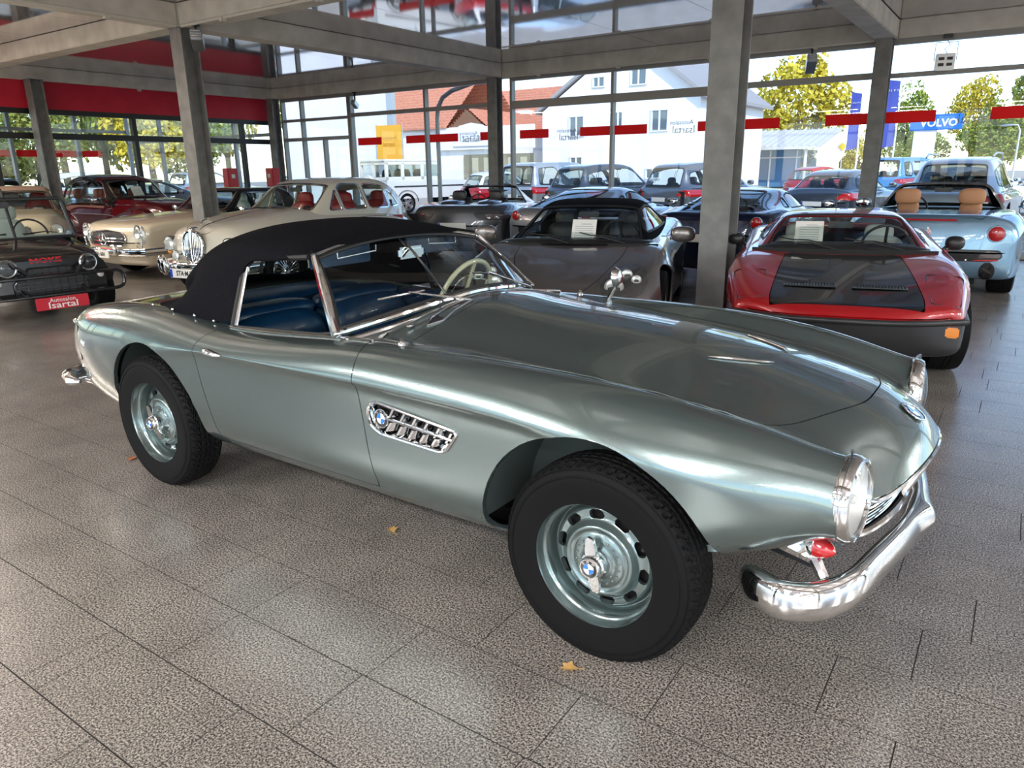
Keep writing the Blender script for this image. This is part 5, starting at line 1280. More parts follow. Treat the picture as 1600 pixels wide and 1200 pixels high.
for i in range(6):
    tree(-45.5-3.5*(i % 2), 6+i*5.2, 5.5+(i*29 % 3), 3.0, (2, 0, 1)[i % 3], 2+i % 3, 'low bush tree beyond the left glazing, %s of its hedge from the left' % ('first', 'second', 'third', 'fourth', 'fifth', 'sixth', 'seventh', 'eighth', 'ninth', 'tenth', 'eleventh', 'twelfth')[i])
# flags, signs, banner, lamps
VIO = mat('violet_blue_cloth', (.06, .08, .36), .7); SIGNB = mat('sign_blue', (.02, .17, .62), .4)
def flag(x, y, zt, zb, w, label, hp):
    t = thing('banner_flag', label, 'flag', (x, y, 0), .1)
    MB().tube([(0, 0, 0), (0, 0, hp)], [.05, .035], 10).ell((0, 0, hp+.04), (.05, .05, .05), 8, 6).obj('flag_pole', WFR, t)
    V = [[(-.06-w*s, .06*math.sin(3*s+5*q), zb+(zt-zb)*q+.12*s*(1 if q > .9 else -1 if q < .1 else 0)) for s in np.linspace(0, 1, 8)] for q in np.linspace(0, 1, 14)]
    m = MB().grid(V); o = m.obj('flag_cloth', VIO, t)
    text_obj('flag_text', 'V O L V O', w*.22, WHITE, o, frame((-.06-w/2, -.09, zt-.45), (1, 0, 0), (0, 0, 1)), ext=.01)
flag(-8.05, 45, 5.15, 2.4, .52, 'left one of two tall violet blue flags, beside the far column', 5.35)
flag(-6.28, 45, 5.65, 2.45, .72, 'right one of two tall violet blue flags, nearer the blue sign', 5.9)
def pylon():
    t = thing('pylon_sign', 'blue sign with white lettering on a white pylon, behind the silver off-road car', 'sign', (-4.95, 50, 0))
    MB().box((-.5, 0, 1.7), (1.12, .35, 3.4), ch=.02).obj('pylon', PLAST, t); s = MB().box((0, -.05, 3.78), (2.6, .45, .84), ch=.02).obj('sign_panel', SIGNB, t)
    text_obj('sign_text', 'VOLVO', .55, WHITE, s, frame((.15, -.29, 3.72), (1, 0, 0), (0, 0, 1)), ext=.008, bold=.02)
pylon()
def banner():
    t = thing('orange_banner', 'tall orange advertising banner on posts behind the boxy off-roader', 'banner', (-22.9, 23.5, 0), .1)
    for s in (-.02, 1.30): MB().tube([(s, .04, 0), (s, .04, 3.4)], .025, 8).obj('post', ALU, t)
    o = MB().box((.64, 0, 2.65), (1.28, .02, 1.4)).obj('cloth', mat('orange_cloth', (.85, .42, .04), .7), t)
    text_obj('banner_text', 'Isartal', .26, mat('orange_ink', (.55, .25, .02), .7), o, frame((.64, -.02, 2.6), (-1, 0, 0), (0, 0, 1)))
    text_obj('banner_text', 'Autosalon', .18, mat('orange_ink'), o, frame((.64, -.02, 2.85), (-1, 0, 0), (0, 0, 1)))
banner()
def rsign():
    t = thing('road_sign', 'yellow diamond priority road sign on a thin post by the flags', 'sign', (-9.4, 48, 0))
    MB().tube([(0, 0, 0), (0, 0, 2.9)], .03, 8).obj('post', ALU, t)
    MB().prism([(0, -.36), (.36, 0), (0, .36), (-.36, 0)], lambda u, v, q: (u, -.06+q, 2.55+v), .03).obj('sign_border', WFR, t)
    MB().prism([(0, -.24), (.24, 0), (0, .24), (-.24, 0)], lambda u, v, q: (u, -.09+q, 2.55+v), .03).obj('sign_centre', mat('sign_yellow', (.85, .55, .02), .4), t)
rsign()
def slamp(x, y, h, l):
    t = thing('street_lamp', l, 'street lamp', (x, y, 0)); MB().tube([(0, 0, 0), (0, 0, h-.4), (-.15, 0, h-.05), (-.6, 0, h)], [.08, .06, .05, .05], 8).obj('pole', ALU, t); MB().ell((-.8, 0, h-.04), (.35, .14, .07), 12, 8).obj('lamp_head', ALU, t)
slamp(-1.1, 60, 3.9, 'curved grey street lamp at the right edge of the picture'); slamp(-16.4, 63, 4.1, 'thin street lamp in front of the yellow tree')
tag(MB().tube([(-12.7, 15.25, 0), (-12.7, 15.25, 2.8), (-12.66, 15.25, 3.05), (-12.5, 15.25, 3.28), (-12.2, 15.25, 3.42), (-11.0, 15.25, 3.66)], .055, 12).obj('drain_pipe', mat('zinc', (.40, .41, .42), .4, .7)), 'grey drain pipe bending away outside the glass front', 'pipe')
# ---- parked cars beyond the glass
WHT = paint('white_paint', (.72, .72, .70), 0, .3); SIL = paint('silver_paint', (.45, .47, .49), .6, .3); DKB = paint('dark_blue_grey_paint', (.05, .065, .09), .5, .3); REDC = paint('bright_red_paint', (.50, .01, .02), 0, .3); BLU = paint('sky_blue_paint', (.10, .30, .55), .3, .3); GRY = paint('grey_paint', (.13, .15, .18), .5, .3)
def gwagon():
    t = thing('box_off_roader', 'white boxy off-road car outside, seen in side view behind the glass', 'car', (-19.77, 21.0, 0), math.radians(78.6))
    B = MB().prism([(-.85, .55), (2.6, .55), (3.55, .60), (3.60, 1.12), (2.35, 1.20), (1.85, 1.22), (-.85, 1.22)], lambda u, v, q: (u, -.86+q, v), 1.72); B.obj('body', WHT, t)
    # cabin walls with window openings made from pillars
    c = MB()
    for s in (-1, 1):
        y = s*.80
        for x in (-.82, -.12, .78, 1.62): c.box((x, y, 1.52), (.13, .05, .62))
        c.box((.42, y, 1.27), (2.6, .05, .12)); c.box((.40, y, 1.80), (2.55, .05, .10))
    c.box((-.84, 0, 1.80), (.05, 1.6, .1)); c.box((1.66, 0, 1.80), (.05, 1.6, .1)); c.box((-.84, .0, 1.26), (.05, 1.6, .12)).box((-.84, 0, 1.52), (.05, .1, .6)); c.obj('pillars', WHT, t)
    MB().box((.40, 0, 1.89), (2.62, 1.66, .10), ch=.04).obj('roof', WHT, t)
    for s in (-1, 1):
        for x in (-.47, .33, 1.2): MB().box((x, s*.79, 1.53), (.72, .012, .46)).obj('side_window', CGLASS, t)
        MB().box((1.25, s*.865, .98), (3.6, .02, .05)).obj('side_strip', BLKPL, t)
        for x in (0, 2.85): MB().grid([[(x+.48*math.cos(a), s*(.87+yy), .42+.44*math.sin(a)) for yy in (0, .05)] for a in np.linspace(0, PI, 12)]).obj('wheel_arch', BLKPL, t)
        MB().box((3.58, s*.6, .95), (.04, .24, .18), ch=.01).obj('headlamp', LENS, t)
        MB().box((-.87, s*.7, .72), (.04, .2, .12), ch=.01).obj('tail_lamp', REDL, t)
    MB().box((1.70, 0, 1.53), (.012, 1.5, .5)).obj('windscreen', CGLASS, t)
    MB().box((3.63, 0, .60), (.14, 1.7, .2), ch=.03).obj('front_bumper', BLKPL, t); MB().box((-.9, 0, .58), (.12, 1.6, .16), ch=.03).obj('rear_bumper', BLKPL, t)
    MB().lathe([(.001, -.1), (.33, -.09), (.36, 0), (.33, .09), (.001, .1)], (-1.0, .1, 1.05), (1, 0, 0), 24).obj('spare_wheel', WHT, t)
    st = mat('dark_leather', (.02, .02, .022), .45)
    for x in (.9, .0):
        for s in (-1, 1): MB().ell((x, s*.38, 1.2), (.1, .24, .4), 14, 10, .6).obj('seat', st, t)
    add_wheels(t, (2.85, 0), .76, .38, 'alloy5', ALU, .22)
gwagon()
modern_car('small', 'city_car', 'small red car with pale roof parked outside, seen between the columns', (-16.6, 22.2), math.radians(66), REDC, roof=WHT)
k = modern_car('van', 'people_carrier', 'silver people carrier parked outside, right behind the middle column', (-13.6, 21.2), math.radians(78), SIL, tl='v', plate_s='')
modern_car('suv', 'off_road_car', 'dark grey off-road car parked outside right of the silver people carrier', (-10.8, 19.6), math.radians(72), DKB, plate_s='')
modern_car('suv', 'off_road_car', 'blue grey off-road car parked outside, half hidden by the broad near column', (-7.9, 19.8), math.radians(72), GRY, plate_s='')
modern_car('small', 'city_car', 'red car far out on the car park, right of the broad near column', (-7.8, 33), math.radians(60), REDC, plate_s='')
modern_car('sedan', 'coupe', 'dark blue grey saloon parked outside between the two grey columns', (-4.15, 20.2), math.radians(80), DKB, tl='h', plate_s='')
modern_car('pickup', 'off_road_car', 'blue off-road car behind the dark saloon, left of the far column', (-4.3, 31), math.radians(70), BLU)
modern_car('sedan', 'saloon_car', 'white saloon parked outside just right of the far column', (-2.2, 26.5), math.radians(40), WHT)
k = modern_car('suv', 'off_road_car', 'silver off-road car with roof rails parked outside behind the light blue convertible', (-1.25, 18.1), math.radians(86), SIL, glass=DGLASS)
for s in (1, -1): MB().tube([(1.2, s*.60, 1.60), (1.0, s*.60, 1.71), (0, s*.60, 1.72), (-.35, s*.58, 1.64)], .018, 8).obj('roof_rail', ALU, k.o)
modern_car('sedan', 'saloon_car', 'white car at the right edge, outside behind the silver off-road car', (1.9, 19.8), math.radians(20), WHT)
for i, (x, y, kd, c, l, rz) in enumerate([(-33, 9.5, 'van', SIL, 'silver van seen through the left glazing, leftmost', 80), (-33, 15.5, 'suv', WHT, 'white off-road car beyond the left glazing, behind the maroon saloon', 85), (-33.5, 21.5, 'suv', SIL, 'silver off-road car beyond the left glazing, left of the grey H column', 95), (-33.5, 27.5, 'sedan', SIL, 'silver saloon beyond the left glazing, right of the grey H column', 80), (-36.5, 32.5, 'suv', WHT, 'white off-road car beyond the left glazing by the red cabinets', 90)]):
    modern_car(kd, 'parked_car', l, (x, y), math.radians(rz), c)
# ================================================================ cars inside the hall
RED = paint('deep_red_paint', (.38, .006, .010), .15, .28); BLKP = paint('black_paint', (.008, .008, .009), 0, .2); TIT = paint('warm_grey_paint', (.20, .18, .17), .65, .3)
IVORY = paint('ivory_paint', (.62, .53, .39), 0, .3); CREAMP = paint('cream_paint', (.60, .55, .45), 0, .28); MAR = paint('maroon_paint', (.075, .003, .006), .2, .2); LBLUE = paint('light_blue_paint', (.17, .30, .42), .6, .28)
NAVY = paint('navy_paint', (.008, .014, .045), .4, .25); SILV = paint('bright_silver_paint', (.42, .44, .47), .7, .28); DGREY = paint('dark_grey_paint', (.10, .105, .115), .6, .28)
PALE = mat('pale_leather', (.72, .76, .69), .5); TAN = mat('tan_leather', (.50, .24, .12), .5); REDLE = mat('red_leather', (.30, .012, .015), .45); BURGL = mat('grey_green_leather', (.36, .40, .37), .5)
YEL = mat('badge_yellow', (.75, .50, .02), .3)
def sheet(k, x, y, z, w=.22, h=.20, tilt=.6, rz=0):
    o = MB().box((0, 0, 0), (w, h, .002)); s = o.obj('price_sheet', WHITE, k.o, loc=(x, y, z), rot=(0, -tilt, rz))
    for i in range(6): MB().box((-.07*0+(-.075+i*.028)*0, 0, 0), (.001, .001, .001))
    s.rotation_euler = (0, tilt, rz)
    for i in range(7): MB().box((-.08+i*.024, (0 if i else .02), .002), (.006, w*(.7 if i else .4), .001)).obj('print_line', INK, s)
    return s
def frontbar(k, z, name='front_bumper', mt=CHROME, h=.05, d=.03, out=.05, yw=None, n=25, sg=1, wrap=.30):
    # bumper bar following the plan shape of the nose or tail
    w = yw or I(k.P['wid'], k.P['x1'] if sg > 0 else k.P['x0'])*.99; pts = []
    for y in np.linspace(-w, w, n):
        p, _ = k.front(abs(y), z, sg); pts.append((p.x+sg*out, y, z))
    xs_ = [p[0] for p in pts]; ker = np.convolve(np.pad(xs_, 2, 'edge'), np.ones(5)/5, 'valid'); pts = [(a, p[1], z) for a, p in zip(ker, pts)]
    pts = [(pts[0][0]-sg*wrap, pts[0][1]-.03, z)]+pts+[(pts[-1][0]-sg*wrap, pts[-1][1]+.03, z)]
    return MB().tube(pts, d, 10, flat=h/d).obj(name, mt, k.o)

def pantera():
    P = dict(paint=RED, x0=-.82, x1=3.45, wb=2.515, r=(.315, .33), bot=.17, botc=[(-.82, .3), (0, .17), (2.5, .17), (3.45, .30)], cr=.84, er=.035, sh=.12, cs=.03, su=7,
        wid=[(-.82, .80), (0, .88), (1.2, .85), (2.5, .87), (3.45, .74)], top=[(-.82, .86), (.2, .90), (1.5, .83), (1.9, .80), (2.5, .735), (3.1, .645), (3.45, .58)],
        edge=[(-.82, .84), (.1, .90), (1.2, .86), (1.9, .825), (2.45, .78), (3.1, .665), (3.45, .57)], kf=.16, kp=3, rf=.14, zcf=.53, pw=3.0, kr=.08, rr=.15, zcr=.6, tw=.25, rim='alloy5', inset=.01, steer=.12, topz=.45,
        panels=[('bonnet', [(1.98, 0), (1.96, .44), (2.5, .47), (3.2, .50), (3.36, .49), (3.36, 0)], 'top', BLKP), ('door', rounded([(1.85, .86), (1.80, .30), (.72, .26), (.62, .88)], .05), 'side', None)],
        gh=dict(a=1.92, d=-.30, bw=.73, kw=.10, kb=.05, cant=.035, seat_mat=PALE, mat=RED, gsd=DGLASS, wsu=(.14, 1.9), sx=.92, sz=-.05,
            st=[(1.95, .825, .64, .72), (1.55, .975, .58, .73), (1.14, 1.085, .52, .735), (.7, 1.105, .50, .735), (.35, 1.09, .49, .73), (.1, 1.02, .50, .72), (-.15, .95, .52, .70), (-.35, .90, .54, .68)], win=[rounded([(1.62, .88), (.52, .89), (.52, 1.0), (.95, 1.03), (1.15, 1.01)], .03)]))
    k = gcar('wedge_sports_car', 'red wedge-shaped sports car with black bonnet, right of the broad near column', (-1.68, 8.68), math.radians(-77.2), P)
    for s in (1, -1):
        p, _ = k.top(2.95, .24)
        f = MB().box((2.93, s*.235, p.z+.001), (.17, .36, .008)).obj('louvre_panel', BLKPL, k.o)
        m = MB()
        for i in range(17): m.box((2.93, s*(.07+i*.0206), p.z+.007), (.155, .008, .006))
        o = m.obj('louvre_slats', DARK, f); o['kind'] = 'stuff'
    patch(k, 'front_valance', rounded([(-.1, .12), (.80, .12), (.80, .50), (-.1, .505)], .01), 'yz', BLKPL, .003)
    lid = rounded([(2.66, .56), (3.26, .54), (3.22, .72), (2.70, .80)], .03); L_p = [k.top(a, b)[0] for a, b in lid]
    for s in (1, -1): MB().tube([(p.x, s*p.y, p.z+.0005) for p in L_p], .0045, 4, closed=True).obj('lamp_lid_seam', BLKPL, k.o)
    patch(k, 'nose_strip', rounded([(-.05, .525), (.50, .525), (.50, .553), (-.05, .553)], .004), 'yz', RED, .006)
    patch(k, 'front_grille', rounded([(-.1, .34), (.46, .34), (.50, .51), (-.1, .515)], .01), 'yz', BLKPL, .004)
    frontbar(k, .50, mt=BLKPL, h=.022, d=.02, out=.0, yw=.76, wrap=.25)
    for s in (1, -1):
        b = MB().box((3.28, s*.62, .435), (.06, .20, .07), rz=-s*.22, ch=.01).obj('indicator', AMBER, k.o); MB().box((3.285, s*.545, .435), (.06, .075, .071), rz=-s*.2, ch=.01).obj('indicator_lens', LENS if False else WHITE, b)
        MB().tube([(1.55, s*.80, .80), (1.50, s*.86, .85)], .014, 8).obj('door_mirror', BLKPL, k.o)
        MB().ell((1.50, s*.905, .865), (.075, .075, .06), 18, 12, .8).obj('mirror_case', BLKPL, k.o)
        # slotted quarter panels behind the side glass
        for i in range(9): MB().box((.42-i*.045, s*(.655+.004*i), .955-i*.004), (.018, .012, .06)).obj('quarter_slot', BLKPL, k.o)
    MB().tube([(1.02, -.05, 1.10), (.98, -.05, 1.38)], .0035, 5).obj('aerial', BLKPL, k.o)
    wipers(k); sheet(k, 1.50, -.27, .93, .24, .24, 1.0)
    MB().box((1.80, 0, .835), (.12, .9, .01)).obj('cowl_grille', BLKPL, k.o)
    plate(k, '', 0, .42, 1)
pantera()

def spider360():
    P = dict(paint=TIT, x0=-.93, x1=3.55, wb=2.6, r=.325, bot=.13, cr=.80, er=.05, sh=.18, su=8, wellin=.13, wid=[(-.93, .86), (0, .97), (1.3, .92), (2.6, .95), (3.0, .945), (3.55, .88)],
        top=[(-.93, .86), (0, .93), (1.6, .86), (2.1, .83), (2.6, .735), (3.1, .60), (3.55, .44)], edge=[(-.93, .86), (-.2, .95), (.6, .90), (1.4, .85), (2.0, .835), (2.5, .81), (3.0, .685), (3.55, .42)], hm=.9,
        kf=.38, kp=3.2, rf=.34, zcf=.36, pw=2.3, kr=.2, rr=.3, zcr=.6, tw=.24, topz=.35,
        panels=[('bonnet', [(2.22, 0), (2.18, .52), (2.5, .50), (3.0, .38), (3.38, .22), (3.42, 0)], 'top', None), ('door', rounded([(1.95, .88), (1.88, .25), (.78, .22), (.68, .90)], .06), 'side', None)],
        gh=dict(a=2.12, d=-.10, bw=.76, kw=.20, kb=.05, cant=.045, mat=CLOTH, sx=.80, sz=-.05, wsu=(.10, 1.92), gw=CGLASS, rwu=(9, 8),
            st=[(2.20, .83, .66, .75), (1.75, .99, .60, .76), (1.28, 1.155, .535, .765), (.85, 1.20, .52, .765), (.45, 1.19, .51, .76), (.15, 1.12, .52, .75), (-.1, 1.03, .54, .74), (-.25, .95, .56, .72)], win=[rounded([(1.72, .91), (.48, .93), (.55, 1.10), (.95, 1.13), (1.25, 1.10)], .04)]))
    k = gcar('grey_spider', 'warm grey open-top sports car with black roof, directly behind the classic roadster', (-4.25, 8.27), math.radians(-70.9), P)
    hl_ = smooth2([(2.74, .58), (2.82, .72), (2.98, .78), (3.14, .75), (3.26, .65), (3.32, .52), (3.24, .43), (3.06, .41), (2.86, .46)], 6)
    r = patch(k, 'headlamp', hl_, 'xy', mat('lamp_bed', (.17, .165, .16), .22, .6), .002)
    for s in (1, -1):
        for (xx, yy, rr_) in ((3.14, .52, .072), (2.93, .60, .045), (3.02, .69, .038)):
            p, n = k.top(xx, yy); h = MB().lathe([(rr_*1.15, 0), (rr_*1.1, .016), (rr_*.9, .018), (rr_*.7, .004), (rr_*.3, -.004), (.001, -.006)], (p.x, s*p.y, p.z+.002), (.75, s*.1, .75), 24).obj('lamp_bowl', REFL, k.o); MB().ell((p.x+.01, s*p.y, p.z+.014), (rr_*.4,)*3, 12, 8).obj('bulb', LENS, h)
    patch(k, 'lamp_glass', hl_, 'xy', LENS, .020)
    p, _ = k.top(3.30, 0); b = MB().box((3.30, 0, p.z+.006), (.055, .04, .006), ch=.001).obj('badge', YEL, k.o); b.rotation_euler = (0, 0, 0)
    MB().prism([(-.012, -.018), (.004, -.018), (.0, -.004), (.012, .002), (.006, .018), (-.004, .012), (-.012, .004)], lambda u, v, q: (3.30+v, u, p.z+.010+q), .002).obj('badge_emblem', BLKPL, b)
    patch(k, 'air_intake', rounded([(.30, .20), (.72, .22), (.70, .34), (.34, .34)], .05), 'yz', BLKPL, -.002)
    mirrors(k, 1.80, .90, .90, TIT, (.07, .12, .075), .10)
    wipers(k); sheet(k, 1.92, .05, .925, .26, .24, 1.05); patch(k, 'side_intake', rounded([(.25, .80), (.55, .78), (.50, .60), (.22, .58)], .04), 'xz', BLKPL, .003)
    plate(k, '', 0, .32, 1)
spider360()

def w113():
    P = dict(paint=IVORY, x0=-.98, x1=3.25, wb=2.40, r=.315, bot=.24, cr=.84, er=.03, sh=.10, cs=.04, su=7, wid=[(-.98, .78), (0, .87), (2.4, .87), (3.25, .80)], low=.98,
        top=[(-.98, .80), (-.3, .88), (1.6, .95), (2.2, .935), (2.9, .875), (3.25, .80)], edge=[(-.98, .78), (0, .87), (1.5, .90), (2.4, .885), (3.0, .84), (3.25, .78)], kf=.13, kp=2.6, rf=.22, zcf=.56, pw=3, kr=.15, rr=.2, zcr=.55, tw=.18, rim='cap', rimm=CHROME,
        panels=[('bonnet', [(1.82, 0), (1.80, .56), (2.6, .52), (3.10, .44), (3.14, 0)], 'top', None), ('door', rounded([(1.62, .93), (1.56, .32), (.45, .32), (.45, .93)], .06), 'side', None)],
        gh=dict(a=1.66, d=-.05, bw=.74, kw=.16, kb=.05, cant=.03, mat=BLKP, chrome=CHROME, seat_mat=PALE, sx=.55, wsu=(.08, 1.9),
            st=[(1.72, .965, .66, .74), (1.50, 1.12, .62, .74), (1.28, 1.27, .585, .74), (.9, 1.295, .58, .74), (.5, 1.29, .58, .735), (.2, 1.26, .57, .73), (.02, 1.10, .60, .72), (-.1, .95, .62, .70)], win=[rounded([(1.42, .97), (.40, .96), (.42, 1.20), (1.18, 1.22)], .03)]))
    k = gcar('cream_two_seater', 'cream classic two-seater with star grille and black hardtop, behind the left steel column', (-11.45, 9.0), math.radians(-87.5), P)
    g = patch(k, 'grille', rounded([(-.05, .50), (.40, .51), (.47, .60), (.42, .70), (-.05, .73)], [0, .05, .07, .06, 0]), 'yz', BLKPL, .004)
    x = k.front(0, .6)[0].x
    for z in (.575, .62): MB().tube([(k.front(abs(y), z)[0].x+.015, y, z) for y in np.linspace(-.43, .43, 11)], .009, 6, flat=1.0).obj('grille_bar', CHROME, g)
    ring = [(k.front(abs(y), z)[0].x+.012, y, z) for y, z in rounded([(-.40, .51), (.40, .51), (.47, .60), (.42, .70), (0, .735), (-.42, .70), (-.47, .60)], .05)]
    MB().tube(ring, .011, 6, closed=True).obj('grille_frame', CHROME, g)
    st = MB().tube([(x+.045, .088*math.cos(t), .61+.088*math.sin(t)) for t in np.linspace(0, 2*PI, 33)[:-1]], .010, 6, closed=True)
    for a in (90, 210, 330): t = math.radians(a); st.tube([(x+.045, 0, .61), (x+.045, .085*math.cos(t), .61+.085*math.sin(t))], [.014, .005], 6)
    st.obj('star_emblem', CHROME, g)
    for s in (1, -1):
        c = (k.front(.67, .64)[0].x+.01, s*.675, .64)
        h = MB().tube([(c[0], c[1]+.085*math.cos(t), c[2]+.175*math.sin(t)) for t in np.linspace(0, 2*PI, 33)[:-1]], .012, 6, closed=True).obj('headlamp', CHROME, k.o)
        MB().ell((c[0]-.01, c[1], c[2]), (.05, .082, .172), 20, 14, .95).obj('lamp_glass', LENS, h); MB().lathe([(.06, .02), (.03, -.01), (.001, -.02)], (c[0], c[1], c[2]+.05), (1, 0, 0), 20).obj('reflector', REFL, h)
        MB().ell((c[0]-.055, c[1], c[2]), (.04, .08, .168), 16, 12, .95).obj('lamp_body', REFL, h)
    fb = frontbar(k, .43, h=.055, d=.022, out=.07, wrap=.4)
    for s in (1, -1): MB().ell((k.front(.33, .43)[0].x+.11, s*.36, .46), (.04, .03, .085), 12, 10, .8).obj('over_rider', CHROME, fb)
    plate(k, 'M·BH 60H', -.0, .40, 1, .50, .11, x=k.front(0, .43)[0].x+.12)
    mirrors(k, 1.45, .84, .97, CHROME, (.02, .06, .045), .04)
w113()

def mk2():
    P = dict(paint=CREAMP, x0=-.98, x1=3.42, wb=2.73, r=.33, bot=.24, cr=.80, er=.05, sh=.16, cs=.05, su=8, wid=[(-.98, .66), (0, .82), (1.3, .85), (2.7, .84), (3.42, .72)], low=.97,
        top=[(-.98, .78), (-.5, .93), (1.8, 1.06), (2.4, 1.03), (3.0, .95), (3.42, .86)], edge=[(-.98, .66), (-.3, .84), (.5, .93), (1.7, .97), (2.5, .91), (3.1, .84), (3.42, .74)], hm=.8, kf=.20, kp=2.2, rf=.26, zcf=.58, pw=2.6, kr=.2, rr=.3, zcr=.5, tw=.17, rim='wire', rimm=CHROME,
        panels=[('bonnet', [(2.0, 0), (1.98, .56), (2.6, .50), (3.2, .30), (3.33, .18), (3.36, 0)], 'top', None), ('door', rounded([(1.75, .98), (1.70, .32), (.82, .32), (.82, .96)], .06), 'side', None), ('rear_door', rounded([(.79, .96), (.79, .32), (.42, .34), (.02, .78), (.0, .92)], .06), 'side', None)],
        gh=dict(a=1.95, d=-.55, bw=.72, kw=.20, kb=.20, cant=.06, mat=CREAMP, chrome=CHROME, seat_mat=REDLE, sx=1.0, rows=[1.0, .15], wsu=(.10, 1.85), vA=2.7,
            st=[(2.02, 1.045, .60, .71), (1.75, 1.22, .57, .72), (1.45, 1.39, .54, .73), (1.0, 1.445, .53, .735), (.5, 1.45, .53, .735), (.1, 1.41, .52, .72), (-.25, 1.29, .52, .69), (-.48, 1.13, .52, .64), (-.65, .97, .50, .58)],
            win=[rounded([(1.62, 1.02), (1.38, 1.02), (1.38, 1.29)], .02), rounded([(1.33, 1.02), (.82, 1.01), (.82, 1.35), (1.2, 1.36), (1.33, 1.31)], .04), rounded([(.74, 1.01), (.22, 1.0), (.22, 1.31), (.5, 1.35), (.74, 1.35)], .04), rounded([(.17, 1.0), (-.10, 1.02), (-.02, 1.16), (.17, 1.27)], .04)]))
    k = gcar('cream_saloon', 'cream 1960s saloon with tall chrome grille and red interior, behind the roadster soft top', (-8.85, 8.65), math.radians(-81), P)
    x = k.front(0, .70)[0].x
    o = smooth2([(0, .86), (.10, .83), (.165, .70), (.13, .54), (0, .48), (-.13, .54), (-.165, .70), (-.10, .83)], 6)
    fx = lambda z: x+.055-.10*max(z-.62, 0)-.10*max(.58-z, 0)
    g = MB().tube([(fx(b)-abs(a)*.12, a, b) for a, b in o], .018, 8, closed=True).obj('grille', CHROME, k.o)
    MB().prism(o, lambda u, v, q: (fx(v)-.05+q, u, v), .01).obj('grille_back', BLKPL, g)
    for i in range(13):
        y = -.138+i*.023; zs = [b for a, b in o if abs(a-y) < .02]; z0, z1 = min(zs), max(zs)
        MB().tube([(fx(z)-abs(y)*.12-(0 if i != 6 else -.012), y, z) for z in np.linspace(z0, z1, 7)], .006 if i != 6 else .014, 6).obj('grille_slat', CHROME, g)
    MB().ell((x-.02, 0, .885), (.07, .03, .02), 12, 8).obj('grille_badge', CHROME, g)
    lamp_round(k, .50, .69, .088, depth=.04, ins=-.02); lamp_round(k, .31, .56, .06, depth=.03, ins=-.03, name='fog_lamp')
    for s in (1, -1): MB().ell((k.front(.64, .56)[0].x, s*.64, .57), (.04, .04, .03), 12, 8).obj('side_lamp', AMBER, k.o)
    fb = frontbar(k, .42, h=.065, d=.03, out=.10, wrap=.45)
    for s in (1, -1):
        MB().ell((k.front(.3, .42)[0].x+.15, s*.42, .43), (.05, .035, .11), 12, 10, .8).obj('over_rider', CHROME, fb)
        MB().ell((k.front(.6, .42)[0].x+.09, s*.68, .43), (.06, .035, .12), 12, 10, .8).obj('over_rider', CHROME, fb)
    plate(k, 'STA·M 37', -.02, .36, 1, .52, .11, x=k.front(0, .42)[0].x+.16)
    pts = [(k.top(xx, 0)[0].x, 0, k.top(xx, 0)[0].z+.004) for xx in np.linspace(2.05, 3.3, 14)]; MB().tube(pts, .006, 6).obj('bonnet_trim', CHROME, k.o)
    MB().tube([(3.27, 0, .93), (3.24, 0, .965), (3.17, 0, .985), (3.12, 0, .96)], [.008, .014, .012, .005], 8).obj('bonnet_mascot', CHROME, k.o)
    for s in (1, -1): MB().tube([(k.side(xx, .90-.03*abs(xx-1))[0].x, s*(k.side(xx, .90-.03*abs(xx-1))[0].y+.004), .90-.03*abs(xx-1)) for xx in np.linspace(.1, 2.2, 14)], .006, 6).obj('side_trim', CHROME, k.o)
mk2()

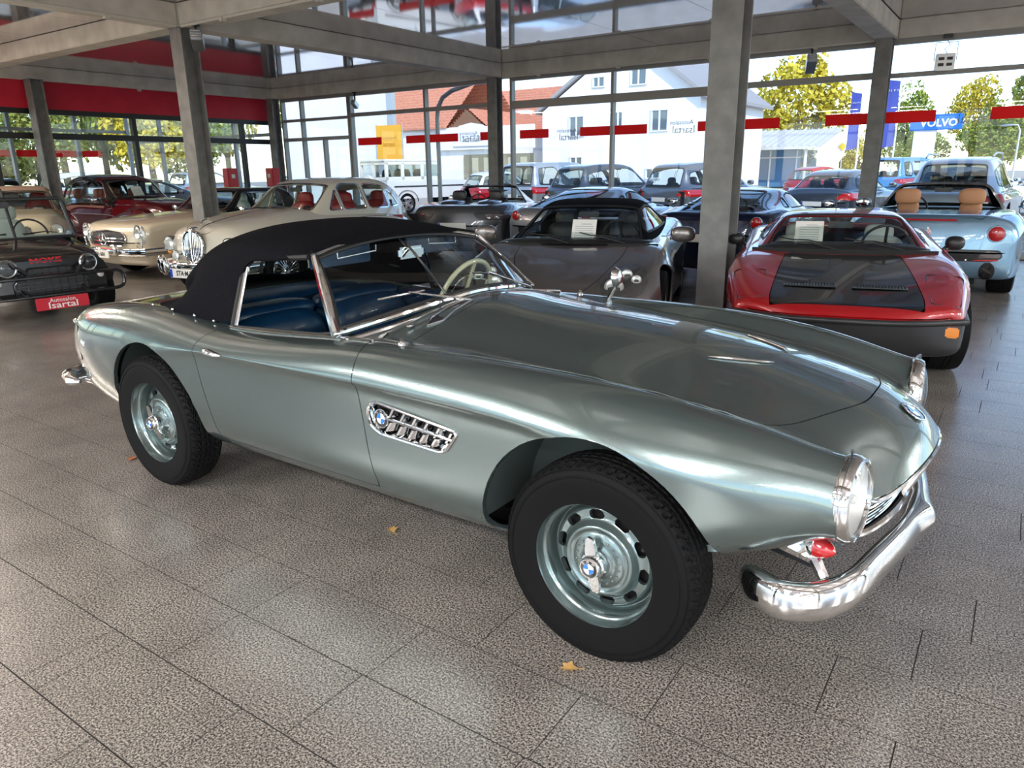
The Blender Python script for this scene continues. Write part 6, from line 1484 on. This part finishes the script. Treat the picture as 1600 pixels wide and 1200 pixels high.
def maroon():
    P = dict(paint=MAR, x0=-1.15, x1=3.45, wb=2.83, r=.34, bot=.26, cr=.72, er=.10, sh=.22, cs=.03, su=6, wid=[(-1.15, .62), (0, .80), (1.5, .78), (2.83, .74), (3.45, .50)],
        top=[(-1.15, .70), (-.6, .95), (1.9, 1.08), (2.6, 1.05), (3.2, .96), (3.45, .86)], edge=[(-1.15, .62), (-.4, .85), (.5, 1.0), (1.9, 1.0), (2.8, .90), (3.45, .72)], hm=.9, kf=.18, rf=.3, zcf=.66, kr=.2, rr=.35, zcr=.5, tw=.17, rim='cap', rimm=CHROME, inset=-.03,
        panels=[('door', rounded([(1.75, 1.0), (1.70, .36), (.80, .36), (.80, 1.0)], .06), 'side', None), ('rear_door', rounded([(.77, 1.0), (.77, .36), (.30, .36), (.0, .75), (-.05, .98)], .06), 'side', None)],
        gh=dict(a=1.90, d=-.75, bw=.70, kw=.18, kb=.22, cant=.07, mat=BLKP, chrome=CHROME, seat_mat=mat('brown_leather', (.18, .06, .035), .5), sx=1.0, rows=[1.0, .1], wsu=(.10, 1.8), vA=2.6,
            st=[(2.0, 1.09, .56, .69), (1.78, 1.25, .54, .70), (1.48, 1.45, .52, .71), (1.0, 1.53, .51, .72), (.4, 1.54, .51, .72), (-.05, 1.48, .50, .70), (-.42, 1.33, .49, .67), (-.68, 1.13, .48, .62), (-.88, .95, .46, .55)],
            win=[rounded([(1.66, 1.08), (.84, 1.06), (.84, 1.40), (1.3, 1.41), (1.45, 1.34)], .05), rounded([(.76, 1.06), (.12, 1.05), (.16, 1.35), (.4, 1.40), (.76, 1.41)], .05), rounded([(.07, 1.06), (-.28, 1.08), (-.14, 1.25), (.08, 1.33)], .05)]))
    k = gcar('maroon_saloon', 'dark maroon and black vintage saloon with swept wings, in front of the red wall', (-16.95, 8.6), math.radians(-2), P)
    for s in (1, -1):
        MB().tube(smooth2_3([(3.36, s*.66, .70), (3.20, s*.69, .73), (2.83, s*.71, .72), (2.3, s*.74, .64), (1.7, s*.775, .50), (1.15, s*.78, .40)], 5), [.10, .125, .14, .148, .155, .16, .168, .17, .17, .168, .165, .155, .145, .135, .125, .115, .10, .085, .07, .06, .05, .04, .03, .02, .015, .01][:26], 14, flat=1.15).obj('front_wing', MAR, k.o)
        MB().tube(smooth2_3([(.75, s*.72, .50), (.35, s*.76, .62), (0, s*.77, .66), (-.5, s*.72, .60), (-.95, s*.62, .45)], 5), [.02, .05, .08, .11, .13, .145, .155, .16, .165, .17, .17, .17, .165, .16, .15, .14, .13, .12, .10, .08, .06], 14, flat=1.15).obj('rear_wing', MAR, k.o)
        h = MB().lathe([(.085, -.06), (.095, 0), (.092, .02), (.08, .025)], (3.40, s*.66, .73), (1, 0, .03), 24).obj('headlamp', CHROME, k.o); MB().lathe([(.082, .02), (.05, .045), (.001, .055)], (3.40, s*.66, .73), (1, 0, .03), 20).obj('lamp_glass', LENS, h); MB().lathe([(.08, .018), (.05, -.03), (.001, -.04)], (3.40, s*.66, .73), (1, 0, .03), 20).obj('reflector', REFL, h)
        MB().tube([(a, s*(k.side(a, .96)[0].y+.006), .96-.02*(a-1)**2*.2) for a in np.linspace(.0, 2.9, 16)], .009, 6).obj('side_trim', CHROME, k.o)
        o = smooth2([(s*.06, .84), (s*.115, .78), (s*.12, .62), (s*.07, .52), (s*.02, .60), (s*.015, .78)], 5); x = k.front(.07, .70)[0].x
        g = MB().tube([(x+.03-.08*abs(b-.68), a, b) for a, b in o], .010, 6, closed=True).obj('kidney_grille', CHROME, k.o); MB().prism(o, lambda u, v, q: (x-.01+q, u, v), .01).obj('grille_back', BLKPL, g)
        for i in range(3): MB().tube([(x+.02, s*(.04+i*.025), .60), (x+.02, s*(.04+i*.025), .79)], .004, 5).obj('grille_slat', CHROME, g)
    frontbar(k, .42, h=.06, d=.03, out=.12, yw=.50, wrap=.2); sheet(k, 1.80, -.02, 1.17, .30, .22, .95)
    mirrors(k, 1.6, .78, 1.05, CHROME, (.02, .06, .045), .04)
def smooth2_3(pts, n):
    P = [np.array(p, float) for p in pts]; k = len(P); out = []
    for i in range(k-1):
        p0, p1, p2, p3 = P[max(i-1, 0)], P[i], P[i+1], P[min(i+2, k-1)]
        for a in range(n): t = a/n; out.append(tuple(.5*((2*p1)+(-p0+p2)*t+(2*p0-5*p1+4*p2-p3)*t*t+(-p0+3*p1-3*p2+p3)*t**3)))
    out.append(tuple(P[-1])); return out
maroon()

def california():
    P = dict(paint=LBLUE, x0=-.97, x1=3.60, wb=2.67, r=.345, bot=.17, botc=[(-.97, .30), (-.3, .2), (3.6, .2)], cr=.80, er=.05, sh=.17, cs=.04, su=8, wid=[(-.97, .86), (-.3, .95), (.2, .955), (1.3, .92), (2.6, .95), (3.6, .82)],
        top=[(-.97, .94), (-.85, .955), (-.3, .965), (1.6, .95), (2.2, .90), (3.0, .78), (3.6, .60)], edge=[(-.97, .88), (-.5, .955), (.1, .98), (1.4, .93), (2.5, .88), (3.1, .76), (3.6, .55)], hm=.9, kf=.4, rf=.3, zcf=.42, kr=.13, kp=2.6, rr=.16, zcr=.55, pw=2.8, tw=.27, rim='alloy5', flare=.016,
        panels=[('door', rounded([(1.85, .94), (1.80, .28), (.75, .26), (.66, .96)], .06), 'side', None), ('boot_lid', [(-.86, 0), (-.86, .52), (-.55, .60), (.0, .62), (.1, 0)], 'top', None)],
        gh=dict(a=1.92, d=.22, bw=.76, kw=.20, cant=.04, mat=BLKP, open=2.18, seat_mat=TAN, sx=.78, wsu=(.10, 1.88), st=[(1.98, .95, .66, .75), (1.60, 1.12, .60, .755), (1.24, 1.275, .54, .76), (.9, 1.285, .53, .76), (.5, 1.25, .53, .76), (.3, 1.1, .6, .75)], noside=1))
    k = gcar('blue_convertible', 'light blue metallic convertible seen from behind, at the right of the picture', (-.93, 10.7), math.radians(92.5), P)
    lamp_round(k, .66, .765, .085, name='tail_lamp', lens=REDL, ring=LBLUE, sg=-1, depth=.02, ins=-.015)
    pb = patch(k, 'rear_valance', rounded([(-.1, .455), (.66, .455), (.76, .50), (.72, .585), (-.1, .595)], [0, .03, .04, .03, 0]), 'yzr', BLKPL, .004)
    patch(k, 'reflector', rounded([(.44, .465), (.72, .465), (.72, .49), (.50, .49)], .008), 'yzr', REDL, .012)
    patch(k, 'reverse_lamp', rounded([(.48, .50), (.73, .50), (.72, .56), (.60, .575)], .02), 'yzr', mat('smoked_lens', (.10, .07, .07), .1, 0, 1), .010)
    ex = patch(k, 'exhaust_surround', [(.62+.078*math.cos(a), .345+.108*math.sin(a)) for a in np.linspace(0, 2*PI, 25)[:-1]], 'yzr', BLKPL, .006)
    for s in (1, -1):
        e = ex[0 if s > 0 else 1]
        for z in (.295, .395): MB().lathe([(.036, 0), (.042, -.015), (.042, .08), (.036, .09)], (k.front(.62, .35, -1)[0].x-.012, s*.62, z), (1, 0, 0), 22).obj('exhaust_pipe', CHROME, e)
        MB().tube([(.42, s*.36, 1.03), (.40, s*.36, 1.14)], .02, 8).obj('headrest_post', BLKPL, k.o); MB().ell((.42, s*.36, 1.12), (.06, .15, .10), 16, 12, .6).obj('headrest', TAN, k.o)
        
    MB().tube([(k.front(abs(y), .90, -1)[0].x-.005, y, .905) for y in np.linspace(-.26, .26, 13)], .012, 8).obj('brake_light', REDL, k.o)
    patch(k, 'diffuser', rounded([(-.1, .15), (.46, .15), (.44, .30), (.36, .36), (-.1, .36)], .03), 'yzr', BLKPL, .004)
    x = k.front(0, .78, -1)[0].x-.014
    hs = [(-.010, -.050), (.002, -.046), (.004, -.020), (.016, -.010), (.020, -.040), (.030, -.040), (.026, -.004), (.022, .012), (.006, .022), (-.004, .044), (-.014, .050), (-.022, .036), (-.012, .026), (-.022, .014), (-.034, .020), (-.030, .006), (-.012, -.004)]
    MB().prism(hs, lambda u, v, q: (x-q, -u, .78+v), .004).obj('horse_emblem', CHROME, k.o)
    plate(k, '', -.0, .525, -1, .44, .11, mat('plate_red', (.50, .012, .03), .4), blue=False)
    mirrors(k, 1.62, .93, .98, LBLUE, (.06, .11, .07), .10)
    for s in (1, -1): MB().ell((k.front(.42, .46, -1)[0].x-.002, s*.40, .47), (.008, .012, .012), 8, 6).obj('parking_sensor', CHROME, k.o)
california()

def coupe(name, label, loc, pm, rz=90, louv=True):
    P = dict(paint=pm, x0=-.93, x1=3.55, wb=2.6, r=.335, bot=.15, cr=.80, er=.05, sh=.18, su=6, wid=[(-.93, .88), (0, .97), (1.3, .92), (2.6, .95), (3.55, .80)],
        top=[(-.93, .90), (-.4, .94), (0, .93), (1.6, .86), (2.1, .83), (2.6, .735), (3.55, .44)], edge=[(-.93, .86), (-.2, .96), (.6, .90), (1.4, .85), (2.0, .835), (2.5, .81), (3.0, .685), (3.55, .42)], hm=.9, kf=.42, kp=2.4, rf=.40, zcf=.36, kr=.14, rr=.2, zcr=.62, pw=2.6, tw=.27,
        panels=[('door', rounded([(1.95, .88), (1.88, .25), (.78, .22), (.68, .90)], .06), 'side', None)],
        gh=dict(a=2.12, d=-.62, bw=.76, kw=.20, kb=.05, cant=.05, mat=pm, sx=.80, wsu=(.10, 1.92), rwu=(4.2, 7.6), vR=2.35, gw=CGLASS, gr=DGLASS,
            st=[(2.20, .83, .66, .75), (1.75, .99, .60, .76), (1.28, 1.165, .535, .765), (.85, 1.21, .52, .765), (.45, 1.19, .50, .76), (.1, 1.13, .50, .75), (-.3, 1.03, .52, .74), (-.6, .955, .54, .72), (-.75, .92, .56, .70)], win=[rounded([(1.72, .91), (.62, .93), (.70, 1.09), (.95, 1.13), (1.25, 1.10)], .04), rounded([(.55, .94), (.30, .95), (.45, 1.05), (.60, 1.07)], .02)]))
    k = gcar(name, label, loc, math.radians(rz), P)
    for yy in (.66,): lamp_round(k, yy, .79, .075, name='tail_lamp', lens=REDL, ring=CHROME, sg=-1, depth=.015, ins=-.012)
    gr_ = patch(k, 'rear_grille', rounded([(-.1, .50), (.60, .50), (.62, .62), (-.1, .64)], .03), 'yzr', BLKPL, .004)
    for s in (1, -1):
        for i in range(6):
            u = (i+.5)/6; x = .30-u*.85; z = 1.10-u*.125; y = .44+.03*u
            MB().box((x, s*y, z), (.05, .10, .012), rz=s*.3).obj('louvre', BLKPL, k.o)
        MB().lathe([(.04, 0), (.048, -.02), (.048, .10)], (k.front(.35, .32, -1)[0].x-.03, s*.45, .30), (1, 0, 0), 18).obj('exhaust_pipe', CHROME, k.o)
    mirrors(k, 1.80, .92, .93, pm, (.06, .10, .06), .08); plate(k, '', 0, .57, -1)
    patch(k, 'side_intake', rounded([(.30, .80), (.58, .78), (.52, .62), (.26, .60)], .04), 'xz', BLKPL, .003)
    return k
coupe('navy_coupe', 'dark navy sports coupe seen from behind, between broad near column and red car', (-3.62, 10.95), NAVY)
coupe('silver_coupe', 'bright silver sports coupe seen from behind, beyond the warm grey open-top car', (-6.35, 11.2), SILV)

def volante():
    P = dict(paint=DGREY, x0=-.98, x1=3.72, wb=2.74, r=.345, bot=.17, cr=.80, er=.05, sh=.17, su=6, wid=[(-.98, .84), (-.3, .95), (1.3, .90), (2.7, .94), (3.72, .80)],
        top=[(-.98, .93), (-.3, .95), (1.7, .93), (2.3, .88), (3.72, .58)], edge=[(-.98, .88), (-.3, .97), (1.4, .90), (2.6, .84), (3.72, .54)], hm=.9, kf=.4, rf=.3, zcf=.42, kr=.22, rr=.22, zcr=.6, tw=.27, rim='alloy10',
        panels=[('door', rounded([(1.95, .92), (1.88, .28), (.75, .26), (.66, .94)], .06), 'side', None)],
        gh=dict(a=2.02, d=.22, bw=.76, kw=.22, cant=.04, mat=BLKP, open=2.15, sx=.85, wsu=(.10, 1.9), st=[(2.12, .93, .66, .75), (1.70, 1.09, .60, .755), (1.32, 1.235, .54, .76), (1.0, 1.25, .53, .76), (.5, 1.2, .53, .76), (.3, 1.1, .6, .75)], noside=1))
    k = gcar('grey_roadster', 'dark grey open roadster seen from behind, left of the warm grey sports car', (-8.45, 11.0), math.radians(108), P)
    patch(k, 'tail_lamp', rounded([(.34, .83), (.93, .80), (.96, .68), (.44, .70)], .03), 'yzr', BLKPL, .006); patch(k, 'tail_lens', rounded([(.54, .80), (.91, .785), (.93, .705), (.60, .715)], .02), 'yzr', mat('smoked_lens', (.10, .07, .07), .1, 0, 1), .012)
    for s in (1, -1): MB().ell((.05, s*.36, .955), (.45, .19, .055), 18, 10, 1.0).obj('rear_fairing', DGREY, k.o); MB().ell((.42, s*.36, 1.06), (.05, .14, .10), 16, 12, .6).obj('headrest', BLKPL, k.o)
    mirrors(k, 1.78, .92, .96, BLKP, (.06, .10, .07), .09); plate(k, '', 0, .60, -1)
volante()

def cabrio():
    P = dict(paint=IVORY, x0=-1.05, x1=3.35, wb=2.65, r=.32, bot=.26, cr=.76, er=.06, sh=.18, su=5, wid=[(-1.05, .66), (0, .82), (2.6, .82), (3.35, .68)], top=[(-1.05, .78), (-.4, .92), (1.8, 1.0), (2.8, .94), (3.35, .84)], edge=[(-1.05, .72), (0, .86), (1.7, .92), (2.8, .86), (3.35, .74)], hm=.85, kf=.2, rf=.25, zcf=.6, kr=.2, rr=.3, tw=.17, rim='cap', rimm=CHROME,
        panels=[('door', rounded([(1.75, .94), (1.70, .34), (.6, .34), (.6, .92)], .06), 'side', None)],
        gh=dict(a=1.75, d=-.45, bw=.70, kw=.16, kb=.15, cant=.05, mat=noisy(mat('tan_canvas', rough=.9), (.22, .14, .10), (.27, .175, .125), 40, 3), chrome=CHROME, seat_mat=REDLE, st=[(1.80, .99, .60, .70), (1.58, 1.15, .57, .71), (1.36, 1.30, .54, .71), (.9, 1.36, .54, .71), (.4, 1.35, .54, .71), (0, 1.27, .53, .70), (-.3, 1.1, .53, .66), (-.5, .94, .52, .62)], win=[rounded([(1.52, .98), (.5, .97), (.5, 1.24), (1.28, 1.25)], .04)]))
    k = gcar('cream_cabriolet', 'cream vintage cabriolet with brown canvas top, seen behind the black utility car', (-15.6, 6.4), math.radians(-24), P)
    lamp_round(k, .56, .72, .085, depth=.03, ins=-.02); frontbar(k, .42, h=.06, d=.03, out=.08)
    g = patch(k, 'grille', rounded([(-.05, .50), (.20, .52), (.22, .78), (-.05, .80)], .03), 'yz', CHROME, .01)
cabrio()
modern_car('sedan', 'silver_saloon', 'silver saloon in the neighbouring hall, behind the red wall and left of the cabinets', (-22.6, 12.2), math.radians(60), SIL)
modern_car('small', 'dark_hatchback', 'dark green small car in the neighbouring hall, left of the maroon saloon', (-21.6, 8.4), math.radians(-20), paint('dark_green_paint', (.02, .06, .05), .3, .3))

def utility():
    t = thing('utility_car', 'small black open utility car with tubular bumper at the left edge', 'car', (-11.05, 3.98, 0), math.radians(-6))
    # side pontoons, floor, tail
    for s in (1, -1):
        MB().prism([(-.50, .26), (1.62, .26), (1.66, .56), (-.52, .58)], lambda u, v, q: (u, s*(.42+q), v), .23).obj('side_pontoon', BLKP, t)
        a = [(.36*math.cos(x)+2.03, .27+.34*math.sin(x)) for x in np.linspace(.05, PI-.05, 14)]
        MB().grid([[(p[0], s*.36, p[1]), (p[0], s*.66, p[1])] for p in [(2.47, .50)]+a[1:]+[(1.60, .30)]]).obj('front_wing', BLKP, t)
        MB().grid([[(p[0], s*.36, p[1]), (p[0], s*.66, p[1])] for p in [(.36*math.cos(x), .27+.34*math.sin(x)) for x in np.linspace(0, PI, 12)]]).obj('rear_wing', BLKP, t)
        MB().prism([(1.62, .30), (1.62, .60), (1.78, .68), (2.30, .70), (2.46, .56), (2.46, .50), (2.36, .40), (2.03, .62), (1.72, .42)], lambda u, v, q: (u, s*(.36+q), v), .02).obj('wing_side', BLKP, t)
    MB().box((.55, 0, .27), (2.1, .90, .03)).obj('floor_pan', BLKP, t)
    H = []
    for x, z, w in [(1.50, .83, .62), (1.75, .80, .61), (2.05, .765, .59), (2.30, .72, .565), (2.42, .67, .55), (2.465, .60, .54)]:
        H.append([(x, -w, z-.06), (x, -w*.96, z-.015), (x, -w*.6, z+.006), (x, 0, z+.014), (x, w*.6, z+.006), (x, w*.96, z-.015), (x, w, z-.06)])
    MB().grid(H).obj('bonnet', BLKP, t, sharp=60)
    fp = MB().prism([(-.56, .30), (.56, .30), (.56, .60), (.50, .66), (-.50, .66), (-.56, .60)], lambda u, v, q: (2.44+q, u, v), .03).obj('front_panel', BLKP, t)
    gp = [(-.36, .30), (.36, .30), (.36, .42), (.20, .585), (-.20, .585), (-.36, .42)]
    g = MB().prism(gp, lambda u, v, q: (2.475+q, u, v), .004).obj('grille', BLKPL, t)
    MB().tube([(2.485, a, b) for a, b in gp], .010, 6, closed=True).obj('grille_frame', BLKP, g)
    for i in range(7):
        z = .325+i*.036; w = .35 if z < .42 else .35-(z-.42)*.98; MB().box((2.485, 0, z), (.008, 2*w, .006)).obj('grille_bar', BLKP, g)
    for i in range(9): y = -.32+i*.08; zt = .58 if abs(y) < .2 else .585-(abs(y)-.2)*1.0; MB().box((2.486, y, (.305+zt)/2), (.008, .006, zt-.305)).obj('grille_bar', BLKP, g)
    text_obj('nose_lettering', 'MOKE', .075, mat('letter_red', (.55, .02, .03), .4), t, frame((2.462, -.02, .655), (0, 1, 0), (-.5, 0, .9)), ext=.002, bold=.003, font_scale=(1.5, 1))
    for s in (1, -1):
        c = (2.47, s*.395, .60); ax = (1, s*.04, .03)
        h = MB().lathe([(.06, -.10), (.088, -.05), (.096, -.01), (.096, .01), (.088, .018)], c, ax, 30).obj('headlamp', CHROME, t)
        MB().lathe([(.088, .012), (.06, -.03), (.001, -.05)], c, ax, 24).obj('reflector', REFL, h); MB().lathe([(.088, .014), (.06, .03), (.03, .037), (.001, .04)], c, ax, 24).obj('lamp_glass', LENS, h)
        MB().lathe([(.032, -.01), (.032, .012), (.02, .022), (.001, .024)], (2.475, s*.50, .455), (1, 0, 0), 18).obj('side_lamp', mat('clear_lens', (.65, .62, .58), .2, 0, 1), t)
    loop = rounded([(2.58, -.70, 0), (2.58, .70, 0)], .1) if False else None
    pts = [(2.60, y, z) for y, z in rounded([(-.70, .50), (.70, .50), (.70, .30), (-.70, .30)], .10, 7)]
    bb = MB().tube(pts, .020, 10, closed=True).obj('bumper_bar', BLKP, t)
    for s in (1, -1): MB().tube([(2.60, s*.20, .50), (2.54, s*.34, .62), (2.48, s*.36, .66)], .014, 8).obj('bar_stay', BLKP, bb); MB().tube([(2.45, s*.30, .36), (2.60, s*.30, .31)], .02, 8).obj('bar_bracket', BLKP, bb)
    pl_ = MB().box((2.63, .02, .215), (.012, .52, .13), ch=.004).obj('number_plate', mat('plate_red'), t)
    text_obj('plate_text', 'Autosalon', .062, WHITE, pl_, frame((2.638, .02, .247), (0, 1, 0), (0, 0, 1))); text_obj('plate_text', 'Isartal', .095, WHITE, pl_, frame((2.638, .02, .193), (0, 1, 0), (0, 0, 1)), font_scale=(1.3, 1), bold=.001)
    # windscreen
    b0, t0 = (1.56, .83), (1.40, 1.27)
    fr_ = MB().tube([(b0[0], -.63, b0[1]), (t0[0], -.60, t0[1]-.04), (t0[0], -.56, t0[1]), (t0[0], .56, t0[1]), (t0[0], .60, t0[1]-.04), (b0[0], .63, b0[1])], .022, 8).tube([(b0[0], -.63, b0[1]), (b0[0], .63, b0[1])], .02, 8).tube([(b0[0], 0, b0[1]), (t0[0], 0, t0[1])], .018, 8).obj('windscreen_frame', BLKPL, t)
    for s in (1, -1):
        MB().add([(b0[0], s*.02, b0[1]+.01), (b0[0], s*.61, b0[1]+.01), (t0[0], s*.58, t0[1]-.02), (t0[0], s*.02, t0[1]-.02)], [(0, 1, 2, 3)]).obj('windscreen', CGLASS, fr_)
        MB().tube([(1.53, s*.20-.1, .87), (1.55, s*.20+.12, .90)], .006, 6).tube([(1.53, s*.45, .88), (1.57, s*.30, .90), (1.55, s*.08, .885)], .006, 6).obj('wiper', BLKPL, fr_)
        MB().tube([(b0[0]-.03, s*.62, b0[1]+.02), (t0[0]-.02, s*.585, t0[1]-.05)], .006, 6).obj('frame_trim', CHROME, fr_)
    MB().box((1.44, -.10, 1.21), (.04, .26, .07), ch=.01).obj('rear_mirror', BLKPL, fr_)
    MB().tube([(-.45, -.55, .58), (-.50, -.52, 1.35), (-.50, .52, 1.35), (-.45, .55, .58)], .02, 8).obj('roll_bar', BLKPL, t)
    for s in (1, -1):
        st = MB().ell((.42, s*.33, .45), (.26, .22, .09), 18, 10, .55).ell((.14, s*.33, .72), (.07, .21, .28), 18, 12, .6).obj('seat', BURGL, t)
        MB().ell((.10, s*.33, 1.07), (.055, .15, .09), 16, 10, .6).obj('headrest', BURGL, st)
    MB().box((1.40, 0, .78), (.10, 1.18, .16), ch=.03).obj('dashboard', BURGL, t)
    o = Vector((1.12, .30, .86)); MB().tube([o+Vector((-.4*math.sin(a)*.18, .18*math.cos(a), .9*math.sin(a)*.18)) for a in np.linspace(0, 2*PI, 28)[:-1]], .012, 8, closed=True).tube([o, (1.40, .30, .74)], .02, 6).obj('steering_wheel', BLKPL, t)
    add_wheels(t, (2.03, 0), .615, .262, 'alloy5', ALU, .20, .16, .0)
    MB().box((1.9, 0, .36), (.9, .66, .20)).obj('engine_block', DARK, t)
utility()
# an open dark bonnet seen behind the left column
